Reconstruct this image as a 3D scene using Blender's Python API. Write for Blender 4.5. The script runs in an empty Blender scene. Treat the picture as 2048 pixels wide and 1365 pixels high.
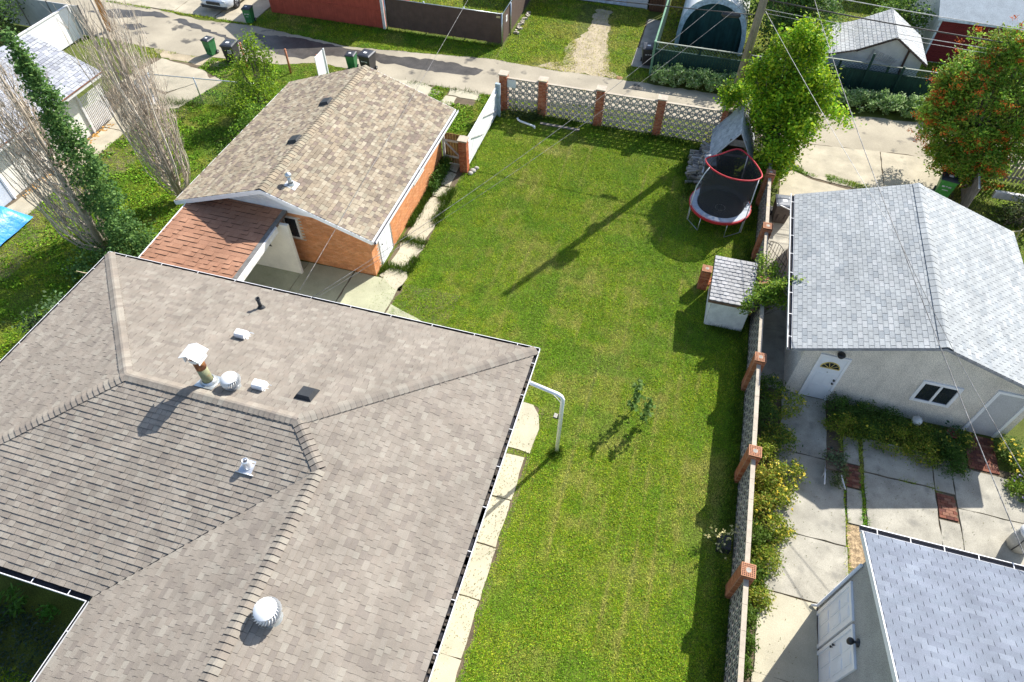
import bpy, math, random
import numpy as np
from mathutils import Matrix, Vector
S = bpy.context.scene
C = S.collection
rnd = random.Random(7)
RG = np.random.RandomState(11)
R = math.radians

# ---------------------------------------------------------------- camera, sky, sun, exposure
CAM = np.array([[0.961638, 0.274147, 0.009801], [-0.216159, 0.735266, 0.642385], [-0.168902, 0.619861, -0.766319]])
CAMZ = 18.5
cd = bpy.data.cameras.new('camera')
cam = bpy.data.objects.new('camera', cd)
C.objects.link(cam)
cd.sensor_width = 36.0
cd.lens = 36.0 * 1331.567 / 2048
cd.clip_end = 600
rt, up, fw = [Vector(r) for r in CAM]
cam.matrix_world = Matrix(((rt.x, up.x, -fw.x, 0), (rt.y, up.y, -fw.y, 0), (rt.z, up.z, -fw.z, CAMZ), (0, 0, 0, 1)))
S.camera = cam

SUN_EL, SUN_AZ = R(40), R(29.5)          # azimuth from +Y towards +X
w = bpy.data.worlds.new('World')
S.world = w
w.use_nodes = True
nt = w.node_tree
bg = nt.nodes['Background']
sk = nt.nodes.new('ShaderNodeTexSky')
sk.sky_type = 'NISHITA'
sk.sun_disc = False
sk.sun_elevation = SUN_EL
sk.sun_rotation = SUN_AZ
nt.links.new(sk.outputs[0], bg.inputs[0])
bg.inputs[1].default_value = 0.13
sl = bpy.data.lights.new('sun', 'SUN')
sl.energy = 5.0
sl.angle = R(0.5)
sl.color = (1.0, 0.965, 0.90)
so = bpy.data.objects.new('sun', sl)
C.objects.link(so)
sd = Vector((math.sin(SUN_AZ) * math.cos(SUN_EL), math.cos(SUN_AZ) * math.cos(SUN_EL), math.sin(SUN_EL)))
so.rotation_euler = (-sd).to_track_quat('-Z', 'Y').to_euler()
so.location = sd * 60
S.view_settings.view_transform = 'Standard'
S.view_settings.look = 'None'
S.view_settings.gamma = 1
S.view_settings.use_curve_mapping = False
S.view_settings.exposure = 0.76


def px(p):
    q = CAM @ (np.asarray(p, float) - (0, 0, CAMZ))
    return 1024 + 1331.567 * q[0] / q[2], 682.5 - 1331.567 * q[1] / q[2]


def pxs(P):
    q = (np.asarray(P, float) - (0, 0, CAMZ)) @ CAM.T
    z = np.maximum(q[:, 2], .01)
    return 1024 + 1331.567 * q[:, 0] / z, 682.5 - 1331.567 * q[:, 1] / z


# ---------------------------------------------------------------- materials
MATS = {}


def mat(name, col=(.5, .5, .5), rough=.85, nscale=6, namt=.25, fine=60, famt=.2, bump=.0, bscale=80, attr=False, metal=0, trans=0, spec=.3, stain=None, streak=None):
    """Principled material: base colour (or the per-face colour attribute) broken up by a coarse and a fine noise."""
    if name in MATS: return MATS[name]
    m = bpy.data.materials.new(name)
    m.use_nodes = True
    t = m.node_tree
    N, L = t.nodes, t.links
    b = N['Principled BSDF']
    b.inputs['Roughness'].default_value = rough
    b.inputs['Metallic'].default_value = metal
    b.inputs['Specular IOR Level'].default_value = spec
    tc = N.new('ShaderNodeTexCoord')
    geo = N.new('ShaderNodeNewGeometry')
    if attr:
        a = N.new('ShaderNodeAttribute'); a.attribute_name = 'tint'; src = a.outputs['Color']
    else:
        a = N.new('ShaderNodeRGB'); a.outputs[0].default_value = (*col, 1); src = a.outputs[0]

    def noise(scale, detail, lo, hi, vec=None):
        n = N.new('ShaderNodeTexNoise'); n.inputs['Scale'].default_value = scale; n.inputs['Detail'].default_value = detail
        L.new(vec or geo.outputs['Position'], n.inputs['Vector'])
        r = N.new('ShaderNodeMapRange'); r.inputs['From Min'].default_value = .3; r.inputs['From Max'].default_value = .7
        r.inputs['To Min'].default_value = lo; r.inputs['To Max'].default_value = hi
        L.new(n.outputs['Fac'], r.inputs['Value'])
        return n, r

    def mul(c, f):
        x = N.new('ShaderNodeMix'); x.data_type = 'RGBA'; x.blend_type = 'MULTIPLY'; x.inputs[0].default_value = 1
        L.new(c, x.inputs[6]); L.new(f, x.inputs[7]); return x.outputs[2]
    if namt: src = mul(src, noise(nscale, 3, 1 - namt, 1 + namt)[1].outputs[0])
    if famt: src = mul(src, noise(fine, 2, 1 - famt, 1 + famt)[1].outputs[0])
    if streak:
        mp = N.new('ShaderNodeMapping'); mp.inputs['Scale'].default_value = streak[0]
        L.new(geo.outputs['Position'], mp.inputs['Vector'])
        src = mul(src, noise(1, 3, 1 - streak[1], 1 + streak[1], mp.outputs[0])[1].outputs[0])
    if stain:
        scol, sscale, lo, hi = stain
        n, r = noise(sscale, 4, 0, 1)
        r.inputs['From Min'].default_value = lo; r.inputs['From Max'].default_value = hi
        x = N.new('ShaderNodeMix'); x.data_type = 'RGBA'
        L.new(r.outputs[0], x.inputs[0]); L.new(src, x.inputs[6]); x.inputs[7].default_value = (*scol, 1); src = x.outputs[2]
    L.new(src, b.inputs['Base Color'])
    if bump:
        n, r = noise(bscale, 2, 0, 1)
        bp = N.new('ShaderNodeBump'); bp.inputs['Strength'].default_value = bump; bp.inputs['Distance'].default_value = .02
        L.new(n.outputs['Fac'], bp.inputs['Height']); L.new(bp.outputs[0], b.inputs['Normal'])
    if trans:
        tr = N.new('ShaderNodeBsdfTranslucent'); L.new(src, tr.inputs['Color'])
        mx = N.new('ShaderNodeMixShader'); mx.inputs[0].default_value = trans
        L.new(b.outputs[0], mx.inputs[1]); L.new(tr.outputs[0], mx.inputs[2])
        L.new(mx.outputs[0], N['Material Output'].inputs['Surface'])
    MATS[name] = m
    return m


M = dict(
    shingle=mat('asphalt_shingle', attr=True, rough=.95, nscale=2.2, namt=.10, fine=160, famt=.22, bump=.5, bscale=160, spec=.15, streak=((1.1, .35, 1), .09)),
    brick=mat('clay_brick', attr=True, rough=.9, nscale=5, namt=.12, fine=90, famt=.15, bump=.3, spec=.15),
    mortar=mat('mortar', (.50, .42, .34), .95),
    block=mat('breeze_block', attr=True, rough=.95, nscale=3, namt=.14, fine=60, famt=.15, bump=.4),
    capstone=mat('concrete_cap', (.46, .395, .31), .9, 5, .12, 70, .12, .3, stain=((.50, .36, .05), 1.1, .64, .74)),
    concrete=mat('concrete', (.42, .37, .275), .92, 1.3, .16, 45, .12, .25, 40, stain=((.30, .27, .21), 2.3, .60, .8)),
    concrete2=mat('weathered_concrete', (.36, .335, .275), .92, 1.7, .2, 45, .15, .25, 40, stain=((.2, .19, .165), 2.1, .58, .8)),
    concrete_g=mat('mossy_concrete', (.40, .40, .27), .92, 1.1, .15, 45, .12, .25, 40, stain=((.28, .3, .18), 2.3, .6, .8)),
    concrete_b=mat('pale_concrete', (.46, .42, .31), .92, 1.3, .12, 45, .1, .25, 40, stain=((.42, .38, .27), 3.3, .62, .85)),
    stucco=mat('grey_pebbledash', (.69, .635, .55), .95, 1.5, .10, 46, .42, .6, 40, streak=((3, 3, .5), .07)),
    stucco_w=mat('white_stucco', (.72, .69, .62), .95, 2, .08, 70, .14, .4, 70),
    white=mat('white_paint', (.84, .84, .84), .5, 3, .05, 50, .03),
    whitem=mat('white_metal', (.80, .80, .80), .35, 4, .05, 50, .03, spec=.5),
    trimw=mat('weathered_white_paint', (.66, .64, .62), .7, 4, .15, 50, .12),
    galv=mat('galvanised_steel', (.52, .55, .56), .35, 5, .12, 60, .1, metal=.7),
    steel=mat('bright_tin', (.72, .73, .75), .3, 5, .1, 50, .08, metal=.55),
    dark=mat('dark_debris', (.035, .035, .04), .9, 9, .5, 40, .4),
    black=mat('black_plastic', (.03, .032, .035), .5, 5, .2, 50, .15, spec=.4),
    blackm=mat('black_metal', (.02, .02, .022), .4, 5, .1, 50, .1, spec=.5),
    glass=mat('window_glass', (.025, .03, .035), .08, 3, .2, 0, 0, spec=.8),
    wood=mat('cedar_board', (.30, .17, .075), .85, 4, .25, 60, .2, .2, streak=((30, 30, 2), .2)),
    greywood=mat('weathered_wood', (.24, .21, .18), .9, 4, .25, 60, .25, .3, streak=((40, 40, 3), .25)),
    polewood=mat('pole_wood', (.25, .205, .155), .9, 3, .25, 40, .2, .3, streak=((30, 30, .6), .3)),
    redwood=mat('red_painted_board', (.40, .075, .045), .75, 3, .12, 60, .08, streak=((25, 25, 1), .12)),
    rustpost=mat('rusty_pipe', (.48, .20, .11), .8, 6, .25, 60, .2),
    brownfab=mat('brown_screen_fabric', (.105, .07, .055), .9, 3, .12, 90, .2),
    greenfence=mat('dark_green_stain', (.012, .045, .038), .75, 3, .2, 60, .15, streak=((30, 30, 1), .2)),
    greenpost=mat('faded_green_paint', (.14, .27, .17), .8, 4, .2, 50, .15),
    tarpw=mat('white_fabric_cover', (.74, .74, .72), .7, 2, .06, 30, .05, streak=((8, .7, 8), .06)),
    tarpsilver=mat('silver_tarp', (.50, .52, .55), .5, 3, .1, 40, .08, bump=.8, bscale=6),
    tentg=mat('dark_green_canvas', (.012, .045, .045), .8, 3, .2, 40, .15, streak=((6, 6, .6), .3)),
    bluetarp=mat('blue_tarp', (.03, .26, .62), .4, 3, .2, 30, .1, bump=1.0, bscale=7, spec=.6),
    redg=mat('dark_red_siding', (.17, .02, .022), .7, 3, .1, 40, .08),
    greyroof=mat('far_grey_roof', (.30, .34, .37), .95, 2, .1, 30, .25, .4, 30),
    leaf=mat('leaf', attr=True, rough=.6, namt=0, famt=0, trans=.42, spec=.2),
    grass=mat('grass_blade', attr=True, rough=.6, namt=0, famt=0, trans=.06, spec=.06),
    petal=mat('petal', attr=True, rough=.6, namt=0, famt=0, trans=.3),
    bark=mat('bark', attr=True, rough=.9, nscale=4, namt=.25, fine=40, famt=.2),
    soil=mat('soil', (.13, .10, .065), .95, 2, .3, 30, .3, .5, 20),
    lawnsoil=mat('lawn_thatch', (.085, .105, .016), .95, 1.2, .25, 30, .4, .5, 25),
    net=None,
    vc=mat('painted', attr=True, rough=.6, namt=.06, nscale=4, famt=.05),
    vcgloss=mat('gloss_paint', attr=True, rough=.25, namt=.02, famt=0, spec=.6),
)


def net_material(name, col, alpha):
    m = bpy.data.materials.new(name); m.use_nodes = True
    N, L = m.node_tree.nodes, m.node_tree.links
    b = N['Principled BSDF']; b.inputs['Base Color'].default_value = (*col, 1); b.inputs['Roughness'].default_value = .9
    tr = N.new('ShaderNodeBsdfTransparent'); mx = N.new('ShaderNodeMixShader'); mx.inputs[0].default_value = alpha
    L.new(tr.outputs[0], mx.inputs[1]); L.new(b.outputs[0], mx.inputs[2]); L.new(mx.outputs[0], N['Material Output'].inputs[0])
    return m


M['net'] = net_material('safety_net', (.03, .03, .032), .78)
M['mesh_fence'] = net_material('chain_link_mesh', (.45, .47, .47), .16)

# ---------------------------------------------------------------- mesh helpers
BASE = {}                                     # world location of each thing's empty


def finish(me, mats, cols=None, smooth=None):
    for m in (mats if isinstance(mats, (list, tuple)) else [mats]):
        me.materials.append(m)
    if cols is not None:
        a = me.attributes.new('tint', 'FLOAT_COLOR', 'FACE')
        c = np.ones((len(me.polygons), 4), np.float32); c[:, :3] = cols
        a.data.foreach_set('color', c.ravel())
    me.update()


def link(name, me, parent=None, label=None, kind=None):
    o = bpy.data.objects.new(name, me)
    C.objects.link(o)
    if parent is not None:
        o.parent = parent
        o.matrix_parent_inverse = Matrix.Translation(-BASE.get(parent.name, Vector((0, 0, 0))))
    if label: o['label'] = label
    if kind: o['kind'] = kind
    return o


def npmesh(name, V, F, cols, mats, parent=None, label=None, kind=None, smooth=False):
    """Fast mesh from numpy arrays; F is (n,3) or (n,4)."""
    V = np.ascontiguousarray(V, np.float32); F = np.ascontiguousarray(F, np.int32)
    me = bpy.data.meshes.new(name)
    n, k = F.shape
    me.vertices.add(len(V)); me.vertices.foreach_set('co', V.ravel())
    me.loops.add(n * k); me.loops.foreach_set('vertex_index', F.ravel())
    me.polygons.add(n); me.polygons.foreach_set('loop_start', np.arange(0, n * k, k, dtype=np.int32))
    me.update(calc_edges=True)
    finish(me, mats, cols)
    if smooth: me.polygons.foreach_set('use_smooth', np.ones(n, bool))
    return link(name, me, parent, label, kind)


class MB:
    def __init__(s): s.V = []; s.F = []; s.I = []; s.K = []; s.Sm = []

    def add(s, V, F, mi=0, col=(1, 1, 1), smooth=False):
        n = len(s.V); s.V.extend([tuple(v) for v in V])
        many = isinstance(col, list)
        for q, f in enumerate(F):
            s.F.append([i + n for i in f]); s.I.append(mi); s.K.append(col[q] if many else col); s.Sm.append(smooth)
        return s

    def box(s, x0, y0, z0, x1, y1, z1, mi=0, col=(1, 1, 1)):
        V = [(x0, y0, z0), (x1, y0, z0), (x1, y1, z0), (x0, y1, z0), (x0, y0, z1), (x1, y0, z1), (x1, y1, z1), (x0, y1, z1)]
        return s.add(V, [(3, 2, 1, 0), (4, 5, 6, 7), (0, 1, 5, 4), (1, 2, 6, 5), (2, 3, 7, 6), (3, 0, 4, 7)], mi, col)

    def obox(s, c, size, rot=(0, 0, 0), mi=0, col=(1, 1, 1), taper=1):
        from mathutils import Euler
        m = Euler(rot).to_matrix(); a, b, d = [q / 2 for q in size]; c = Vector(c)
        V = [c + m @ Vector((x * (1 if z > 0 else taper), y * (1 if z > 0 else taper), z)) for z in (-d, d) for x, y in ((-a, -b), (a, -b), (a, b), (-a, b))]
        return s.add(V, [(3, 2, 1, 0), (4, 5, 6, 7), (0, 1, 5, 4), (1, 2, 6, 5), (2, 3, 7, 6), (3, 0, 4, 7)], mi, col)

    def beam(s, a, b, wd, ht, mi=0, col=(1, 1, 1), upv=(0, 0, 1)):
        a, b = Vector(a), Vector(b); d = (b - a).normalized(); u = Vector(upv)
        if abs(d.dot(u)) > .98: u = Vector((0, 1, 0))
        sx = d.cross(u).normalized() * wd / 2; sy = sx.cross(d).normalized() * ht / 2
        V = [p + q for p in (a, b) for q in (-sx - sy, sx - sy, sx + sy, -sx + sy)]
        return s.add(V, [(0, 1, 2, 3), (7, 6, 5, 4), (0, 4, 5, 1), (1, 5, 6, 2), (2, 6, 7, 3), (3, 7, 4, 0)], mi, col)

    def tube(s, pts, r, n=8, mi=0, col=(1, 1, 1), cap=True, smooth=True):
        pts = [Vector(p) for p in pts]; k = len(pts)
        rs = r if isinstance(r, (list, tuple)) else [r] * k
        V = []; pu = None
        for i, p in enumerate(pts):
            d = (pts[min(i + 1, k - 1)] - pts[max(i - 1, 0)])
            d = d.normalized() if d.length > 1e-9 else Vector((0, 0, 1))
            if pu is None:
                u = d.cross(Vector((0, 0, 1)))
                if u.length < .05: u = d.cross(Vector((1, 0, 0)))
            else:
                u = pu - d * pu.dot(d)
            u.normalize(); pu = u; v = d.cross(u)
            V += [p + (u * math.cos(a) + v * math.sin(a)) * rs[i] for a in [2 * math.pi * j / n for j in range(n)]]
        F = [(i * n + j, i * n + (j + 1) % n, (i + 1) * n + (j + 1) % n, (i + 1) * n + j) for i in range(k - 1) for j in range(n)]
        s.add(V, F, mi, col, smooth)
        if cap:
            m = len(s.V) - len(V)
            for f in ([m + j for j in range(n)][::-1], [m + (k - 1) * n + j for j in range(n)]):
                s.F.append(f); s.I.append(mi); s.K.append(col); s.Sm.append(False)
        return s

    def lathe(s, prof, c, n=16, mi=0, col=(1, 1, 1), smooth=True, axis='z'):
        V = []
        for r, z in prof:
            for j in range(n):
                a = 2 * math.pi * j / n; p = (r * math.cos(a), r * math.sin(a), z)
                if axis == 'x': p = (z, p[0], p[1])
                if axis == 'y': p = (p[0], z, p[1])
                V.append((c[0] + p[0], c[1] + p[1], c[2] + p[2]))
        F = [(i * n + j, i * n + (j + 1) % n, (i + 1) * n + (j + 1) % n, (i + 1) * n + j) for i in range(len(prof) - 1) for j in range(n)]
        return s.add(V, F, mi, col, smooth)

    def prism(s, poly, z0, z1, mi=0, col=(1, 1, 1)):
        n = len(poly)
        V = [(x, y, z0) for x, y in poly] + [(x, y, z1) for x, y in poly]
        return s.add(V, [tuple(range(n))[::-1], tuple(range(n, 2 * n))] + [(i, (i + 1) % n, n + (i + 1) % n, n + i) for i in range(n)], mi, col)

    def slab(s, pts, t, mi=0, col=(1, 1, 1)):
        """3-D polygon given thickness t straight down."""
        n = len(pts); V = [tuple(p) for p in pts] + [(p[0], p[1], p[2] - t) for p in pts]
        return s.add(V, [tuple(range(n)), tuple(range(n, 2 * n))[::-1]] + [(i, n + i, n + (i + 1) % n, (i + 1) % n) for i in range(n)], mi, col)

    def build(s, name, mats, parent=None, label=None, kind=None):
        me = bpy.data.meshes.new(name)
        me.from_pydata(s.V, [], s.F)
        me.polygons.foreach_set('material_index', s.I)
        me.polygons.foreach_set('use_smooth', s.Sm)
        finish(me, mats, np.array(s.K, np.float32))
        return link(name, me, parent, label, kind)


def tag(o, label, cat, group=None):
    o['label'] = label; o['category'] = cat
    if group: o['group'] = group
    return o


def thing(name, label, cat, loc=(0, 0, 0), group=None):
    o = bpy.data.objects.new(name, None); C.objects.link(o)
    o.location = loc; o.empty_display_size = .3
    BASE[o.name] = Vector(loc)
    return tag(o, label, cat, group)


def copy_tree(root, loc, rotz=0, label=None, group=None):
    r = root.copy(); C.objects.link(r); r.location = loc; r.rotation_euler = (0, 0, rotz)
    if label: r['label'] = label
    if group: r['group'] = group
    for ch in list(root.children):
        c = ch.copy(); C.objects.link(c); c.parent = r
        for g in ch.children:
            d = g.copy(); C.objects.link(d); d.parent = c
    return r


def ground(o): o['kind'] = 'structure'; return o


class Pool:
    """Pieces that share a few meshes: the `limit` that show largest become objects, the rest one joined part."""
    def __init__(s, name, mats, parent, limit=300, base=None):
        s.name, s.mats, s.parent, s.limit = name, mats, parent, limit
        s.protos = {}; s.items = []; s.extra = MB()
        s.base = base

    def proto(s, key, V, F, col):
        s.protos[key] = (np.array(V, float), F, col)

    def put(s, key, m): s.items.append((key, m))

    def done(s, rest=None):
        if s.items:
            P = np.array([m[:3, 3] for k, m in s.items])
            x, y = pxs(P)
            d = np.linalg.norm(P - (0, 0, CAMZ), axis=1)
            d = d + np.where((x > -10) & (x < 2058) & (y > -10) & (y < 1375), 0, 1000)
            sz = np.array([s.protos[k][0].ptp(axis=0).max() if hasattr(s.protos[k][0], 'ptp') else np.ptp(s.protos[k][0], axis=0).max() for k, m in s.items])
            order = np.argsort(d / np.sqrt(sz))
        else: order = []
        meshes = {}
        for i in order[:s.limit]:
            k, m = s.items[i]
            if k not in meshes:
                V, F, col = s.protos[k]
                me = bpy.data.meshes.new(s.name); me.from_pydata([tuple(v) for v in V], [], F)
                finish(me, s.mats, np.array(col, np.float32) if isinstance(col, list) else np.tile(np.array(col, np.float32), (len(F), 1))); meshes[k] = me
            o = link(s.name, meshes[k], s.parent)
            o.matrix_basis = Matrix(m.tolist())
        left = list(order[s.limit:])
        mb = s.extra
        for i in left:
            k, m = s.items[i]; V, F, col = s.protos[k]
            mb.add(V @ m[:3, :3].T + m[:3, 3], F, 0, col)
        if mb.F:
            mb.build(rest or s.name, s.mats, s.parent, kind='stuff')


def frame(o, u, v, n):
    m = np.eye(4); m[:3, 0] = u; m[:3, 1] = v; m[:3, 2] = n; m[:3, 3] = o
    return m


def unit(v): v = np.asarray(v, float); return v / np.linalg.norm(v)


def clip(poly, cp):
    """Sutherland-Hodgman: clip polygon against a convex counter-clockwise polygon."""
    out = list(poly)
    for i in range(len(cp)):
        a, b = cp[i], cp[(i + 1) % len(cp)]
        inp, out = out, []
        if not inp: break
        sd_ = lambda p: (b[0] - a[0]) * (p[1] - a[1]) - (b[1] - a[1]) * (p[0] - a[0])
        for j in range(len(inp)):
            p, q = inp[j], inp[(j + 1) % len(inp)]
            sp, sq = sd_(p), sd_(q)
            if sp >= -1e-9: out.append(p)
            if (sp > 1e-9 and sq < -1e-9) or (sp < -1e-9 and sq > 1e-9):
                t = sp / (sp - sq); out.append((p[0] + t * (q[0] - p[0]), p[1] + t * (q[1] - p[1])))
    return out


def area2(p): return abs(sum(p[i][0] * p[(i + 1) % len(p)][1] - p[(i + 1) % len(p)][0] * p[i][1] for i in range(len(p)))) / 2


def ccw(p):
    a = sum(p[i][0] * p[(i + 1) % len(p)][1] - p[(i + 1) % len(p)][0] * p[i][1] for i in range(len(p)))
    return p if a > 0 else p[::-1]


def edge(c, k=.2): return tuple(q * k for q in c)      # cut asphalt edge of a shingle is dark


def shingles(pool, O, U, Vv, polys, expo, widths, cols, weights=None, lift=.010, extra=.006, gap=.004, half=False, over=1.25, row0=0, streaky=0):
    """Courses of separate tabs over a roof plane; polys are convex outlines in (u,v)."""
    O, U, Vv = np.array(O, float), unit(U), unit(Vv); Nn = unit(np.cross(U, Vv))
    if Nn[2] < 0: Nn = -Nn
    polys = [ccw(p) for p in polys]
    us = [p[0] for q in polys for p in q]; vs = [p[1] for q in polys for p in q]
    rows = int(math.ceil(max(vs) / expo)) + 1
    for r in range(rows):
        v0 = r * expo
        u = min(us) - rnd.random() * (0 if half else max(widths))
        if half: u -= (r % 2) * widths[0] / 2
        run = 0
        while u < max(us):
            wi = rnd.randrange(len(widths)); wd = widths[wi]
            if weights: ci = rnd.choices(range(len(cols)), weights)[0]
            else: ci = rnd.randrange(len(cols))
            ex = rnd.randrange(2) if extra else 0
            h0 = lift + ex * extra
            rect = [(u, v0), (u + wd - gap, v0), (u + wd - gap, v0 + expo * over), (u, v0 + expo * over)]
            for cp in polys:
                c = clip(rect, cp)
                if len(c) < 3 or area2(c) < 4e-4: continue
                if abs(area2(c) - area2(rect)) < 1e-6:
                    key = (wi, ci, ex)
                    if key not in pool.protos:
                        x1, y1 = wd - gap, expo * over
                        pool.proto(key, [(0, 0, 0), (x1, 0, 0), (x1, y1, -.002), (0, y1, -.002), (0, 0, h0), (x1, 0, h0), (x1, y1, .002), (0, y1, .002)],
                                   [(4, 5, 6, 7), (0, 1, 5, 4), (1, 2, 6, 5), (3, 0, 4, 7)], [cols[ci], edge(cols[ci]), edge(cols[ci], .5), edge(cols[ci], .5)])
                    pool.put(key, frame(O + U * u + Vv * v0, U, Vv, Nn))
                else:
                    n = len(c)
                    hh = [h0 + (.002 - h0) * (p[1] - v0) / (expo * over) for p in c]
                    top = [O + U * p[0] + Vv * p[1] + Nn * h for p, h in zip(c, hh)]
                    bot = [O + U * p[0] + Vv * p[1] - Nn * .002 for p in c]
                    pool.extra.add(top + bot, [tuple(range(n))] + [(i, n + i, n + (i + 1) % n, (i + 1) % n) for i in range(n)], 0, [cols[ci]] + [edge(cols[ci], .4)] * n)
            u += wd


def caps(pool, A, B, D1, D2, expo, wd, cols, lift=.03, gap=.010):
    """Folded cap shingles laid from A to B; D1, D2 are the unit directions down the two roof faces."""
    A, B, D1, D2 = [np.array(q, float) for q in (A, B, D1, D2)]
    d = unit(B - A); L_ = np.linalg.norm(B - A); upn = unit(-(D1 + D2)) if np.linalg.norm(D1 + D2) > .05 else np.array((0, 0, 1.))
    if upn[2] < 0: upn = -upn
    n = max(1, int(L_ / expo)); st = L_ / n
    tag_ = (round(A[0], 2), round(A[1], 2), round(B[0], 2))
    prof = [D1 * wd, D1 * wd * .45 + upn * .012, D1 * .03 + upn * .022, D2 * .03 + upn * .022, D2 * wd * .45 + upn * .012, D2 * wd]
    un = MB(); un.add([A + D1 * (wd - .012) + upn * .012, A + upn * .02, A + D2 * (wd - .012) + upn * .012, B + D1 * (wd - .012) + upn * .012, B + upn * .02, B + D2 * (wd - .012) + upn * .012], [(0, 1, 4, 3), (1, 2, 5, 4)])
    un.build('cap_underlay', M['dark'], pool.parent)
    for i in range(n):
        ci = rnd.randrange(len(cols)); key = tag_ + (ci,)
        if key not in pool.protos:
            V = []
            for t, h in ((0, lift), (st - gap, .016)):
                V += [p + d * t + upn * h for p in prof]
            V += [p - upn * .02 for p in prof]
            F = [(j, j + 1, j + 7, j + 6) for j in range(5)] + [(12 + j, 13 + j, j + 1, j) for j in range(5)]
            pool.proto(key, V, F, [cols[ci]] * 5 + [edge(cols[ci])] * 5)
        m = np.eye(4); m[:3, 3] = A + d * st * i
        pool.put(key, m)


def bricks(pool, O, U, width, height, cols, Nn, bl=.205, bh=.065, holes=(), proud=.012):
    """A face of running-bond bricks set proud of their backing; holes are (u0,z0,u1,z1) left open."""
    O, U, Nn = np.array(O, float), unit(U), unit(Nn); W_ = np.array((0, 0, 1.))
    rows = int(round(height / (bh + .01))); rh = height / rows
    for r in range(rows):
        z0 = r * rh; nb = max(1, round(width / (bl + .01))); step = width / nb
        if width < .7: step = width / 2 if r % 2 else width / 1.5; nb = int(math.ceil(width / step - 1e-6))
        off = -(r % 2) * step / 2 if width >= .7 else 0
        u = off
        while u < width - .01:
            a, b = max(u, 0) + .004, min(u + step, width) - .004; u += step
            if b - a < .03: continue
            if any(b > h[0] and a < h[2] and z0 + rh > h[1] and z0 < h[3] for h in holes): 
                continue
            ci = rnd.randrange(len(cols)); key = (round(b - a, 3), ci, round(rh, 3))
            if key not in pool.protos:
                x1, z1, p = b - a, rh - .015, proud
                pool.proto(key, [(0, 0, 0), (x1, 0, 0), (x1, z1, 0), (0, z1, 0), (0, 0, p), (x1, 0, p), (x1, z1, p), (0, z1, p)],
                           [(4, 5, 6, 7), (0, 1, 5, 4), (1, 2, 6, 5), (2, 3, 7, 6), (3, 0, 4, 7)], cols[ci])
            pool.put(key, frame(O + U * a + W_ * z0, U, W_, Nn))


def vnoise(x, y, sc, seed):
    """Smooth value noise in 0..1."""
    g = np.random.RandomState(seed).rand(256, 256)
    x = np.asarray(x) * sc + 900.3; y = np.asarray(y) * sc + 900.7
    xi, yi = np.floor(x).astype(int), np.floor(y).astype(int); fx, fy = x - xi, y - yi
    fx, fy = fx * fx * (3 - 2 * fx), fy * fy * (3 - 2 * fy)
    q = lambda a, b: g[a % 256, b % 256]
    return (q(xi, yi) * (1 - fx) + q(xi + 1, yi) * fx) * (1 - fy) + (q(xi, yi + 1) * (1 - fx) + q(xi + 1, yi + 1) * fx) * fy


def leaves(P, size, cols, flat=.5, rs=None, aspect=.55):
    """Diamond leaves at points P. Returns V, F, colours."""
    rs = rs or RG
    n = len(P); d = rs.normal(size=(n, 3)); d[:, 2] *= flat; d /= np.linalg.norm(d, axis=1)[:, None]
    e = rs.normal(size=(n, 3)); e[:, 2] *= flat; e -= d * (e * d).sum(1)[:, None]; e /= np.linalg.norm(e, axis=1)[:, None]
    L_ = (size * (.6 + .8 * rs.rand(n)))[:, None]
    V = np.stack([P - d * L_ * .5, P + e * L_ * aspect * .5, P + d * L_ * .5, P - e * L_ * aspect * .5], 1).reshape(-1, 3)
    F = np.arange(n * 4).reshape(n, 4)
    cols = np.array(cols); c = cols[rs.randint(len(cols), size=n)] * (.75 + .5 * rs.rand(n))[:, None]
    return V, F, c


def joinleaves(*sets):
    V, F, K, n = [], [], [], 0
    for v, f, c in sets:
        V.append(v); F.append(f + n); K.append(c); n += len(v)
    return np.concatenate(V), np.concatenate(F), np.concatenate(K)


def clumps(centres, n, r, rs=None):
    """n points around each centre, gaussian of radius r (scalar or per-axis)."""
    rs = rs or RG
    c = np.repeat(np.asarray(centres, float), n, axis=0)
    return c + rs.normal(size=c.shape) * r
# ---------------------------------------------------------------- ground, lane, paving
g = MB().add([(-140, -60, 0), (140, -60, 0), (140, 220, 0), (-140, 220, 0)], [(0, 1, 2, 3)])
ground(g.build('ground', M['lawnsoil']))


def ragged(pts, step, amp, seed):
    out = []; r_ = random.Random(seed)
    for i in range(len(pts)):
        a, b = pts[i], pts[(i + 1) % len(pts)]
        n = max(1, int(math.hypot(b[0] - a[0], b[1] - a[1]) / step))
        for j in range(n):
            t = j / n; out.append((a[0] + (b[0] - a[0]) * t + (r_.uniform(-amp, amp) if j else 0), a[1] + (b[1] - a[1]) * t + (r_.uniform(-amp, amp) if j else 0)))
    return out


def sheet(name, pts, z, m, t=None, kind='structure', parent=None):
    b = MB()
    if t: b.slab([(x, y, z) for x, y in pts], t)
    else: b.add([(x, y, z) for x, y in pts], [tuple(range(len(pts)))])
    o = b.build(name, m, parent)
    if kind and parent is None: o['kind'] = kind
    return o


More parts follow.
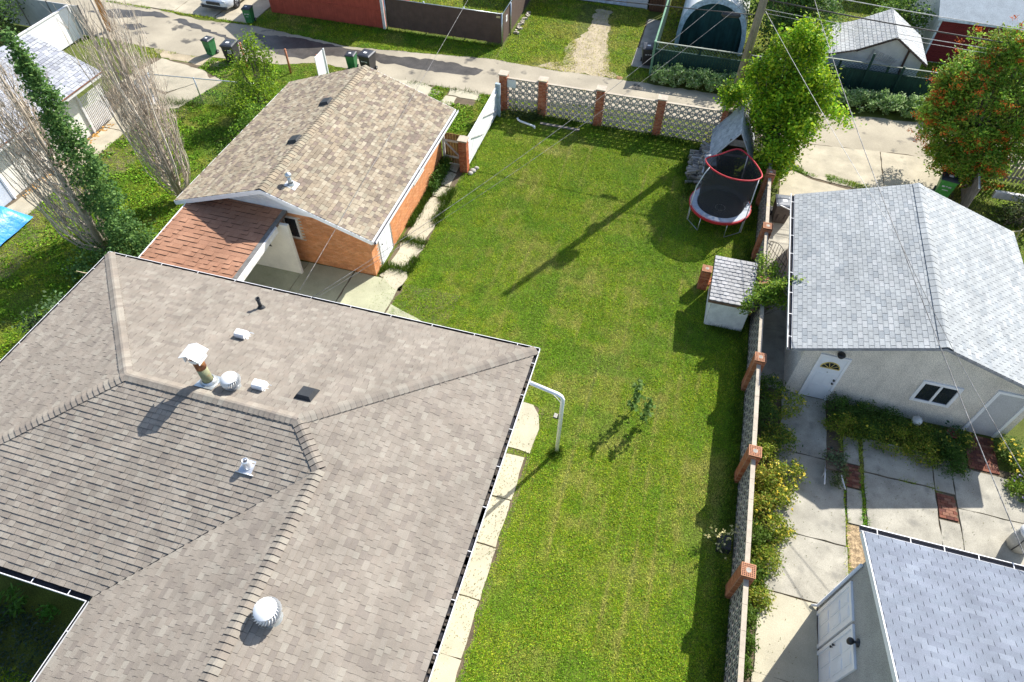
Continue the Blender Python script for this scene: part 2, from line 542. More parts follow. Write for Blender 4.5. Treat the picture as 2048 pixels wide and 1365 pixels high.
lane_m = mat('lane_concrete', (.36, .315, .235), .9, .55, .16, 35, .12, .2, 40, stain=((.11, .10, .085), .9, .60, .68))
lane_s = [(-60, 30.4), (-35.2, 30.5), (-29.8, 30.1), (-27.1, 29.95), (-21.8, 30.5), (-19.9, 31.3), (-15.2, 30.85), (-9.2, 30.8), (-4, 31.3), (1, 31.6), (4.6, 31.0), (6.9, 31.1), (14.8, 31.8), (60, 32)]
lane_n = [(60, 35.4), (13, 35.1), (11.5, 34.6), (6.9, 34.1), (2.3, 34.4), (-3.5, 34.4), (-7.4, 34.3), (-10.9, 34.5), (-18.9, 33.5), (-25.7, 34.2), (-29, 33.9), (-35, 34.8), (-60, 34.9)]
LANE = lane_s + lane_n
sheet('lane_pavement', ragged(LANE, .35, .07, 3), .012, lane_m)
wet_shade = mat('damp_patch', (.075, .068, .06), .45, 1.5, .3, 25, .25)
for i, pts in enumerate(([(-25.6, 33.4), (-24.2, 32.6), (-22.6, 31.5), (-20.9, 31.4), (-20.2, 32.2), (-17.2, 32.35), (-13, 32.3), (-11.2, 32.5), (-10.9, 33.2), (-13.4, 33.5), (-16, 33.2), (-19.5, 33.35), (-22.6, 33.6), (-24.3, 33.3)],
                         [(-36.2, 32.9), (-34.6, 33.8), (-32, 34.1), (-30.9, 33.7), (-32.6, 33.3), (-34, 32.6)],
                         [(-33.4, 31.9), (-32.2, 32.5), (-31.4, 32.2), (-32.2, 31.6)],
                         [(-30.6, 33.4), (-27.5, 32.6), (-25.2, 32.05), (-25.3, 32.3), (-28, 33.0), (-30.3, 33.75)])):
    o = sheet('damp_patch', ragged(pts, .25, .11, 20 + i), .017, wet_shade)  # the long patch mixes damp with a building's cast shadow painted in
    o['label'] = ['long damp stain running along the middle of the back lane', 'damp stain at the far left end of the lane', 'small round damp spot near the left end of the lane', 'thin damp streak beside the parked vehicle on the lane'][i]
dirt = mat('sandy_dirt', (.40, .33, .225), .95, 1.6, .2, 30, .25, .5, 25)
sheet('dirt_track', ragged([(-8.6, 34.35), (-3.6, 34.5), (-4.3, 35.2), (-4.6, 37.2), (-5.1, 39.2), (-5.5, 42.5), (-6.4, 42.5), (-6.3, 39.5), (-7.1, 37.6), (-7.0, 35.4)], .3, .14, 5), .006, dirt)
sheet('dirt_verge', ragged([(-28.5, 29.3), (-25.6, 29.1), (-24.2, 29.6), (-26, 30.1), (-29.6, 30.2)], .3, .14, 6), .006, dirt)


def slabs(name, rects, z, m, parent_kind='structure', jit=.02, cut=.03, seed=1, pale=None, npale=0):
    """paving: an empty-less structure whose slabs are separate pieces."""
    r_ = random.Random(seed)
    base = MB(); xs = [q[0] for rc in rects for q in rc]; ys = [q[1] for rc in rects for q in rc]
    base.add([(min(xs), min(ys), .003), (max(xs), min(ys), .003), (max(xs), max(ys), .003), (min(xs), max(ys), .003)], [(0, 1, 2, 3)])
    root = base.build(name, M['soil']); root['kind'] = 'structure'
    for i_, rc in enumerate(rects):
        b = MB(); zz = z + r_.uniform(-.006, .008)
        b.slab([(x, y, zz) for x, y in ragged(rc, .3, jit, r_.randrange(999))], .045)
        b.build('slab', pale if i_ < npale else m, root)
    return root


def rc(x0, y0, x1, y1, g_=.007): return [(x0 + g_, y0 + g_), (x1 - g_, y0 + g_), (x1 - g_, y1 - g_), (x0 + g_, y1 - g_)]


# house side path
slabs('house_path', [[(-3.4, 10.72), (-2.26, 10.62), (-2.2, 11.6), (-2.34, 12.1), (-2.62, 12.45), (-3.4, 12.5)]] + [rc(-3.4, 10.45 - 1.55 * (i + 1), -2.36 - .02 * (i % 2), 10.45 - 1.55 * i, .02) for i in range(8)], .035, M['concrete_b'], seed=4, jit=.025)
# courtyard between house and garage
slabs('courtyard', [rc(-17, 11, -13, 16.6), rc(-13, 11, -11.05, 16.62), rc(-11, 11, -9.03, 16.62), rc(-9.0, 11, -7.2, 14.5)][:3] + [[(-9.0, 11), (-6.6, 11), (-6.75, 14.6), (-7.6, 14.95), (-8.98, 15.4)]], .03, M['concrete_g'], seed=5)
# broken path beside the garage
slabs('garage_path', [[(-10.0, 16.72), (-9.1, 16.15), (-8.9, 16.9), (-9.05, 17.2), (-9.75, 17.3)], [(-9.9, 17.36), (-9.1, 17.28), (-9.0, 17.9), (-8.95, 18.9), (-9.85, 18.95)],
                      [(-9.85, 19.1), (-9.05, 18.98), (-8.95, 20.2), (-9.05, 21.9), (-9.8, 21.9)], [(-9.8, 22.05), (-9.1, 21.98), (-9.1, 22.75), (-9.8, 22.75)],
                      [(-9.85, 22.9), (-9.25, 22.85), (-9.25, 23.8), (-9.9, 23.9)], [(-9.9, 24.0), (-9.3, 23.95), (-9.3, 24.9), (-9.9, 24.9)]], .035, M['concrete_b'], seed=6, jit=.055)
slabs('lane_apron', [[(-15.4, 29.6), (-13.2, 29.3), (-12.2, 30.3), (-13.6, 30.9), (-15.4, 30.9)], [(-12.1, 29.2), (-11.3, 29.3), (-11.4, 30.1), (-12.0, 30.1)], [(-11.9, 30.2), (-10.2, 30.1), (-10.3, 30.75), (-12, 30.8)]], .03, M['concrete_b'], seed=7, jit=.06)
# neighbour's side: walkway, patio, driveway
slabs('neighbour_walk', [rc(4.85, 1, 6.5, 4.0), rc(4.85, 4.0, 6.5, 6.05), rc(4.9, 6.05, 6.5, 8.28), rc(5.0, 8.3, 7.36, 10.2), rc(5.2, 10.22, 7.32, 13.02), rc(5.4, 13.04, 6.85, 15.42)] +
      [rc(4.5, 15.45, 5.45, 18.2), rc(4.5, 18.2, 5.45, 21), rc(4.5, 21, 5.5, 23.6), rc(4.5, 23.6, 5.6, 25.6)], .035, M['concrete2'], seed=8, pale=M['concrete_b'], npale=3)
slabs('neighbour_patio', [rc(7.36, 13.1, 7.84, 14.1), rc(7.4, 11.0, 7.84, 12.2), rc(7.95, 12.93, 10.02, 14.2), rc(7.95, 8.9, 10.02, 12.9), rc(10.03, 12.86, 10.6, 14.1), rc(10.03, 8.9, 10.6, 11.88), rc(10.62, 12.42, 13.2, 13.9), rc(10.62, 8.9, 13.4, 12.4)], .035, M['concrete2'], seed=9)
slabs('neighbour_driveway', [[(5.0, 25.7), (9.4, 25.2), (9.4, 27.6), (7.6, 27.85), (6.4, 28.1), (5.1, 28.9)], [(5.05, 29.1), (6.5, 28.25), (9.6, 27.8), (9.6, 31.35), (7, 31.05), (5.1, 30.9)], [(9.5, 25), (12.6, 24.6), (12.6, 27.4), (9.5, 27.6)], [(9.65, 27.8), (12.3, 27.6), (12.4, 31.5), (9.65, 31.3)]], .03, M['concrete'], seed=10)
slabs('left_driveway', [rc(-36, 34.5, -31.2, 38.5), rc(-31.15, 34.4, -28.4, 38.5), rc(-28.35, 34.35, -25.9, 38.5), rc(-36, 38.5, -25.9, 46)], .03, M['concrete'], seed=11)
slabs('left_neighbour_path', [rc(-26.95, 9, -25.85, 12.5), rc(-26.95, 12.5, -25.85, 15.8), rc(-26.95, 15.8, -25.8, 19.5), rc(-26.95, 19.5, -25.75, 22.4), [(-27, 22.5), (-25.6, 22.4), (-25.4, 24), (-25.9, 25.9), (-28, 26.3)], [(-29, 26.4), (-26.0, 26.2), (-24.6, 28.0), (-25.4, 28.7), (-28.4, 29.2)], [(-25.9, 24.4), (-24.6, 25.0), (-23.8, 28.0), (-24.5, 28.3), (-25.9, 26.1)]], .03, M['concrete'], seed=12, jit=.04)
slabs('bin_pad', [rc(-3.2, 36.0, -2.1, 38.2), rc(-3.1, 38.25, -2.1, 42)], .035, M['concrete2'], seed=13)
BR = [(.17, .065, .045), (.21, .085, .055), (.13, .055, .042), (.24, .12, .08)]


def brick_paving(name, x0, y0, x1, y1):
    b = MB(); b.box(x0, y0, .0, x1, y1, .024); root = b.build(name, M['soil']); root['kind'] = 'structure'
    pool = Pool('brick', M['brick'], root)
    r = 0; y = y0
    while y < y1 - .05:
        x = x0 - (.11 if r % 2 else 0)
        while x < x1 - .05:
            a, c = max(x, x0), min(x + .2, x1)
            if c - a > .06 and rnd.random() > .04:
                ci = rnd.randrange(4); k = (round(c - a, 2), ci)
                if k not in pool.protos:
                    q = c - a - .008
                    pool.proto(k, [(0, 0, -.03), (q, 0, -.03), (q, .095, -.03), (0, .095, -.03), (0, 0, .016), (q, 0, .016), (q, .095, .016), (0, .095, .016)], [(4, 5, 6, 7), (0, 1, 5, 4), (1, 2, 6, 5), (2, 3, 7, 6), (3, 0, 4, 7)], BR[ci])
                m = np.eye(4); m[:3, 3] = (a, y, .024 + rnd.uniform(-.004, .006)); pool.put(k, m)
            x += .205
        y += .103; r += 1
    pool.done()


brick_paving('brick_step_path', 11.15, 14.0, 12.05, 15.3)
brick_paving('brick_infill', 10.05, 11.95, 10.58, 12.8)
brick_paving('brick_infill', 7.38, 12.25, 7.84, 13.05)
sheet('rubble_bed', ragged([(7.4, 9.6), (7.9, 9.6), (7.9, 10.95), (7.38, 10.95)], .2, .03, 8), .012, mat('stony_rubble', (.33, .24, .14), .95, 9, .5, 40, .4, 1.0, 14))

# ---------------------------------------------------------------- grass
GCOL = np.array([(.122, .192, .009), (.165, .220, .010), (.072, .145, .009), (.235, .250, .018), (.098, .190, .010), (.28, .26, .05)])
GW = np.array([.26, .24, .22, .12, .12, .04])


def lawn(name, x0, y0, x1, y1, dens, mask, label, seed, yellow=0., dry=None, tall=1.0, length=.065, width=.022, green=0.):
    rs = np.random.RandomState(seed)
    n = int((x1 - x0) * (y1 - y0) * dens)
    x = rs.uniform(x0, x1, n); y = rs.uniform(y0, y1, n)
    k = mask(x, y); x, y = x[k], y[k]
    X, Y = pxs(np.stack([x, y, np.zeros_like(x)], 1)); k = (X > -60) & (X < 2110) & (Y > -60) & (Y < 1430); x, y = x[k], y[k]
    dryness = vnoise(x, y, .55, seed + 1) * .5 + vnoise(x, y, 2.1, seed + 2) * .35 + vnoise(x, y, 6.5, seed + 8) * .18
    if dry is not None: dryness = dryness + dry(x, y)
    k = rs.rand(len(x)) > np.clip((dryness - .80) * 3.2, 0, .85); x, y, dryness = x[k], y[k], dryness[k]
    n = len(x)
    a = rs.uniform(0, 2 * np.pi, n); tilt = rs.uniform(.75, 1.52, n)
    hf = (.75 + .6 * vnoise(x, y, 1.3, seed + 3)) * (.8 + .5 * vnoise(x, y, 5, seed + 6)) * tall
    L_ = length * rs.uniform(.55, 1.35, n) * hf; W_ = width * rs.uniform(.6, 1.4, n)
    dx, dy, dz = np.cos(a) * np.sin(tilt), np.sin(a) * np.sin(tilt), np.cos(tilt)
    px_, py_ = -np.sin(a), np.cos(a)
    z0 = np.zeros(n)
    V = np.stack([np.stack([x - px_ * W_ / 2, y - py_ * W_ / 2, z0], 1), np.stack([x + px_ * W_ / 2, y + py_ * W_ / 2, z0], 1), np.stack([x + dx * L_, y + dy * L_, dz * L_ + .004], 1)], 1).reshape(-1, 3)
    F = np.arange(n * 3).reshape(n, 3)
    c = GCOL[rs.choice(len(GCOL), n, p=GW)]
    f = np.clip((dryness - .48) * 2.5, 0, 1)[:, None] * .68
    c = c * (1 - f) + np.array((.27, .235, .065)) * f
    gn = np.clip((vnoise(x, y, .9, seed + 4) * .6 + vnoise(x, y, 3.1, seed + 7) * .4 - .5) * 4, 0, 1)[:, None] * (.6 + green)
    c = c * (1 - gn) + np.array((.075, .165, .010)) * gn
    c = c * (1 + yellow * np.array((.35, .22, 0)))
    c = 1.80 * c * (.38 + 1.05 * rs.rand(n) ** 1.35 + .15 * (vnoise(x, y, 7, seed + 5) - .5))[:, None]
    o = npmesh(name, V, F, c, M['grass'], kind='stuff')
    o['label'] = label; o['category'] = 'grass'
    return o


def in_poly(x, y, poly):
    inside = np.zeros(len(x), bool)
    for i in range(len(poly)):
        (xa, ya), (xb, yb) = poly[i], poly[(i + 1) % len(poly)]
        t = ((ya > y) != (yb > y)) & (x < (xb - xa) * (y - ya) / (yb - ya + 1e-12) + xa); inside ^= t
    return inside


def rect(x, y, a, b, c, d): return (x > a) & (x < c) & (y > b) & (y < d)


def m_main(x, y):
    e = .10 * (vnoise(x, y, 3, 77) - .5) * 2
    k = (x < 4.14) & (y < 30.9) & (x > -9.0)
    k &= ~((x < -2.34 + e) & (y < 12.45 + e)) | ((y > 10.46) & (y < 10.66) & (x > -3.2) & (y < 12))
    k &= ~((x < -6.7 + e) & (y < 14.75 + e)) & ~((x < -9.0 + e) & (y < 25))
    k &= ~((x < -8.9 + e) & (y < 22.4) & (y > 14.5))
    return k & ~in_poly(x, y, LANE)


def d_main(x, y):
    tracks = .05 * np.cos(x * 2 * np.pi / .52 + .5 * np.sin(y * .25))
    for i_, (xm, am) in enumerate(((-6.3, .16), (-5.6, .12), (-4.7, .18), (-3.7, .13), (-2.9, .17), (-1.9, .14), (-.9, .26), (-.2, .14), (.35, .17), (.9, .22), (1.45, .24), (2.0, .15), (2.6, .12))):
        tracks = tracks + 1.9 * am * np.exp(-((x - xm - .05 * np.sin(y * .5 + i_)) / .055) ** 2) * np.clip(vnoise(x * 0 + i_, y, .9, 55 + i_) * 1.8 - .35, 0, 1)
    patch = .5 * np.exp(-(((x + 5.4) / .8) ** 2 + ((y - 26.9) / .45) ** 2)) + .45 * np.exp(-(((x - 2.0) / .6) ** 2 + ((y - 20.0) / .6) ** 2)) + .28 * np.exp(-(((x - 1.35) / .7) ** 2 + ((y - 13.2) / 1.0) ** 2)) + .2 * np.exp(-(((x + .2) / .4) ** 2 + ((y - 18.5) / 2.5) ** 2)) + .22 * np.exp(-(((x - .3) / .4) ** 2 + ((y - 11.8) / .4) ** 2))
    return tracks + patch - .02


lawn('back_lawn', -9.1, 1.5, 4.2, 30.9, 3300, m_main, 'large mown back lawn between the brown house and block walls', 31, dry=d_main, length=.055, width=.015)


def m_left(x, y):
    e = .1 * (vnoise(x, y, 3, 78) - .5)
    k = (x > -25.85 + e) & (x < -17.4) & ~((y > 24.5) & in_poly(x, y, [(-29, 26.4), (-26, 24.2), (-24.6, 25.0), (-23.8, 28.0), (-25.4, 28.7), (-28.4, 29.2)]))
    return k & ~in_poly(x, y, LANE)


lawn('left_lawn', -26, 6, -17.4, 31.5, 1300, m_left, 'bright lawn of the left neighbour behind the poplars', 41, yellow=-.05, length=.08, width=.019, green=.15)
lawn('lane_side_grass', -17.5, 24.6, -8.9, 31.5, 1300, lambda x, y: ~in_poly(x, y, LANE) & ~rect(x, y, -15.3, 29.5, -12.9, 31) & ~rect(x, y, -12.0, 29.5, -10.3, 31) & ~rect(x, y, -18, 24, -10.1, 24.8), 'strip of rough grass between garage and lane', 43, yellow=.15, length=.09, width=.02, tall=1.2)
lawn('left_verge_grass', -36, 26, -25.5, 31, 900, lambda x, y: ~in_poly(x, y, LANE) & (y > 28.9 + .4 * vnoise(x, y, 1, 5)) & ~((x > -28.8) & (x < -24.8) & (vnoise(x, y, 1.5, 8) > .35)), 'grass verge at the left end of the lane', 44, yellow=.2, length=.08, width=.02)
lawn('north_verge_grass', -25.8, 33.2, -10.7, 36.2, 1100, lambda x, y: ~in_poly(x, y, LANE), 'shaded grass verge under the red and brown fences', 45, length=.1, width=.022, green=.3)


def d_north(x, y): return 1.2 * np.exp(-((x + 5.6 + .12 * (y - 36)) / .85) ** 2) * (y < 43) + .3 * np.exp(-((y - 34.6) / .25) ** 2)


lawn('north_lawn', -10.6, 34.2, -2.1, 43.3, 1000, lambda x, y: ~in_poly(x, y, LANE) & ~((x > -3.2) & (y > 36)), 'yellow green grass beside the dirt track north of the lane', 46, yellow=.55, dry=d_north, length=.09, width=.022)
lawn('fenced_lawn', -19, 36.4, -11, 50, 500, lambda x, y: x < 1e9, 'sunny yellow lawn inside the brown fabric fence', 47, yellow=.7, length=.1, width=.03)
lawn('far_lawn', -2, 36.8, 22, 52, 260, lambda x, y: x < 1e9, 'far yellow lawn beyond the green lattice fence', 48, yellow=.7, length=.12, width=.04)
lawn('front_garden_grass', -17, -3, -10.6, 2.0, 800, lambda x, y: (y < .9), 'dark shaded lawn in the front corner of the house', 49, length=.08, width=.02, green=.4)
lawn('right_yard_grass', 12.2, 10, 20, 31, 500, lambda x, y: ~in_poly(x, y, LANE) & ((y > 23.4) | ((x > 12.9) & (y < 15))), 'scruffy grass beyond the grey garage', 50, length=.1, width=.025, dry=lambda x, y: .12)
lawn('joint_weeds', 4.9, 25, 12.5, 31, 4000, lambda x, y: (np.abs(y - (28.95 - .26 * (x - 5) + .012 * (x - 5) ** 2)) < .14 + .12 * vnoise(x, y, 3, 4)) & (x < 9) & (vnoise(x, y, 2, 9) > .25), 'weeds along the crack in the concrete driveway', 51, length=.12, width=.03, green=.4)
lawn('patio_weeds', 7.2, 8.8, 10.2, 15, 1500, lambda x, y: ((np.abs(x - 7.88) < .06) & (y > 10.8) & (vnoise(x, y, 2.5, 3) > .3)) | ((np.abs(x - 7.34) < .04) & (vnoise(x, y, 2.5, 2) > .3)) | ((np.hypot(x - 9.98, y - 12.95) < .18)) | (rect(x, y, 9.0, 12.88, 9.5, 13.0)), 'weeds in the joints of the grey patio', 52, length=.12, width=.025, green=.5)
lawn('apron_weeds', -36, 33.9, -25.5, 34.7, 900, lambda x, y: (np.abs(y - 34.35 + .02 * (x + 30)) < .1) & (vnoise(x, y, 2.5, 3) > .3), 'weeds along the edge of the left driveway', 53, length=.12, width=.03, green=.4)


def weeds(name, x0, y0, x1, y1, n, mask, label, seed, size=.06, thr=.56, cols=None):
    """broad-leaved weeds and clover in patches through the lawn"""
    rs = np.random.RandomState(seed); x = rs.uniform(x0, x1, n); y = rs.uniform(y0, y1, n)
    k = mask(x, y) & (vnoise(x, y, 2.4, seed + 1) * .6 + vnoise(x, y, .7, seed + 2) * .4 > thr + .1 * (rs.rand(n) - .5)); x, y = x[k], y[k]
    X, Y = pxs(np.stack([x, y, 0 * x], 1)); k = (X > -30) & (X < 2080) & (Y > -30) & (Y < 1400); x, y = x[k], y[k]
    P = np.stack([x, y, rs.uniform(.02, .075, len(x))], 1)
    V, F, c = leaves(P, size, cols or [(.12, .25, .012), (.16, .30, .018), (.09, .20, .012), (.20, .34, .03), (.06, .14, .012)], .35, rs, .75)
    c = c * (.55 + .9 * rs.rand(len(c)))[:, None]
    o = npmesh(name, V, F, c, M['grass'], kind='stuff'); o['label'] = label; o['category'] = 'weeds'


weeds('lawn_clover', -9.1, 1.5, 4.2, 30.9, 130000, m_main, 'patches of clover and broad leaved weeds through the mown back lawn', 91, .032, .56)
weeds('left_lawn_clover', -26, 8, -17.4, 30, 60000, m_left, 'broad leaved weeds through the left neighbour lawn', 92, .075, .50)
weeds('lane_side_weeds', -17.5, 24.6, -8.9, 31, 16000, lambda x, y: ~in_poly(x, y, LANE) & ~rect(x, y, -15.3, 29.5, -12.9, 31) & ~rect(x, y, -12.0, 29.5, -10.3, 31) & ~rect(x, y, -18, 24, -10.1, 25), 'leafy weeds in the rough grass behind the brick garage', 93, .085, .45)


def flecks(name, x0, y0, x1, y1, n, z, label, seed, cols):
    rs = np.random.RandomState(seed); P = np.stack([rs.uniform(x0, x1, n), rs.uniform(y0, y1, n), np.full(n, z)], 1); k = vnoise(P[:, 0], P[:, 1], 1.7, seed) > .35 + .3 * (rs.rand(n) - .5); P = P[k]
    V, F, c = leaves(P, .035, cols, .12, rs, .5); o = npmesh(name, V, F, c, M['grass'], kind='stuff'); o['label'] = label; o['category'] = 'debris'


CL = [(.10, .13, .02), (.16, .15, .05), (.22, .17, .09), (.07, .09, .02)]
flecks('path_clippings', -3.3, 1.5, -2.35, 12.2, 1500, .045, 'grass clippings and grit scattered on the path beside the house', 94, CL)
flecks('path_clippings', -9.9, 16.4, -9.0, 24.5, 900, .05, 'grass clippings and moss on the broken path beside the garage', 95, CL)
flecks('patio_litter', 4.9, 3, 13, 15.4, 1500, .05, 'dry leaves and seeds scattered over the grey patio', 96, CL)
flecks('courtyard_moss', -9.9, 13, -7, 16.4, 900, .045, 'tufts of moss on the sunny corner of the courtyard', 97, [(.10, .16, .02), (.14, .2, .03)])


def fringe(name, lines, label, seed, dens=260, length=.2, spread=.14):
    """taller unmown grass along walls and posts"""
    rs = np.random.RandomState(seed); xs, ys = [], []
    for (xa, ya, xb, yb) in lines:
        n = int(math.hypot(xb - xa, yb - ya) * dens) + 10; t = rs.rand(n)
        xs.append(xa + (xb - xa) * t + rs.normal(0, spread, n)); ys.append(ya + (yb - ya) * t + rs.normal(0, spread, n))
    x, y = np.concatenate(xs), np.concatenate(ys)
    keep = vnoise(x, y, 1.6, seed) > .28; x, y = x[keep], y[keep]; n = len(x)
    a = rs.uniform(0, 2 * np.pi, n); tilt = rs.uniform(.15, 1.0, n); L_ = length * rs.uniform(.4, 1.4, n); W_ = .022 * rs.uniform(.6, 1.4, n)
    d = np.stack([np.cos(a) * np.sin(tilt), np.sin(a) * np.sin(tilt), np.cos(tilt)], 1) * L_[:, None]; p = np.stack([-np.sin(a), np.cos(a), 0 * a], 1) * W_[:, None] / 2
    o = np.stack([x, y, 0 * x], 1)
    V = np.stack([o - p, o + p, o + d], 1).reshape(-1, 3)
    c = np.array([(.07, .14, .014), (.09, .155, .016), (.12, .165, .02), (.055, .11, .014)])[rs.randint(4, size=n)] * (.7 + .5 * rs.rand(n))[:, None]
    ob = npmesh(name, V, np.arange(n * 3).reshape(n, 3), c, M['grass'], kind='stuff'); ob['label'] = label; ob['category'] = 'weeds'


fringe('side_wall_weeds', [(4.05, 2, 4.05, 17), (4.0, 20, 4.0, 29)], 'long weeds along the foot of the side block wall', 61, 320, .22, .16)
fringe('rear_wall_weeds', [(-8.6, 29.45, 2, 29.35), (-8.4, 29.3, -6.9, 29.3)], 'long weeds along the foot of the rear block wall', 62, 320, .25, .15)
fringe('garage_weeds', [(-10.0, 16.9, -10.0, 17.2), (-10.0, 18.9, -9.98, 22.4), (-9.95, 22.4, -9.9, 24.2), (-9.9, 22.6, -9.85, 24.2), (-10, 24.9, -9, 25.2), (-9.2, 25.1, -9.0, 29), (-9.95, 17.3, -9.0, 17.25), (-9.9, 18.97, -8.95, 18.95), (-9.85, 21.95, -9.05, 21.93), (-9.0, 17.3, -9.0, 18.6), (-8.98, 20.2, -9.05, 22.7)], 'green weeds along the foot of the brick garage', 63, 700, .22, .12)
fringe('shed_weeds', [(2.5, 17.65, 3.9, 17.6), (3.6, 17.5, 4.1, 17.5), (2.6, 20.1, 3.8, 20.6), (3.0, 21, 3.9, 21.5)], 'weeds around the little white shed', 64, 420, .2, .16)
fringe('downpipe_tuft', [(-1.5, 10.85, -1.4, 10.95)], 'tuft of long grass round the white downpipe post', 65, 2500, .26, .09)
fringe('woodpile_weeds', [(.9, 26, .95, 28.6), (.9, 25.5, 1.6, 25.4), (1.0, 28.6, 2, 29.2)], 'tall weeds round the log pile', 66, 420, .38, .18)
fringe('lane_edge_weeds', [(-9, 30.75, -4, 31.2), (-15, 30.8, -10, 30.75), (-25, 36.0, -11, 36.0)], 'weeds along the lane edge', 67, 140, .14, .12)
fringe('left_fence_weeds', [(-17.8, 13, -17.7, 25), (-26, 25.2, -22, 25.9), (-20, 14, -18, 16)], 'long weeds along the left boundary', 68, 300, .25, .2)
# ---------------------------------------------------------------- main brown house (hip roof with a front wing)
HC = [(0.283, 0.246, 0.203), (0.264, 0.229, 0.189), (0.299, 0.263, 0.218), (0.243, 0.209, 0.175), (0.315, 0.282, 0.233), (0.275, 0.235, 0.193)]
HWt = [.27, .24, .2, .11, .08, .10]
house = thing('brown_house', 'large brown shingled hip roof house with white gutters in the foreground', 'house', (-9, 7, 0))
sl_, EZ = .27, 3.22
XW, XE, YN, YS, XI = -17.27, -2.60, 12.22, 2.48, -10.34
RX0, RX1, RY = -12.40, -7.47, 7.35
rz = lambda run: EZ + sl_ * run
RZ, WX, WY = rz(4.87), -6.47, 6.35
WZ = rz(3.87)
YF = -3.0
pool = Pool('shingle', M['shingle'], house)
sn = 1 / math.sqrt(1 + sl_ * sl_); k = math.sqrt(1 + sl_ * sl_)
WID = [.135, .165, .195, .24]
SH = dict(expo=.143, widths=WID, cols=HC, weights=HWt, lift=.016, extra=.010, gap=.005)
# north face (u along +x from west corner)
shingles(pool, (XE, YN, EZ), (-1, 0, 0), (0, -1, sl_), [[(0, 0), (14.67, 0), (XE - RX0, 4.87 * k), (XE - RX1, 4.87 * k)]], **SH)
# west hip
shingles(pool, (XW, YN, EZ), (0, -1, 0), (1, 0, sl_), [[(0, 0), (9.74, 0), (4.87, 4.87 * k)]], **SH)
# south face
shingles(pool, (XW, YS, EZ), (1, 0, 0), (0, 1, sl_), [[(0, 0), (XI - XW, 0), (WX - XW, 3.87 * k), (RX1 - XW, 4.87 * k), (RX0 - XW, 4.87 * k)]], **SH)
# east face, u along +y
shingles(pool, (XE, YF, EZ), (0, 1, 0), (-1, 0, sl_), [[(0, 0), (YN - YF, 0), (8.35 - YF, 3.87 * k), (0, 3.87 * k)], [(8.35 - YF, 3.87 * k), (RY - YF, 4.87 * k), (WY - YF, 3.87 * k)]], **SH)
# west face of the front wing
shingles(pool, (XI, YS, EZ), (0, -1, 0), (1, 0, sl_), [[(0, 0), (YS - YF, 0), (YS - YF, 3.87 * k), (YS - WY, 3.87 * k)]], **SH)
pool.done('shingles')
cp = Pool('ridge_cap', M['shingle'], house)
dn = lambda x, y: unit((x, y, -sl_))
A_ = lambda x, y, z: (x, y, z + .012)
hips = [((XW, YN, EZ), (RX0, RY, RZ), dn(-.0, 1), dn(-1, 0)), ((XE, YN, EZ), (RX1, RY, RZ), dn(1, 0), dn(0, 1)), ((XW, YS, EZ), (RX0, RY, RZ), dn(-1, 0), dn(0, -1)),
        ((WX, WY, WZ), (RX1, RY, RZ), dn(0, -1), dn(1, 0)), ((WX, YF, WZ), (WX, WY, WZ), dn(-1, 0), dn(1, 0)), ((RX0, RY, RZ), (RX1, RY, RZ), dn(0, 1), dn(0, -1))]
for a, b, d1, d2 in hips:
    e = unit(np.array(b, float) - np.array(a, float))
    f1 = unit(d1 - e * np.dot(d1, e)); f2 = unit(d2 - e * np.dot(d2, e))
    caps(cp, A_(*a), A_(*b), f1, f2, .145, .17, HC, lift=.036)
cp.done('ridge_caps')
b = MB()   # deck just under the shingles, dark valley line shows between
zb = .014
P3 = lambda x, y, z: (x, y, z - zb)
b.slab([P3(XE, YN, EZ), P3(RX1, RY, RZ), P3(RX0, RY, RZ), P3(XW, YN, EZ)][::-1], .05)
b.slab([P3(XW, YN, EZ), P3(RX0, RY, RZ), P3(XW, YS, EZ)][::-1], .05)
b.slab([P3(XW, YS, EZ), P3(XI, YS, EZ), P3(WX, WY, WZ), P3(RX1, RY, RZ), P3(RX0, RY, RZ)], .05)
b.slab([P3(XE, YF, EZ), P3(XE, YN, EZ), P3(RX1, RY, RZ), P3(WX, WY, WZ), P3(WX, YF, WZ)], .05)
b.slab([P3(XI, YF, EZ), P3(WX, YF, WZ), P3(WX, WY, WZ), P3(XI, YS, EZ)], .05)
b.build('roof_deck', M['dark'], house)
# valley metal crease
b = MB()
for t in range(1):
    a, c = np.array((XI, YS, EZ + .004)), np.array((WX, WY, WZ + .004))
    b.tube([a, c], .018, 5)
b.build('valley_flashing', M['blackm'], house)
FP = [(XW + .62, YS + .62), (XI + .62, YS + .62), (XI + .62, YF + .6), (XE - .62, YF + .6), (XE - .62, YN - .62), (XW + .62, YN - .62)]
b = MB(); b.prism(FP, 0, EZ - .12); b.build('wall', M['stucco_w'], house)
b = MB(); b.prism([(XW + .05, YS + .05), (XI + .05, YS + .05), (XI + .05, YF + .05), (XE - .05, YF + .05), (XE - .05, YN - .05), (XW + .05, YN - .05)], EZ - .2, EZ - .105); b.build('soffit', M['white'], house)


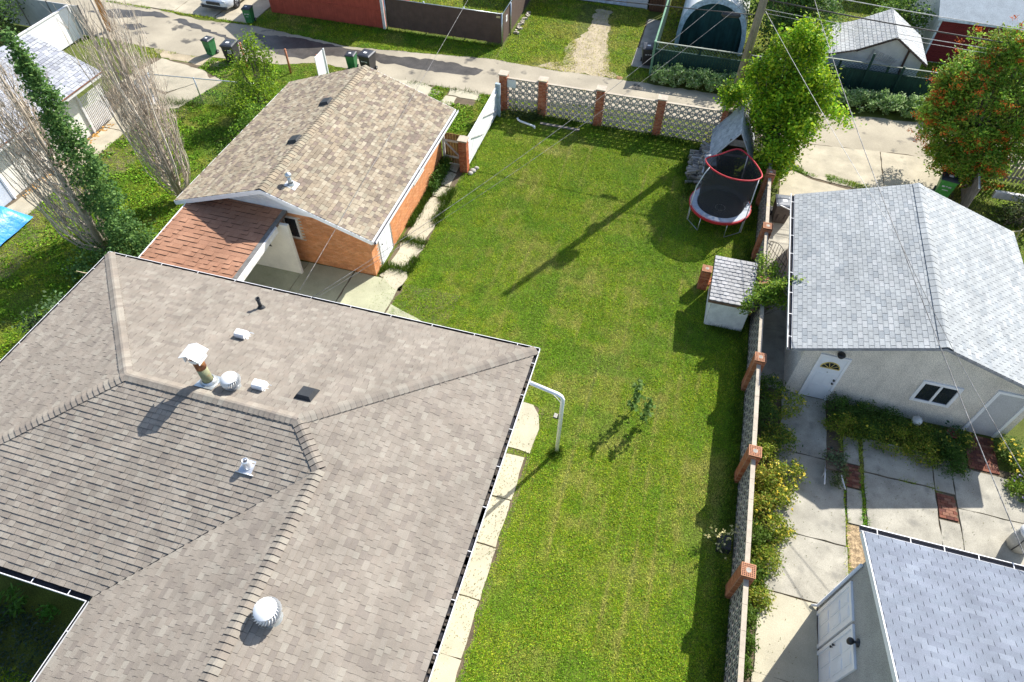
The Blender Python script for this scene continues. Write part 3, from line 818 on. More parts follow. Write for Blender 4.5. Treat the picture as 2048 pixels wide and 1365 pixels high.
def gutter(parent, a, c, inward, wid=.11, straps=1.0, fill=M['dark'], zt=.0, label=None):
    """open trough from a to c; inward is the unit direction from the lip to the roof edge."""
    a, c, i = np.array(a, float), np.array(c, float), np.array(inward, float)
    d = unit(c - a); up_ = np.array((0, 0, 1.))
    prof = [(0, 0), (-.018, .0), (-.018, -.10), (wid, -.10), (wid, -.005), (wid - .006, -.005), (wid - .006, -.075), (0, -.075)]
    mb = MB(); V = []
    for p in (a, c):
        V += [p + i * q[0] + up_ * (q[1] + zt) for q in prof]
    n = len(prof)
    for j in range(n):
        f = (j, (j + 1) % n, n + (j + 1) % n, n + j)
        mb.add([V[q] for q in f], [(0, 1, 2, 3)], 1 if j in (6, 7) else 0)
    o = mb.build('gutter', [M['whitem'], fill], parent, label)
    L_ = np.linalg.norm(c - a); n = max(1, int(L_ / straps))
    for q in range(n):
        t = (q + .5) / n * L_; s = MB(); p0 = a + d * t + up_ * (zt - .004)
        s.add([p0 + d * -.009 + i * -.012, p0 + d * .009 + i * -.012, p0 + d * .009 + i * wid, p0 - d * .009 + i * wid,
               p0 + d * -.009 + i * -.012 - up_ * .008, p0 + d * .009 + i * -.012 - up_ * .008, p0 + d * .009 + i * wid - up_ * .008, p0 - d * .009 + i * wid - up_ * .008], [(0, 1, 2, 3), (7, 6, 5, 4), (0, 4, 5, 1), (1, 5, 6, 2), (2, 6, 7, 3), (3, 7, 4, 0)])
        s.build('gutter_strap', M['whitem'], o)
    return o


gz = EZ - .005
gutter(house, (XE + .10, YF, gz), (XE + .10, YN + .10, gz), (-1, 0, 0), .12, 1.15)
gutter(house, (XE + .10, YN + .10, gz), (XW - .10, YN + .10, gz), (0, -1, 0), .12, 1.3)
gutter(house, (XW - .10, YN + .10, gz), (XW - .10, YS - .1, gz), (1, 0, 0), .12, 1.6)
gutter(house, (XW - .10, YS - .12, gz), (XI - .12, YS - .12, gz), (0, 1, 0), .14, .95)
gutter(house, (XI - .10, YS - .12, gz), (XI - .10, YF, gz), (1, 0, 0), .05, 1.3)
# litter in the east gutter
b = MB()
for i in range(60):
    y = rnd.uniform(2, 12.2); l = rnd.uniform(.05, .22); b.obox((XE + .05, y, gz - .05), (.07, l, .03), (0, 0, 0), 0)
o = b.build('gutter_litter', mat('leaf_litter', (.075, .062, .05), .95, 12, .4, 50, .3), house); o['kind'] = 'stuff'


def roofz(x, y):
    return min(EZ + sl_ * (YN - y), EZ + sl_ * (XE - x))


def turbine(parent, x, y, z, slope, sdir, k=1.5, label=None):
    n = 26; r = .19 * k
    body = MB(); body.lathe([(a * k, q * k) for a, q in ((.0, .36), (.06, .357), (.115, .34), (.15, .31))], (x, y, z), 24)
    root = body.build('turbine_vent', M['whitem'], parent, label)
    fin = MB()
    for j in range(n):
        a = 2 * math.pi * j / n; V = []
        for q in range(7):
            ph = q / 6; zz = (.12 + .21 * ph) * k; rr = r * math.sin(math.pi * (.16 + .70 * ph)) ** .8
            tw = a + ph * .55
            for da, dr in ((0, 0), (.20, -.035 * k)): V.append((x + (rr + dr) * math.cos(tw + da), y + (rr + dr) * math.sin(tw + da), z + zz))
        fin.add(V, [(2 * q, 2 * q + 1, 2 * q + 3, 2 * q + 2) for q in range(6)], 0, (1, 1, 1), True)
    fin.build('fins', M['whitem'], root)
    c = MB(); c.lathe([(.15 * k, -.03), (.12 * k, .05), (.105 * k, .12 * k)], (x, y, z), 18); c.build('collar', M['galv'], root)
    nk = MB(); nk.lathe([(a * k, q * k) for a, q in ((.10, .10), (.155, .12), (.16, .135))], (x, y, z), 20); nk.build('neck', M['steel'], root)
    f = MB(); sx, sy = sdir
    hz = lambda dx, dy: z - slope * (dx * sx + dy * sy) + .022
    f.slab([(x + a, y + q, hz(a, q)) for a, q in ((-.27, -.27), (.30, -.27), (.30, .30), (-.27, .30))], .012); f.build('flashing', M['whitem'], root)
    return root


def zN(y): return EZ + sl_ * (YN - y) + .012
turbine(house, -9.62, 7.86, zN(7.86) - .03, sl_, (0, 1), 1.4)
turbine(house, -5.93, 3.0, EZ + sl_ * (XE + 5.93) - .02, sl_, (1, 0), 1.6, label='turbine vent of white fins on the front wing')


def hood_vent(parent, x, y, z, s=1.0):
    """goose-neck tin hood with a rounded top, mouth towards -x"""
    b = MB(); V = []; prof = [(-.10, .0), (-.10, .10), (-.19, .10), (-.20, .20), (-.16, .265), (-.06, .29), (.05, .27), (.10, .20), (.13, .0)]
    prof = [(p * s, q * s) for p, q in prof]; wd = .17 * s; n = len(prof)
    for yy in (-wd, wd): V += [(x + yy, y + p, z + q) for p, q in prof]
    F = [(j, (j + 1) % n, n + (j + 1) % n, n + j) for j in range(n)] + [tuple(range(n))[::-1], tuple(range(n, 2 * n))]
    b.add(V, F); o = b.build('hood_vent', M['whitem'], parent)
    f = MB(); f.slab([(x + a, y + q, z - sl_ * q + .02) for a, q in ((-.24 * s, -.16 * s), (.24 * s, -.16 * s), (.24 * s, .24 * s), (-.24 * s, .24 * s))], .01); f.build('flashing', M['galv'], o)


hood_vent(house, -10.68, 9.85, zN(9.85) - .02, .9); hood_vent(house, -8.98, 8.12, zN(8.12) - .02, .9)
# rusty flue with its tin cap
fx, fy = -10.30, 7.82; fz = zN(fy)
rustm = mat('dull_green_flue', (.27, .27, .155), .8, 6, .2, 40, .2, stain=((.30, .16, .07), 4, .6, .72))
b = MB(); b.tube([(fx, fy, fz + .62), (fx, fy, fz + 1.02)], .137, 16); rb_ = b
b = MB(); b.tube([(fx, fy, fz - .1), (fx, fy, fz + .63)], .135, 16); fl = b.build('flue_pipe', rustm, house, 'dull green flue pipe with a rusty top and white tin cap'); rb_.build('rusty_section', mat('rust', (.26, .10, .045), .85, 7, .4, 40, .3, stain=((.5, .22, .05), 6, .5, .7)), fl)
b = MB(); b.lathe([(.24, -.04), (.21, .08), (.155, .13)], (fx, fy, fz), 16); b.build('collar', M['galv'], fl)
b = MB(); b.slab([(fx + a, fy + q, zN(fy + q) + .02) for a, q in ((-.26, -.26), (.26, -.26), (.26, .26), (-.26, .26))], .01); b.build('flashing', M['galv'], fl)
b = MB()
zc = fz + 1.02
for sx in (-1, 1): b.slab([(fx, fy - .23, zc + .31), (fx + sx * .28, fy - .23, zc + .16), (fx + sx * .28, fy + .23, zc + .16), (fx, fy + .23, zc + .31)][::sx], .014)
for sx in (-1, 1): b.box(fx + sx * .20 - .008, fy - .17, zc - .06, fx + sx * .20 + .008, fy + .17, zc + .17)
b.lathe([(.155, -.08), (.19, -.02), (.19, .08)], (fx, fy, zc), 16)
b.build('flue_cap', M['whitem'], fl)
# plumbing stacks and low square vent
b = MB(); y = 11.25; b.tube([(-11.02, y, zN(y) - .05), (-11.02, y, zN(y) + .36)], .055, 12); b.lathe([(.13, -.03), (.09, .06), (.06, .09)], (-11.02, y, zN(y)), 14); b.lathe([(.07, .36), (.07, .42), (.05, .42), (.05, .3)], (-11.02, y, zN(y)), 12)
b.build('plumbing_stack', M['black'], house)
b = MB(); y, x = 8.25, -7.74; z = zN(y)
hz = lambda q: z - sl_ * q
V = [(x + a, y + q, hz(q) + h) for h, s_ in ((.015, .24), (.13, .17)) for a, q in ((-s_, -s_), (s_, -s_), (s_, s_), (-s_, s_))]
b.add(V, [(4, 5, 6, 7), (0, 1, 5, 4), (1, 2, 6, 5), (2, 3, 7, 6), (3, 0, 4, 7)]); b.build('box_vent', M['black'], house)
b = MB(); y, x = 6.0, -8.2; z = EZ + sl_ * (y - YS) + .01
b.lathe([(.12, .0), (.085, .16), (.08, .26), (.065, .26), (.065, .12)], (x, y, z), 14); b.slab([(x - .17, y - .2, z - .04), (x + .17, y - .2, z - .04), (x + .17, y + .14, z + .05), (x - .17, y + .14, z + .05)], .012)
b.tube([(x - .22, y - .2, z - .02), (x + .25, y - .2, z - .02)], .018, 6)
b.build('plumbing_stack', M['steel'], house, 'bright tin plumbing stack on the front roof slope')

# white down-pipe on a post
dp = thing('downpipe', 'white pipe running out from the gutter and down into the lawn', 'downpipe', (-1.45, 10.92, 0))
b = MB(); b.tube([(-2.5, 11.08, 3.14), (-1.62, 10.94, 3.09), (-1.50, 10.92, 3.04), (-1.45, 10.92, 2.92), (-1.45, 10.92, 0)], .062, 12); b.build('pipe', M['whitem'], dp)
b = MB(); b.obox((-1.60, 10.93, 2.0), (.14, .16, .04), (.4, .2, 0)); b.tube([(-1.46, 10.92, 1.85), (-1.58, 10.92, 1.98)], .014, 6); b.build('flood_lamp', M['blackm'], dp)
b = MB(); b.obox((-1.605, 10.935, 2.024), (.11, .125, .006), (.4, .2, 0)); b.build('lamp_glass', mat('lamp_glass', (.62, .58, .5), .3), dp)
b = MB(); b.tube([(-1.75, 10.95, 3.02), (-1.6, 10.94, 2.86), (-1.5, 10.93, 2.72), (-1.5, 10.92, 2.1)], .008, 5); b.build('cable', M['white'], dp)

# ---------------------------------------------------------------- brick garage
GC = [(0.336, 0.272, 0.194), (0.283, 0.231, 0.168), (0.373, 0.313, 0.228), (0.216, 0.175, 0.138), (0.321, 0.28, 0.206), (0.253, 0.197, 0.157), (0.403, 0.347, 0.258)]
gar = thing('brick_garage', 'orange brick garage with a mottled beige gable roof beside the lawn', 'garage', (-13.6, 20.5, 0))
gs, gez = .345, 2.5
GX0, GX1, GY0, GY1 = -17.65, -9.62, 16.0, 25.1
gxm = (GX0 + GX1) / 2; grun = (GX1 - GX0) / 2; gk = math.sqrt(1 + gs * gs); grz = gez + gs * grun
pool = Pool('shingle', M['shingle'], gar)
SG = dict(expo=.148, widths=[.17, .21, .26], cols=GC, weights=[.2, .17, .18, .13, .12, .1, .1], lift=.017, extra=.012, gap=.009)
shingles(pool, (GX1, GY0, gez), (0, 1, 0), (-1, 0, gs), [[(0, 0), (GY1 - GY0, 0), (GY1 - GY0, grun * gk), (0, grun * gk)]], **SG)
shingles(pool, (GX0, GY1, gez), (0, -1, 0), (1, 0, gs), [[(0, 0), (GY1 - GY0, 0), (GY1 - GY0, grun * gk), (0, grun * gk)]], **SG)
pool.done('shingles')
cp = Pool('ridge_cap', M['shingle'], gar)
caps(cp, (gxm, GY0, grz + .012), (gxm, GY1, grz + .012), unit((1, 0, -gs)), unit((-1, 0, -gs)), .17, .2, GC[:3] + GC[4:5], .03, .006); cp.done()
b = MB()
for s in (-1, 1):
    xe = gxm + s * grun
    q = [(xe, GY0, gez - .014), (xe, GY1, gez - .014), (gxm, GY1, grz - .014), (gxm, GY0, grz - .014)]
    b.slab(q if s > 0 else q[::-1], .04)
b.build('roof_deck', M['dark'], gar)
for y in (GY0 - .025, GY1 + .002):
    for s in (-1, 1):
        b = MB()
        xe = gxm + s * grun
        V = [(xe, y, gez - .0), (gxm, y, grz - .0), (gxm, y, grz - .17), (xe, y, gez - .17)]
        V += [(p[0], p[1] + .023, p[2]) for p in V]
        b.add(V, [(0, 1, 2, 3), (7, 6, 5, 4), (0, 4, 5, 1), (1, 5, 6, 2), (2, 6, 7, 3), (3, 7, 4, 0)])
        b.build('barge_board', M['white'], gar)
b = MB()
for x0, x1 in ((GX0 - .05, GX0 - .002), (GX1 + .002, GX1 + .05)): b.box(x0, GY0, gez - .16, x1, GY1, gez - .01)
b.build('eave_trim', M['white'], gar)
b = MB()
for s in (-1, 1):
    xe = gxm + s * grun
    q = [(xe, GY0, gez - .10), (xe, GY1, gez - .10), (gxm, GY1, grz - .10), (gxm, GY0, grz - .10)]
    b.slab(q if s > 0 else q[::-1], .02)
b.build('soffit', M['white'], gar)
gutter(gar, (GX1 + .15, GY0, gez - .01), (GX1 + .15, GY1, gez - .01), (-1, 0, 0), .10, 99)
WX0, WX1, WY0, WY1, wh = -17.1, -10.13, 16.68, 24.42, 2.42
b = MB(); b.box(WX0, WY0, 0, WX1, WY1, wh)
wl = b.build('wall', M['mortar'], gar)
OB = [(.60, .265, .115), (.575, .245, .10), (.625, .285, .13), (.55, .23, .10), (.59, .26, .12), (.645, .31, .15)]
pool = Pool('brick', M['brick'], wl)
bricks(pool, (WX1, WY0, 0), (0, 1, 0), WY1 - WY0, wh, OB, (1, 0, 0), holes=[(.62, 0, 1.72, 2.2), (4.35, 1.15, 5.5, 1.75)])
bricks(pool, (WX0, WY0, 0), (1, 0, 0), WX1 - WX0, wh, OB, (0, -1, 0), holes=[(3.52, 1.2, 4.05, 2.2)])
pool.done('brickwork')
# gable infill of white siding above the bricks
b = MB()
for y in (WY0 - .02, WY1):
    b.add([(WX0, y, wh), (WX1, y, wh), (WX1, y, gez + gs * (GX1 - WX1) - .13), (gxm, y, grz - .13), (WX0, y, gez + gs * (WX0 - GX0) - .13)], [(0, 1, 2, 3, 4)])
    b.add([(WX0, y + .02, wh), (WX1, y + .02, wh), (WX1, y + .02, gez + gs * (GX1 - WX1) - .13), (gxm, y + .02, grz - .13), (WX0, y + .02, gez + gs * (WX0 - GX0) - .13)], [(4, 3, 2, 1, 0)])
for i in range(9):
    z = wh + .02 + i * .12; x0 = max(WX0, GX0 + (z + .17 - gez) / gs); x1 = min(WX1, GX1 - (z + .17 - gez) / gs)
    if x1 > x0: b.box(x0, WY0 - .034, z, x1, WY0 - .022, z + .10)
b.build('gable_siding', M['white'], gar)
d = MB(); d.box(WX1 - .02, 17.34, .02, WX1 + .025, 18.36, 2.18); dr = d.build('door', M['white'], gar, 'white side door at the near corner of the brick garage')
d = MB(); [d.box(WX1 + .026, y0, z0, WX1 + .036, y1, z1) for y0, y1 in ((17.5, 17.8), (17.9, 18.2)) for z0, z1 in ((.25, .95), (1.15, 2.0))]; d.build('door_panel', M['white'], dr)
d = MB(); d.lathe([(.0, .09), (.03, .08), (.03, .05), (.012, .04), (.012, 0)], (WX1 + .024, 17.47, 1.0), 10, axis='x'); d.build('handle', M['blackm'], dr)
d = MB(); d.box(WX1, 18.38, 0, WX1 + .03, 18.44, 2.2); d.build('door_trim', M['galv'], gar)
d = MB(); d.box(WX1 - .02, 21.06, 1.17, WX1 + .03, 22.16, 1.74); wn = d.build('window', M['white'], gar, 'small white window in the side wall of the brick garage')
d = MB(); d.box(WX1 + .031, 21.12, 1.23, WX1 + .034, 22.10, 1.68); d.build('pane', mat('pale_glass', (.55, .56, .55), .2), wn)
d = MB(); d.box(WX0 + 3.5, WY0 - .03, 1.2, WX0 + 4.08, WY0 + .02, 2.22); wn = d.build('window', M['trimw'], gar, 'dark window with white frame in the brick wall by the carport')
d = MB(); d.box(WX0 + 3.56, WY0 - .034, 1.28, WX0 + 4.02, WY0 - .031, 2.16); d.build('pane', M['glass'], wn)
for x, y in ((-14.12, 22.1), (-14.03, 19.25)):
    z = gez + gs * (x - GX0) + .012; b = MB()
    V = [(x + a * s_, y + q * s_, z + gs * a * s_ + h) for h, s_ in ((.01, .24), (.12, .18)) for a, q in ((-1, -1), (1, -1), (1, 1), (-1, 1))]
    b.add(V, [(4, 5, 6, 7), (0, 1, 5, 4), (1, 2, 6, 5), (2, 3, 7, 6), (3, 0, 4, 7)]); b.build('box_vent', M['black'], gar)
x, y = -12.95, 16.85; z = gez + gs * (GX1 - x)
b = MB(); b.tube([(x, y, z - .05), (x, y, z + .36)], .07, 12); b.lathe([(.14, -.03), (.10, .08)], (x, y, z), 14); b.lathe([(.075, .34), (.12, .36), (.12, .44), (.05, .5), (0, .52)], (x, y, z), 14)
b.slab([(x - .2, y - .2, z + gs * .2 + .02), (x + .25, y - .2, z - gs * .25 + .02), (x + .25, y + .2, z - gs * .25 + .02), (x - .2, y + .2, z + gs * .2 + .02)], .01)
b.build('vent_pipe', M['galv'], gar)

# ---------------------------------------------------------------- carport between house and garage
CC = [(.36, .192, .122), (.35, .185, .118), (.37, .20, .128), (.34, .178, .112)]
cpt = thing('carport', 'low carport with rusty brown shingles between house and brick garage', 'carport', (-15, 14.5, 0))
cx0, cx1, cy0, cy1 = -17.12, -13.28, 12.1, 16.62; cz0, cz1 = 2.33, 2.55
cs = (cz1 - cz0) / (cy1 - cy0); ck = math.sqrt(1 + cs * cs)
pool = Pool('shingle', M['shingle'], cpt)
shingles(pool, (cx0, cy0, cz0), (1, 0, 0), (0, 1, cs), [[(0, 0), (cx1 - cx0 - .18, 0), (cx1 - cx0 - .18, (cy1 - cy0) * ck), (0, (cy1 - cy0) * ck)]], expo=.21, widths=[.17, .25, .21], cols=CC, lift=.010, extra=.018, gap=.004)
pool.done('shingles')
b = MB(); b.slab([(cx0, cy0, cz0 - .01), (cx1, cy0, cz0 - .01), (cx1, cy1, cz1 - .01), (cx0, cy1, cz1 - .01)], .10); b.build('roof_deck', mat('brown_felt', (.15, .10, .08), .95), cpt)
b = MB(); b.slab([(cx1 - .18, cy0, cz0 + .006), (cx1, cy0, cz0 + .006), (cx1, cy1, cz1 + .006), (cx1 - .18, cy1, cz1 + .006)], .012); b.build('drip_edge', mat('dull_flashing', (.17, .165, .155), .7), cpt)
b = MB(); b.slab([(cx1 + .002, cy0, cz0 + .012), (cx1 + .06, cy0, cz0 + .012), (cx1 + .06, cy1 - .9, cz1 - .03), (cx1 + .002, cy1 - .9, cz1 - .03)], .26); b.build('fascia_board', M['trimw'], cpt)
b = MB(); b.slab([(cx0 - .05, cy0, cz0 + .01), (cx0 - .002, cy0, cz0 + .01), (cx0 - .002, cy1, cz1 + .01), (cx0 - .05, cy1, cz1 + .01)], .1); b.build('edge_trim', M['white'], cpt)
b = MB(); b.box(-16.95, 15.93, 0, -12.94, 16.05, 2.46); b.build('partition_wall', M['stucco_w'], cpt)
b = MB()
for x, z in ((-14.2, 1.95), (-14.0, 1.30)): b.add([(x - .11, 15.925, z - .08), (x + .11, 15.925, z - .08), (x + .02, 15.925, z + .12)], [(0, 1, 2)])
b.build('vent_hole', M['dark'], cpt)
b = MB(); [b.box(x - .06, 12.5, 0, x + .06, 12.62, cz0 - .1) for x in (cx0 + .1, cx1 - .1)]; b.build('post', M['trimw'], cpt)
b = MB()
for i in range(14):
    y = 12.6 + i * .3
    for dz in (-1, 1): b.beam((cx0 - .06, y, 1.15 if dz > 0 else 2.25), (cx0 - .06, y + 1.1, 2.25 if dz > 0 else 1.15), .012, .035, 0, (1, 1, 1), (1, 0, 0))
b.build('lattice', M['trimw'], cpt)

# ---------------------------------------------------------------- grey stucco garage on the right
RC = [(.355, .37, .37), (.385, .40, .40), (.33, .345, .35), (.41, .42, .42), (.365, .38, .38), (.305, .325, .335)]
gg = thing('stucco_garage', 'grey pebbledash garage with pale grey shingled gable roof on the right', 'garage', (9, 19, 0))
QX0, QX1, QY0, QY1, qez, qs = 4.97, 12.75, 15.15, 23.2, 2.47, .345
qm = (QX0 + QX1) / 2; qrun = qm - QX0; qk = math.sqrt(1 + qs * qs); qrz = qez + qs * qrun
pool = Pool('shingle', M['shingle'], gg)
SQ = dict(expo=.142, widths=[.30], cols=RC, weights=[.26, .22, .2, .1, .12, .1], lift=.011, extra=0, gap=.017, half=True)
shingles(pool, (QX0, QY1, qez), (0, -1, 0), (1, 0, qs), [[(0, 0), (QY1 - QY0, 0), (QY1 - QY0, qrun * qk), (0, qrun * qk)]], **SQ)
shingles(pool, (QX1, QY0, qez), (0, 1, 0), (-1, 0, qs), [[(0, 0), (QY1 - QY0, 0), (QY1 - QY0, qrun * qk), (0, qrun * qk)]], **SQ)
pool.done('shingles')
cp = Pool('ridge_cap', M['shingle'], gg); caps(cp, (qm, QY0, qrz + .012), (qm, QY1, qrz + .012), unit((1, 0, -qs)), unit((-1, 0, -qs)), .28, .19, RC[:3], .024); cp.done()
b = MB()
for s in (-1, 1):
    xe = qm + s * qrun
    q = [(xe, QY0, qez - .014), (xe, QY1, qez - .014), (qm, QY1, qrz - .014), (qm, QY0, qrz - .014)]
    b.slab(q if s > 0 else q[::-1], .07)
b.build('roof_deck', M['dark'], gg)
for s in (-1, 1):
    b = MB(); xe = qm + s * qrun; y = QY0 - .02
    V = [(xe, y, qez - .01), (qm, y, qrz - .01), (qm, y, qrz - .10), (xe, y, qez - .10)]; V += [(p[0], p[1] + .018, p[2]) for p in V]
    b.add(V, [(0, 1, 2, 3), (7, 6, 5, 4), (0, 4, 5, 1), (1, 5, 6, 2), (2, 6, 7, 3), (3, 7, 4, 0)])
    b.build('barge_board', mat('grey_flashing', (.28, .28, .29), .6), gg)
gutter(gg, (QX0 - .14, QY0, qez + .01), (QX0 - .14, QY1, qez + .01), (1, 0, 0), .12, .95)
ax0, ax1, ay0, ay1 = 5.45, 12.35, 15.46, 22.9
b = MB(); b.box(ax0, ay0, 0, ax1, ay1, qez - .02)
for y in (ay0, ay1): b.add([(ax0, y, qez - .02), (ax1, y, qez - .02), (ax1, y, qez + qs * (QX1 - ax1) - .09), (qm, y, qrz - .09), (ax0, y, qez + qs * (ax0 - QX0) - .09)], [(0, 1, 2, 3, 4)])
b.build('wall', M['stucco'], gg)


def framed(parent, name, x0, z0, x1, z1, y, fw_=.085, proud=.05, fm=None, body=None, label=None):
    fm = fm or M['white']; b = MB()
    b.box(x0, y - proud, z1 - fw_, x1, y - .002, z1); b.box(x0, y - proud, z0, x0 + fw_, y - .002, z1 - fw_); b.box(x1 - fw_, y - proud, z0, x1, y - .002, z1 - fw_)
    if name == 'window': b.box(x0 + fw_, y - proud, z0, x1 - fw_, y - .002, z0 + fw_)
    bb = MB(); bb.box(x0 + fw_, y - .02, z0 + (fw_ if name == 'window' else 0), x1 - fw_, y - .004, z1 - fw_)
    o = bb.build(name, body, parent, label); b.build('frame', fm, o); return o


doorw = mat('door_white', (.80, .82, .84), .45, 3, .04, 40, .02)
d1 = framed(gg, 'door', 5.93, .03, 6.86, 2.22, ay0, .075, .05, None, doorw, 'white panelled door with a fanlight in the grey garage')
b = MB()
for x0, x1 in ((6.10, 6.36), (6.43, 6.69)):
    for z0, z1 in ((.2, .72), (.82, 1.32)): b.box(x0, ay0 - .032, z0, x1, ay0 - .021, z1); 
b.build('door_panel', doorw, d1)
b = MB(); cx, cz = 6.395, 1.62
for i in range(12):
    a0, a1 = math.pi * i / 12, math.pi * (i + 1) / 12
    b.add([(cx, ay0 - .026, cz), (cx + .29 * math.cos(a0), ay0 - .026, cz + .29 * math.sin(a0)), (cx + .29 * math.cos(a1), ay0 - .026, cz + .29 * math.sin(a1))], [(0, 2, 1)])
b.build('fanlight', M['glass'], d1)
b = MB(); gold = mat('brass_trim', (.62, .47, .14), .4)
b.tube([(cx + .29 * math.cos(math.pi * i / 12), ay0 - .03, cz + .29 * math.sin(math.pi * i / 12)) for i in range(13)] + [(cx + .29, ay0 - .03, cz)], .018, 6)
for a in (36, 72, 108, 144): b.tube([(cx, ay0 - .03, cz), (cx + .29 * math.cos(R(a)), ay0 - .03, cz + .29 * math.sin(R(a)))], .011, 5)
b.build('fanlight_trim', gold, d1)
b = MB(); [b.lathe([(0, -.08), (.035, -.07), (.035, -.04), (.015, -.02), (.015, 0)], (6.71, ay0 - .02, z), 10, axis='y') for z in (.95, 1.12)]; b.lathe([(0, -.03), (.015, -.02), (.015, 0)], (cx, ay0 - .02, 1.42), 8, axis='y'); b.build('handle', M['blackm'], d1)
wn = framed(gg, 'window', 9.08, .98, 10.25, 1.98, ay0, .10, .05, None, M['glass'], 'sliding window with a thick white frame in the grey garage')
b = MB(); b.box(9.63, ay0 - .045, 1.08, 9.70, ay0 - .021, 1.88); b.build('mullion', M['white'], wn)
framed(gg, 'door', 11.10, .03, 12.12, 2.22, ay0, .095, .05, None, mat('grey_door', (.50, .50, .51), .6, 3, .05), 'plain grey door with white frame at the right end')
b = MB(); b.lathe([(.0, .02), (.11, .02), (.13, -.02), (.09, -.12), (.05, -.16), (0, -.17)], (6.46, ay0 - .13, 2.47), 14); o = b.build('lamp', M['blackm'], gg)
b = MB(); b.box(6.41, ay0 - .06, 2.25, 6.51, ay0 - .001, 2.42); b.build('lamp_box', M['white'], o)

# ---------------------------------------------------------------- house at the lower right
LC = [(0.203, 0.224, 0.27), (0.189, 0.211, 0.253), (0.221, 0.245, 0.29), (0.194, 0.218, 0.261), (0.176, 0.195, 0.237)]
rh = thing('stucco_house', 'grey stucco house with blue grey shingles in the lower right corner', 'house', (11, 5, 0))
HX0, HX1, HY0, HY1, hz_, hs = 6.45, 17.0, 8.92, 1.0, 3.3, .31
hk = math.sqrt(1 + hs * hs)
pool = Pool('shingle', M['shingle'], rh)
shingles(pool, (HX1, HY0, hz_), (-1, 0, 0), (0, -1, hs), [[(0, 0), (HX1 - HX0, 0), (HX1 - HX0, 5 * hk), (0, 5 * hk)]], expo=.142, widths=[.31], cols=LC, weights=[.3, .25, .15, .18, .12], lift=.009, extra=0, gap=.011, half=True)
pool.done('shingles')
b = MB(); b.slab([(HX1, HY0, hz_ - .014), (HX0, HY0, hz_ - .014), (HX0, HY0 - 5, hz_ + 5 * hs - .014), (HX1, HY0 - 5, hz_ + 5 * hs - .014)], .05)
b.slab([(HX0, HY0 - 5, hz_ + 5 * hs - .014), (HX0, HY0 - 10, hz_ - .014), (HX1, HY0 - 10, hz_ - .014), (HX1, HY0 - 5, hz_ + 5 * hs - .014)], .05); b.build('roof_deck', M['dark'], rh)
b = MB(); V = [(HX0 - .03, HY0, hz_ - .0), (HX0 - .03, HY0 - 5, hz_ + 5 * hs), (HX0 - .03, HY0 - 5, hz_ + 5 * hs - .16), (HX0 - .03, HY0, hz_ - .16)]; V += [(p[0] + .028, p[1], p[2]) for p in V]
b.add(V, [(3, 2, 1, 0), (4, 5, 6, 7), (1, 5, 4, 0), (2, 6, 5, 1), (3, 7, 6, 2), (0, 4, 7, 3)]); b.build('barge_board', M['white'], rh)
gutter(rh, (HX1, HY0 + .14, hz_), (HX0 - .06, HY0 + .14, hz_), (0, -1, 0), .13, .75, mat('gutter_inside', (.09, .085, .09), .8))
lx, ly = 6.53, 8.25
b = MB(); b.box(lx, -1, 0, 16.6, ly, hz_ - .05)
b.add([(lx, ly, hz_ - .05), (lx, -1, hz_ - .05), (lx, HY0 - 9.9, hz_ - .0), (lx, HY0 - 5, hz_ + 5 * hs - .12), (lx, ly, hz_ + hs * (HY0 - ly) - .1)], [(0, 4, 3, 2, 1)])
b.build('wall', mat('dark_fleck_stucco', (.36, .36, .345), .95, 2, .1, 55, .38, .6, 60, stain=((.10, .10, .10), 26, .66, .74)), rh)


def side_door(y0, y1, label, knobs):
    z0, z1, f = .03, 2.34, .09; x = lx
    b = MB(); b.box(x - .055, y0, z1 - f, x - .002, y1, z1); b.box(x - .055, y0, z0, x - .002, y0 + f, z1 - f); b.box(x - .055, y1 - f, z0, x - .002, y1, z1 - f)
    bb = MB(); bb.box(x - .02, y0 + f, z0, x - .003, y1 - f, z1 - f); o = bb.build('door', doorw, rh, label); b.build('frame', M['white'], o)
    ym = (y0 + y1) / 2; pb = MB()
    for a, c in ((y0 + f + .1, ym - .04), (ym + .04, y1 - f - .1)):
        for p, q in ((.2, .8), (.95, 1.55), (1.68, 2.1)):
            pb.box(x - .032, a, p, x - .021, c, q); pb.box(x - .037, a + .05, p + .06, x - .033, c - .05, q - .06)
    pb.build('door_panel', doorw, o)
    if knobs:
        kb = MB(); [kb.lathe([(0, -.07), (.032, -.06), (.032, -.035), (.014, -.02), (.014, 0)], (x - .02, y1 - f - .06, z), 10, axis='x') for z in (1.0, 1.16)]; kb.build('handle', M['blackm'], o)


side_door(7.08, 8.05, 'white panel door nearest the back corner of the house', False)
side_door(5.98, 7.0, 'white panel door with two dark knobs below the lamp', True)
b = MB(); b.lathe([(.10, 0), (.10, -.03), (.03, -.05), (.03, -.14)], (lx, 6.52, 2.5), 14, axis='x'); b.lathe([(.04, -.10), (.075, -.02), (.08, .06), (.05, .11), (0, .12)], (lx - .17, 6.52, 2.46), 14); b.build('lamp', M['blackm'], rh)
b = MB(); b.tube([(lx - .05, ly - .06, 3.0), (lx - .05, ly - .06, .15), (lx - .2, ly - .06, .07)], .04, 8); b.build('downpipe', M['white'], rh)
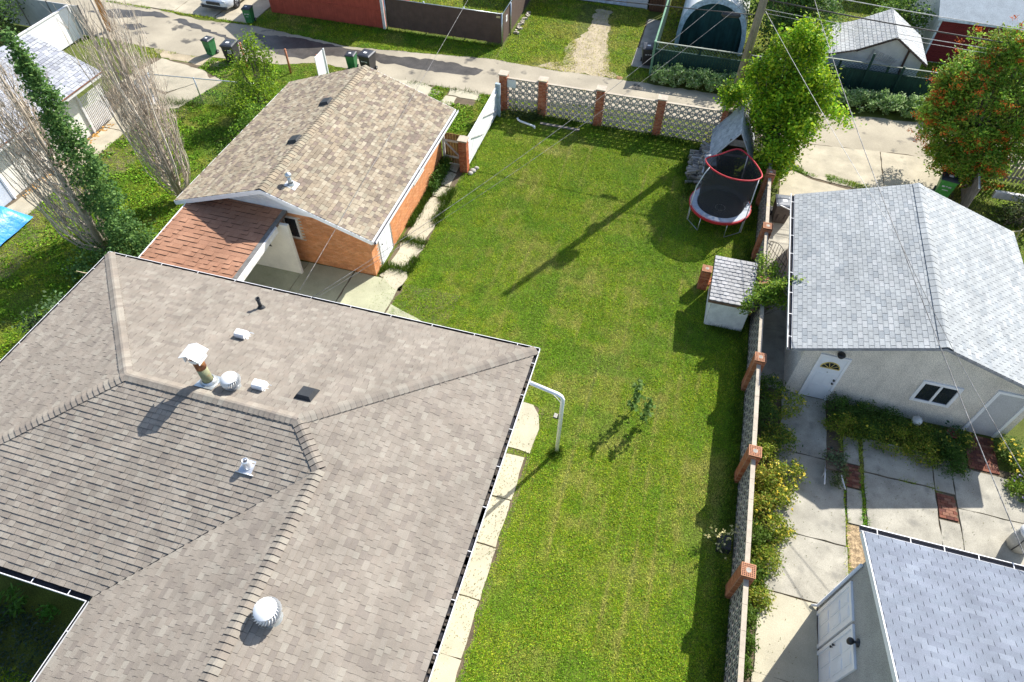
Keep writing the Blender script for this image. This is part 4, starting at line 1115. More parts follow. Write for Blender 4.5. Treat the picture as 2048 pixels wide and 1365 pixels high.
# ---------------------------------------------------------------- breeze-block walls with brick pillars
def breeze_mesh(s=.29, th=.075):
    """open block: square frame touched by a broad ring, open middle and corners. local x along wall, y thickness, z up"""
    mb = MB(); h = s / 2; f = .016; t0, t1 = -th / 2, th / 2
    for x0, z0, x1, z1 in ((-h, -h, h, -h + f), (-h, h - f, h, h), (-h, -h + f, -h + f, h - f), (h - f, -h + f, h, h - f)): mb.box(x0, t0, z0, x1, t1, z1)
    n = 12; ro, ri = .119, .077; V = []
    for r_ in (ro, ri):
        for t in (t0 * .97, t1 * .97): V += [(r_ * math.cos(2 * math.pi * j / n), t, r_ * math.sin(2 * math.pi * j / n)) for j in range(n)]
    F = []
    for j in range(n):
        k = (j + 1) % n
        F += [(j, k, 2 * n + k, 2 * n + j), (n + j, 3 * n + j, 3 * n + k, n + k), (j, n + j, n + k, k), (2 * n + j, 2 * n + k, 3 * n + k, 3 * n + j)]
    mb.add(V, F)
    return mb


BM = breeze_mesh()
for sx, sz in ((1, 0), (-1, 0), (0, 1), (0, -1)): BM.beam((sx * .113, 0, sz * .113), (sx * .132, 0, sz * .132), .05, .07, 0, (1, 1, 1), (0, 1, 0))
BCOL = []                                   # plain faces; insides of the openings painted dark as the shade in them
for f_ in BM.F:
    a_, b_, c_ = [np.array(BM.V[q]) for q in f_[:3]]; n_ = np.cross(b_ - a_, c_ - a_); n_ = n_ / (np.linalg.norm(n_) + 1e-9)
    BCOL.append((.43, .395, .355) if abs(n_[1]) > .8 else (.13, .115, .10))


def run_blocks(pool, a, c, top, rows):
    """fill the span a->c (x,y) with rows of open blocks up to `top`"""
    a, c = np.array((*a, 0.)), np.array((*c, 0.)); L_ = np.linalg.norm(c - a); d = unit(c - a)
    n = max(1, round(L_ / .32)); st = L_ / n; rh_ = top / rows
    sc = np.diag([st / .29, 1, rh_ / .29, 1])
    for r in range(rows):
        for i in range(n):
            m = frame(a + d * st * (i + .5) + np.array((0, 0, rh_ * (r + .5))), d, np.cross((0, 0, 1.), d), (0, 0, 1.)) @ sc
            pool.put('b', m)


PB = [(.40, .115, .05), (.36, .095, .042), (.44, .14, .065), (.33, .085, .04), (.47, .17, .085)]
PBO = [(.46, .18, .09), (.42, .155, .075), (.50, .21, .11), (.38, .14, .07)]


def pillar(parent, bp, x, y, h, s, cap, cols, hollow=True, label=None):
    q = s / 2 - .012
    b = MB(); b.box(x - q, y - q, 0, x + q, y + q, h - (.0 if cap else .004)); p = b.build('pillar', M['mortar'], parent, label)
    bp.parent = p
    for o, u, n in (((x - q, y - q, 0), (1, 0, 0), (0, -1, 0)), ((x + q, y - q, 0), (0, 1, 0), (1, 0, 0)), ((x + q, y + q, 0), (-1, 0, 0), (0, 1, 0)), ((x - q, y + q, 0), (0, -1, 0), (-1, 0, 0))):
        bricks(bp, o, u, 2 * q, h, cols, n, .19, .062)
    if cap:
        c = MB(); c.box(x - s / 2 - .04, y - s / 2 - .04, h, x + s / 2 + .04, y + s / 2 + .04, h + .06); c.build('pillar_cap', M['capstone'], p)
    else:   # cored top bricks round a mortar-filled middle
        c = MB(); m = 7
        hl = MB()
        for i in range(m):
            for j in range(m):
                if 2 <= i <= 4 and 2 <= j <= 4: continue
                gx, gy = x - q + (i + .5) * 2 * q / m, y - q + (j + .5) * 2 * q / m
                hl.box(gx - .016, gy - .016, h + .002, gx + .016, gy + .016, h + .006)
        c.box(x - q - .012, y - q - .012, h - .06, x + q + .012, y + q + .012, h + .003)
        tp = c.build('core_bricks', mat('cored_brick', (.52, .25, .14), .9, 5, .12, 60, .12), p)
        hl.build('core_holes', mat('core_hole', (.10, .05, .035), .95), p)
        k = MB(); k.lathe([(.0, .006), (.07, .006), (.072, .0)], (x, y, h + .002), 12, 0, (1, 1, 1), False)
        k.build('mortar_fill', mat('mortar_fill', (.36, .33, .28), .9), p)
    return p


# side wall along the right edge of the lawn
SX = 4.225
sw = thing('side_block_wall', 'long pierced block wall with brick pillars along the right side of the lawn', 'wall', (SX, 14, 0))
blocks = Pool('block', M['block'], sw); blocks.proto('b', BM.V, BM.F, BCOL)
ps = [4.3, 7.93, 11.58, 15.22, 18.86, 22.0, 25.6]
edges = [2.5] + ps + [29.5]
for i in range(len(edges) - 1):
    y0 = edges[i] + (.18 if i else 0); y1 = edges[i + 1] - (.18 if i < len(edges) - 2 else 0)
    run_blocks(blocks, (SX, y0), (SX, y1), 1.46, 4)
    b = MB(); n = max(1, round((y1 - y0) / .6)); st = (y1 - y0) / n
    for j in range(n):
        z = 1.462 + rnd.uniform(0, .004); b = MB(); b.box(SX - .065, y0 + j * st + .004, z, SX + .065, y0 + (j + 1) * st - .004, z + .055); b.build('capping_stone', M['capstone'], sw)
blocks.done('blocks')
for i, y in enumerate(ps):
    bp = Pool('brick', M['brick'], sw, 60 if i < 4 else 20)
    pillar(sw, bp, SX, y, 1.70, .365, False, PBO if i != 2 else PBO[:3] + PB[:1], True)
    bp.done('brickwork')

# rear wall beside the lane
RYW = 29.72
rw = thing('rear_block_wall', 'pierced block wall with brick pillars between the lawn and the lane', 'wall', (-3, RYW, 0))
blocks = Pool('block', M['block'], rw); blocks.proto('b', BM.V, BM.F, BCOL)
pr = [-8.72, -6.72, -3.86, -.93, 2.08]
for i in range(len(pr) - 1):
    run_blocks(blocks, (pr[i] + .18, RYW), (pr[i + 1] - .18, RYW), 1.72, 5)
    x0, x1 = pr[i] + .18, pr[i + 1] - .18; n = 4; st = (x1 - x0) / n
    for j in range(n):
        b = MB(); b.box(x0 + j * st + .004, RYW - .065, 1.722, x0 + (j + 1) * st - .004, RYW + .065, 1.765); b.build('capping_stone', M['capstone'], rw)
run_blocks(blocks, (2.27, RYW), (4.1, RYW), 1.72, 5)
blocks.done('blocks')
b = MB(); b.box(pr[0] + .19, RYW - .09, 1.30, pr[0] + .64, RYW - .06, 1.70); b.build('panel', M['tarpw'], rw, 'white sheet fixed to the end bay of the rear wall')
for x in pr:
    bp = Pool('brick', M['brick'], rw, 58)
    pillar(rw, bp, x, RYW, 1.92, .38, True, PB); bp.done('brickwork')
# single pillars
for x, y, h, cap, lab in ((-8.98, 24.22, 1.62, True, 'brick gate pillar at the back corner of the garage'), (2.27, 19.72, .98, False, 'short brick pillar standing alone beside the little white shed')):
    t = thing('brick_pillar', lab, 'pillar', (x, y, 0))
    bp = Pool('brick', M['brick'], t, 150); pillar(t, bp, x, y, h, .36, cap, PB if cap else PB); bp.done('brickwork')
    for ch in list(t.children):
        pass

# white boarded drive gate and the little slatted gate
wg = thing('white_gate', 'long white boarded gate closing the drive beside the rear wall', 'gate', (-8.86, 27, 0))
y = 24.5
while y < 28.95:
    b = MB(); b.box(-8.93 + .02, y, .10, -8.90 + .02, min(y + .195, 28.95), 1.55 + .05 * (y - 24.5) / 4); b.build('board', M['white'], wg); y += .2
b = MB(); b.box(-8.88, 24.5, .35, -8.84, 28.95, .43); b.box(-8.88, 24.5, 1.28, -8.84, 28.95, 1.36); b.beam((-8.86, 26.7, .43), (-8.86, 25.0, 1.28), .04, .07); b.beam((-8.86, 28.8, .43), (-8.86, 26.8, 1.28), .04, .07); b.build('rail', M['trimw'], wg)
b = MB(); b.box(-8.95, 28.98, 0, -8.80, 29.13, 1.75); b.box(-8.80, 28.98, 0, -8.70, 29.1, 1.75); b.build('post', mat('grey_post', (.33, .40, .45), .6), wg)
b = MB(); b.box(-9.12, 24.45, 0, -9.0, 24.57, 1.6); b.build('post', M['trimw'], wg)
sg = thing('slatted_gate', 'brown slatted wooden gate with white z brace between garage and brick pillar', 'gate', (-9.6, 24.5, 0))
for i in range(6):
    b = MB(); x = -9.98 + i * .135; b.box(x, 24.52, .08, x + .12, 24.545, 1.62 + rnd.uniform(-.01, .01)); b.build('slat', M['wood'], sg)
b = MB(); b.box(-10.05, 24.485, .38, -9.2, 24.518, .48); b.box(-10.05, 24.485, 1.2, -9.2, 24.518, 1.3); b.beam((-9.98, 24.47, 1.22), (-9.22, 24.47, .46), .03, .09, 0, (1, 1, 1), (0, 1, 0)); b.build('brace', M['trimw'], sg)
b = MB(); b.box(-10.1, 24.47, 0, -10.0, 24.57, 1.5); b.build('post', M['trimw'], sg)

# ---------------------------------------------------------------- fences north of the lane
rf = thing('red_board_garage', 'red garage clad in vertical boards on the far side of the lane', 'garage', (-21.7, 39, 0))
x = -25.4
while x < -18.05:
    h_ = 2.55 + (1.85 - abs(x + .07 + 21.7) * .5) - .12
    for z0, z1 in ((.05, 1.02), (1.07, h_)):
        b = MB(); b.box(x, 36.08 + rnd.uniform(0, .008), z0, x + .142, 36.11, z1); b.build('board', M['redwood'], rf)
    x += .148
b = MB(); b.box(-25.4, 36.06, 1.022, -18.0, 36.1, 1.068); b.build('rail', M['redwood'], rf)
b = MB(); b.box(-18.03, 36.04, 0, -17.9, 36.18, 2.5); b.build('corner_trim', M['trimw'], rf)
b = MB(); b.box(-25.4, 36.112, 0, -18, 43, 2.5); b.add([(-25.4, 36.112, 2.5), (-18, 36.112, 2.5), (-21.7, 36.112, 4.25)], [(0, 1, 2)]); b.build('wall', M['redwood'], rf)
b = MB(); b.slab([(-25.7, 35.95, 2.4), (-21.7, 35.95, 4.4), (-21.7, 43.2, 4.4), (-25.7, 43.2, 2.4)][::-1], .1); b.slab([(-21.7, 35.95, 4.4), (-17.7, 35.95, 2.4), (-17.7, 43.2, 2.4), (-21.7, 43.2, 4.4)][::-1], .1); b.build('roof', M['greyroof'], rf)
bf = thing('fabric_fence', 'chain link fence hung with dark brown privacy fabric on the far side of the lane', 'fence', (-14, 36.2, 0))
b = MB(); n = 40
V = []
for i in range(n + 1):
    x = -17.85 + 7.1 * i / n; V += [(x, 36.2 + .015 * math.sin(i * 1.9), .12), (x, 36.2, 1.76)]
b.add(V, [(2 * i, 2 * i + 2, 2 * i + 3, 2 * i + 1) for i in range(n)])
V = []
for i in range(n + 1):
    y = 36.25 + 9 * i / n; V += [(-10.68, y, .1), (-10.66, y, 1.76)]
b.add(V, [(2 * i, 2 * i + 2, 2 * i + 3, 2 * i + 1) for i in range(n)]); b.build('fabric', M['brownfab'], bf)
b = MB(); b.tube([(-17.85, 36.18, 1.79), (-10.7, 36.18, 1.79)], .024, 6); b.tube([(-10.7, 36.2, 1.79), (-10.7, 45, 1.79)], .024, 6); b.build('rail', M['galv'], bf)
for x, y in ((-10.72, 36.16), (-10.62, 37.6), (-17.8, 36.16), (-15.4, 36.26), (-13, 36.26), (-10.74, 40), (-10.74, 42.5)):
    b = MB(); b.tube([(x, y, 0), (x, y, 1.85)], .045, 8); b.build('post', M['galv'], bf)
b = MB(); b.box(-11.05, 36.165, 1.55, -10.82, 36.175, 1.66); b.build('plate', mat('cream_plate', (.6, .5, .28)), bf)
b = MB(); b.box(-10.66, 36.75, 1.1, -10.65, 37.0, 1.45); b.build('sign', M['white'], bf)
b = MB()
for yy, w_ in ((36.86, .14), (36.87, .1)): b.box(-10.649, yy - .06, 1.25 if w_ > .12 else 1.33, -10.647, yy + .05, 1.28 if w_ > .12 else 1.36)
b.build('print', M['black'], bf)
b = MB()
for i in range(30):
    s_ = rnd.uniform(.06, .16); b.obox((-10.35 + rnd.uniform(-.12, .14), 37.6 + rnd.uniform(0, 3.2), .05), (s_, s_ * 1.4, .1), (rnd.uniform(-.3, .3), .2, rnd.uniform(0, 3)), 0, (1, 1, 1))
o = b.build('rubble', mat('pale_rubble', (.42, .38, .31), .95, 6, .3)); o['kind'] = 'stuff'; o['label'] = 'pale broken rubble along the foot of the brown fabric fence'; o['category'] = 'rubble'


def lattice_fence(name, label, x0, x1, y, bays, lat=True, back=None):
    f = thing(name, label, 'fence', ((x0 + x1) / 2, y, 0)); H1, H2 = 1.38, 1.78
    x = x0
    while x < x1:
        b = MB(); b.box(x, y, .05, min(x + .135, x1), y + .02 + rnd.uniform(0, .006), H1); b.build('board', M['greenfence'], f); x += .14
    b = MB(); b.box(x0, y - .03, H1, x1, y + .05, H1 + .06); b.box(x0, y - .02, .2, x1, y - .002, .28); b.build('rail', M['greenfence'], f)
    b = MB(); b.box(x0, y - .03, H2, x1, y + .05, H2 + .035); b.build('cap_rail', mat('faded_cap', (.22, .24, .20), .8, .8, .6), f)
    b = MB(); s_ = H2 - H1 - .06; z0 = H1 + .06; u = x0
    while u < x1 - s_:
        b.beam((u, y + .01, z0), (u + s_, y + .01, H2), .008, .028, 0, (1, 1, 1), (0, 1, 0)); b.beam((u + s_, y + .02, z0), (u, y + .02, H2), .008, .028, 0, (1, 1, 1), (0, 1, 0)); u += .17
    b.build('lattice', M['greenfence'], f)
    n = max(1, round((x1 - x0) / 2.4))
    for i in range(n + 1):
        xx = x0 + (x1 - x0) * i / n; b = MB(); b.box(xx - .05, y + .03, 0, xx + .05, y + .13, H2 + .02); b.build('post', M['greenfence'], f)
    return f


gf = lattice_fence('lattice_fence', 'dark green fence with a lattice top in front of the fabric shelter', -2.0, 5.0, 35.45, 3)
b = MB(); b.box(-2.12, 35.36, 0, -2.0, 35.5, 1.86); b.build('post', M['greenpost'], gf)
b = MB(); b.box(-2.1, 35.5, 1.78, -2.02, 43, 1.86); b.build('cap_rail', M['greenpost'], gf)
yy = 35.55
while yy < 43:
    b = MB(); b.box(-2.08, yy, .05, -2.05, yy + .135, 1.77); b.build('board', M['greenfence'], gf); yy += .14
gf2 = lattice_fence('lattice_fence', 'dark green fence with a lattice top in front of the tarp covered shed', 5.06, 12.0, 36.35, 3)
for x in (6.1, 8.75, 10.35):
    b = MB(); b.box(x - .05, 36.24, 0, x + .05, 36.33, 2.35 if x < 10 else 1.9); b.build('post', M['greenfence'], gf2)

# grey fences at right
pf = thing('picket_fence', 'weathered picket fence under the mountain ash on the right edge', 'fence', (15, 30.2, 0))
x = 13.3
while x < 19:
    b = MB(); b.box(x, 30.4, .1, x + .1, 30.42, 1.35); b.build('picket', M['greywood'], pf); x += .17
b = MB(); b.box(13.3, 30.35, 1.0, 19, 30.398, 1.1); b.box(13.3, 30.35, .3, 19, 30.398, .4); b.build('rail', M['greywood'], pf)
b = MB(); b.box(14.0, 28.6, .3, 19, 28.75, .62); o = b.build('white_beam', M['trimw']); tag(o, 'pale board lying in front of the picket fence on the right', 'board')
wf = thing('leaning_board_fence', 'short run of old grey boards beside the green bin', 'fence', (12.9, 29, 0))
for i in range(11):
    b = MB(); y = 27.4 + i * .2; b.obox((12.75 + .025 * i, y, .75), (.03, .185, 1.5), (0, rnd.uniform(-.03, .03), 0)); b.build('board', M['greywood'], wf)
b = MB(); b.beam((12.7, 27.3, 1.45), (13.05, 29.6, 1.5), .05, .05); b.build('rail', M['trimw'], wf)
b = MB(); b.beam((12.9, 25.5, .5), (14.6, 26.2, .5), .04, .05); b.beam((14.6, 26.2, .5), (16.6, 28.7, .6), .04, .05); b.beam((14.6, 26.2, .5), (14.6, 26.1, 0), .04, .05); o = b.build('timber_frame', mat('yellow_timber', (.42, .36, .2), .8)); tag(o, 'thin yellowish timber rails behind the grey garage roof', 'rails')

# chain-link fence in the left yard, posts near the lane
cl = thing('chain_link_fence', 'galvanised chain link fence across the left lawn', 'fence', (-24, 25.5, 0))
pts = [(-25.91, 25.35), (-23.52, 25.65), (-20.4, 26.05)]
b = MB(); b.tube([(x, y, 1.46) for x, y in pts], .024, 6); b.build('rail', M['galv'], cl)
for x, y in pts[:2]:
    b = MB(); b.tube([(x, y, 0), (x, y, 1.5)], .032, 8); b.build('post', M['galv'], cl)
b = MB(); b.add([(pts[0][0], pts[0][1], .05), (pts[2][0], pts[2][1], .05), (pts[2][0], pts[2][1], 1.44), (pts[0][0], pts[0][1], 1.44)], [(0, 1, 2, 3)]); b.build('wire_mesh', M['mesh_fence'], cl)
wp = MB(); wp.add([(-26.3, 24.9, .55), (-25.95, 25.4, .3), (-25.95, 25.5, 1.5), (-26.6, 24.8, 1.2), (-26.0, 24.6, .2), (-25.7, 24.9, .1)], [(0, 1, 2, 3), (0, 4, 5, 1)]); wp.slab([(-26.4, 24.4, .5), (-25.75, 24.5, .3), (-25.85, 25.3, 1.35), (-26.3, 25.2, 1.45)], .04)
o = wp.build('white_sheet', M['trimw']); tag(o, 'white sheet propped against the end post of the chain link fence', 'sheet')
for i, (x, y, h, lab) in enumerate(((-23.3, 29.6, 1.42, 'rusty post beside the black cart'), (-20.81, 29.84, 1.32, 'rusty post standing alone between shrub and garage roof'), (-19.2, 30.15, 1.1, 'short rusty post behind the white gate leaf'))):
    b = MB(); b.tube([(x, y, 0), (x, y, h)], .058, 10); b.lathe([(.066, h - .02), (.05, h + .03), (0, h + .045)], (x, y, 0), 10)
    o = b.build('gate_post', M['rustpost']); tag(o, lab, 'post', 'rusty posts along the lane')
b = MB(); b.box(-18.75, 29.2, .25, -18.72, 30.15, 1.5); b.box(-18.72, 30.1, .1, -18.67, 30.17, 1.55); o = b.build('gate_leaf', M['whitem']); tag(o, 'white gate leaf standing open behind the brick garage', 'gate')

# neighbour fence far left and white gate there
nf = thing('grey_board_fence', 'pale grey panel fence in the top left corner', 'fence', (-38, 30.3, 0))
for i in range(5):
    b = MB(); x = -44.2 + i * 2.1; b.box(x, 30.2, .05, x + 2.06, 30.24, 1.75); b.build('panel', mat('mottled_panel', (.52, .51, .50), .9, 2.2, .12, 30, .1, stain=((.2, .19, .2), 3.4, .62, .72)), nf)
    b = MB(); b.box(x + 2.06, 30.17, 0, x + 2.11, 30.27, 1.8); b.build('post', M['greywood'], nf)
ng = thing('white_gate', 'white gate panel behind the left neighbour garage roof', 'gate', (-34, 28, 0))
for i in range(8):
    b = MB(); y = 26.0 + i * .48; b.box(-34.2, y, .1, -34.14, y + .475, 1.8); b.build('board', M['white'], ng)
b = MB(); b.box(-34.22, 29.86, 0, -34.1, 29.98, 1.85); b.box(-34.24, 26, 1.8, -34.1, 29.86, 1.85); b.build('frame', M['trimw'], ng)

# ---------------------------------------------------------------- left neighbour's white garage
lg = thing('white_garage', 'white stucco garage with a pale shingle roof at the left edge', 'garage', (-30, 18, 0))
x1, xr, y0, y1, ez, rz_ = -26.55, -29.75, 8.5, 23.4, 2.48, 3.82
k_ = math.hypot(x1 - xr, rz_ - ez) / (x1 - xr); ls = (rz_ - ez) / (x1 - xr)
WC = [(.40, .41, .44), (.43, .44, .47), (.37, .38, .41), (.41, .42, .44), (.30, .31, .35)]
pool = Pool('shingle', M['shingle'], lg)
shingles(pool, (x1, y0, ez), (0, 1, 0), (-1, 0, ls), [[(0, 0), (y1 - y0, 0), (y1 - y0, (x1 - xr) * k_), (0, (x1 - xr) * k_)]], expo=.16, widths=[.30, .2], cols=WC, lift=.014, extra=.012, gap=.014)
pool.done('shingles')
b = MB(); b.slab([(x1, y0, ez - .014), (x1, y1, ez - .014), (xr, y1, rz_ - .014), (xr, y0, rz_ - .014)], .06); b.slab([(xr, y0, rz_ - .014), (xr, y1, rz_ - .014), (2 * xr - x1, y1, ez - .014), (2 * xr - x1, y0, ez - .014)], .06); b.build('roof_deck', mat('pale_roof', (.50, .51, .53), .95), lg)
b = MB(); b.box(x1 + .002, y0, ez - .03, x1 + .03, y1, ez + .02); b.build('drip_edge', mat('brown_edge', (.22, .10, .06), .7), lg)
b = MB(); b.box(x1 - .02, y0, ez - .18, x1 + .001, y1, ez - .031); b.build('fascia_board', M['trimw'], lg)
gy1 = 22.0
b = MB(); b.box(-32.6, y0 + .3, 0, -27.2, gy1, ez - .05); b.add([(-32.6, gy1, ez - .05), (-27.2, gy1, ez - .05), (xr, gy1, rz_ - .1)], [(0, 1, 2)]); b.build('wall', M['stucco_w'], lg)
b = MB(); b.box(-27.2, 18.35, 1.0, -27.14, 19.75, 1.95); wn = b.build('window', M['trimw'], lg, 'wide frosted window in the white garage wall')
b = MB(); b.box(-27.138, 18.42, 1.07, -27.134, 19.68, 1.88); b.build('pane', mat('frosted_glass', (.42, .46, .5), .3, 2, .15), wn)
b = MB(); b.box(-27.2, 15.3, .02, -27.14, 16.6, 2.1); dd = b.build('door', mat('pale_blue_door', (.50, .54, .60), .6, 3, .08, streak=((6, 6, .8), .1)), lg, 'pale blue grey door in the white garage wall')
b = MB(); b.box(-27.15, 16.62, 0, -27.08, 16.7, 2.15); b.box(-27.15, 15.2, 0, -27.08, 15.28, 2.15); b.build('door_trim', M['white'], lg)
b = MB()
for i in range(16):
    y = 21.95 + i * .1; b.beam((-27.15, y, .05), (-27.15, y, 1.75), .02, .045)
for i in range(12): b.box(-27.17, 21.95, .15 + i * .14, -27.155, 23.5, .18 + i * .14)
b.box(-27.2, 21.9, 0, -27.1, 21.98, 2.1); o = b.build('trellis', M['trimw'], lg)
b = MB()
for i in range(110): b.obox((-26.95 + rnd.uniform(-.1, .25), rnd.uniform(16.7, 22.8), .04), (.07, .09, .012), (rnd.uniform(-.3, .3), rnd.uniform(-.3, .3), rnd.uniform(0, 3)))
o = b.build('leaf_litter', mat('dry_leaves', (.45, .24, .06), .9, 9, .4)); o['kind'] = 'stuff'; o['label'] = 'dry leaves along the foot of the white garage'; o['category'] = 'leaves'

# ---------------------------------------------------------------- buildings beyond the lane
ng_ = thing('far_white_garage', 'white garage wall and door at the end of the dirt track', 'garage', (-8, 46, 0))
b = MB(); b.box(-12.5, 43.45, 0, -3.45, 50, 2.6); b.build('wall', mat('whitewash', (.62, .63, .64), .9, 2, .08), ng_)
b = MB(); [b.box(-10.6, 43.40 - .008 * (i % 2), .04 + i * .42, -4.72, 43.44, .44 + i * .42) for i in range(5)]; b.build('garage_door', mat('blue_white_door', (.55, .62, .72), .6), ng_)
b = MB(); b.box(-3.5, 43.36, 0, -3.4, 43.46, 2.6); b.build('corner_trim', M['trimw'], ng_)
b = MB(); b.slab([(-13, 43.1, 2.6), (-3.1, 43.1, 2.6), (-3.1, 46.7, 3.9), (-13, 46.7, 3.9)], .1); b.slab([(-13, 46.7, 3.9), (-3.1, 46.7, 3.9), (-3.1, 50.3, 2.6), (-13, 50.3, 2.6)], .1); b.build('roof', M['greyroof'], ng_)
ns = thing('brown_lean_to', 'dark brown slatted shed squeezed beside the white garage wall', 'shed', (-2.7, 45, 0))
b = MB(); b.box(-3.3, 43.2, 0, -2.3, 47, 2.3); b.build('wall', mat('dark_brown_board', (.10, .05, .03), .9, 4, .3, 40, .3), ns)
b = MB(); b.slab([(-3.35, 43.1, 2.3), (-2.2, 43.1, 2.3), (-2.2, 47, 2.5), (-3.35, 47, 2.5)], .06); b.build('roof', M['greyroof'], ns)
b = MB(); [b.box(-3.28 + i * .16, 43.17, .1, -3.16 + i * .16, 43.195, 2.25) for i in range(6)]; b.build('cladding', mat('brown_board2', (.14, .07, .04), .9, 6, .3), ns)
b = MB(); b.box(-2.32, 43.0, 0, -2.22, 43.1, 2.2); b.build('post', M['galv'], ns)

tent = thing('fabric_shelter', 'white arched fabric shelter with a dark green open front', 'shelter', (.7, 42, 0))
cx, r_ = .72, 1.92; arch = []
for i in range(21):
    a = math.pi * i / 20; arch.append((cx - r_ * math.cos(a), max(0, 2.95 * math.sin(a) ** .62)))
b = MB(); n = len(arch)
ys = [39.0, 39.02, 41, 43, 45, 47.5]
V = [(x * 1.0 + (0 if j else 0), y, z) for j, y in enumerate(ys) for x, z in arch]
b.add(V, [(j * n + i, j * n + i + 1, (j + 1) * n + i + 1, (j + 1) * n + i) for j in range(len(ys) - 1) for i in range(n - 1)], 0, (1, 1, 1), True); b.build('cover', M['tarpw'], tent)
b = MB(); inn = [(cx + (x - cx) * .88, z * .90) for x, z in arch]
V = [(x, 38.96, z) for x, z in arch] + [(x, 38.96, z) for x, z in inn] + [(x, 39.1, z) for x, z in inn]
b.add(V, [(i, i + 1, n + i + 1, n + i) for i in range(n - 1)] + [(n + i, n + i + 1, 2 * n + i + 1, 2 * n + i) for i in range(n - 1)]); b.build('arch_trim', mat('blue_grey_trim', (.42, .52, .60), .7), tent)
b = MB(); V = [(x, 39.1 + .05 * math.sin(i * 2.1), z) for i, (x, z) in enumerate(inn)] + [(x, 39.1 + .05 * math.sin(i * 2.1), 0) for i, (x, z) in enumerate(inn)]
b.add(V, [(i, n + i, n + i + 1, i + 1) for i in range(n - 1)]); b.build('front_curtain', M['tentg'], tent)

ws = thing('tarp_shed', 'pale shingled shed with its gable closed by white tarps beyond the green fence', 'shed', (9, 38.5, 0))
fy, by = 37.05, 40.4
RP = [(6.2, 1.52), (8.0, 2.08), (9.65, 2.95), (11.55, 1.78)]
SC2 = [(.42, .43, .43), (.46, .47, .46), (.39, .40, .40), (.44, .44, .43)]
pool = Pool('shingle', M['shingle'], ws, 300)
for i, (a, c) in enumerate(zip(RP[:-1], RP[1:])):
    lo, hi = (a, c) if a[1] < c[1] else (c, a); s_ = (hi[1] - lo[1]) / abs(hi[0] - lo[0]); kk = math.sqrt(1 + s_ * s_); wd = abs(hi[0] - lo[0]) * kk; sg_ = 1 if hi[0] > lo[0] else -1
    shingles(pool, (lo[0], by if sg_ > 0 else fy, lo[1]), (0, -sg_, 0), (sg_, 0, s_), [[(0, 0), (by - fy, 0), (by - fy, wd), (0, wd)]], expo=.2, widths=[.33], cols=SC2, lift=.02, extra=0, gap=.022, half=True)
pool.done('shingles')
b = MB()
for a, c in zip(RP[:-1], RP[1:]): b.slab([(a[0], fy, a[1] - .012), (c[0], fy, c[1] - .012), (c[0], by, c[1] - .012), (a[0], by, a[1] - .012)], .07)
b.build('roof_deck', mat('shed_roof_edge', (.16, .12, .10), .9), ws)
b = MB(); yf = fy + .12
b.add([(6.4, yf, 0), (11.3, yf, 0), (11.3, yf, 1.85), (9.65, yf, 2.86), (8.0, yf, 2.0), (6.4, yf, 1.5)], [(0, 1, 2, 3, 4, 5)])
b.add([(6.4, yf, 0), (6.4, by - .1, 0), (6.4, by - .1, 1.5), (6.4, yf, 1.5)], [(0, 3, 2, 1)]); b.add([(11.3, yf, 0), (11.3, by - .1, 0), (11.3, by - .1, 1.85), (11.3, yf, 1.85)], [(0, 1, 2, 3)]); b.build('tarp_wall', M['tarpsilver'], ws)
b = MB(); b.beam((10.45, yf - .04, 0), (10.45, yf - .04, 2.35), .1, .05, 0, (1, 1, 1), (0, 1, 0))
for a, c in zip(RP[1:-1], RP[2:]): b.beam((a[0], fy - .01, a[1] - .07), (c[0], fy - .01, c[1] - .07), .03, .1, 0, (1, 1, 1), (0, 1, 0))
b.build('timber', mat('dark_timber', (.07, .045, .035), .9), ws)
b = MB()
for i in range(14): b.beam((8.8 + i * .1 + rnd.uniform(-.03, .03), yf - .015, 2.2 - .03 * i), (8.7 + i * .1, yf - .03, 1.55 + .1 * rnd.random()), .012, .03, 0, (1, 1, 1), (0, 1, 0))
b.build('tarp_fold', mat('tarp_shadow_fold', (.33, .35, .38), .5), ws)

rg = thing('red_garage', 'dark red sided building with a blue grey roof in the top right corner', 'garage', (16, 45, 0))
b = MB(); b.box(12.5, 41.45, 0, 22, 49, 2.5); b.add([(12.5, 41.45, 2.5), (12.5, 49, 2.5), (12.5, 45.2, 3.9)], [(0, 2, 1)]); b.build('wall', M['trimw'], rg)
b = MB()
for i in range(17):
    b.box(12.55, 41.43 - .006 * (i % 2), .05 + i * .143, 22, 41.448, .185 + i * .143)
b.build('cladding', M['redg'], rg)
b = MB(); b.box(12.46, 41.40, 0, 12.56, 41.47, 2.5); b.box(12.2, 41.0, 2.42, 22.4, 41.05, 2.55); b.build('corner_trim', mat('pale_blue_trim', (.55, .62, .70), .6), rg)
b = MB(); b.slab([(12.2, 41.02, 2.56), (22.4, 41.02, 2.56), (22.4, 45.2, 4.0), (12.2, 45.2, 4.0)], .08); b.slab([(12.2, 45.2, 4.0), (22.4, 45.2, 4.0), (22.4, 49.4, 2.56), (12.2, 49.4, 2.56)], .08); b.build('roof', M['greyroof'], rg)
fh = thing('far_house', 'pale shingled roof peeping over the top edge behind the red building', 'house', (12, 51, 0))
b = MB(); b.box(9.6, 49.5, 0, 18, 56, 2.4); b.build('wall', M['stucco_w'], fh); b = MB(); b.slab([(9.2, 49.2, 2.4), (18.4, 49.2, 2.4), (18.4, 53, 3.8), (9.2, 53, 3.8)], .1); b.build('roof', mat('pale_roof2', (.52, .53, .53), .9, 2, .1), fh)
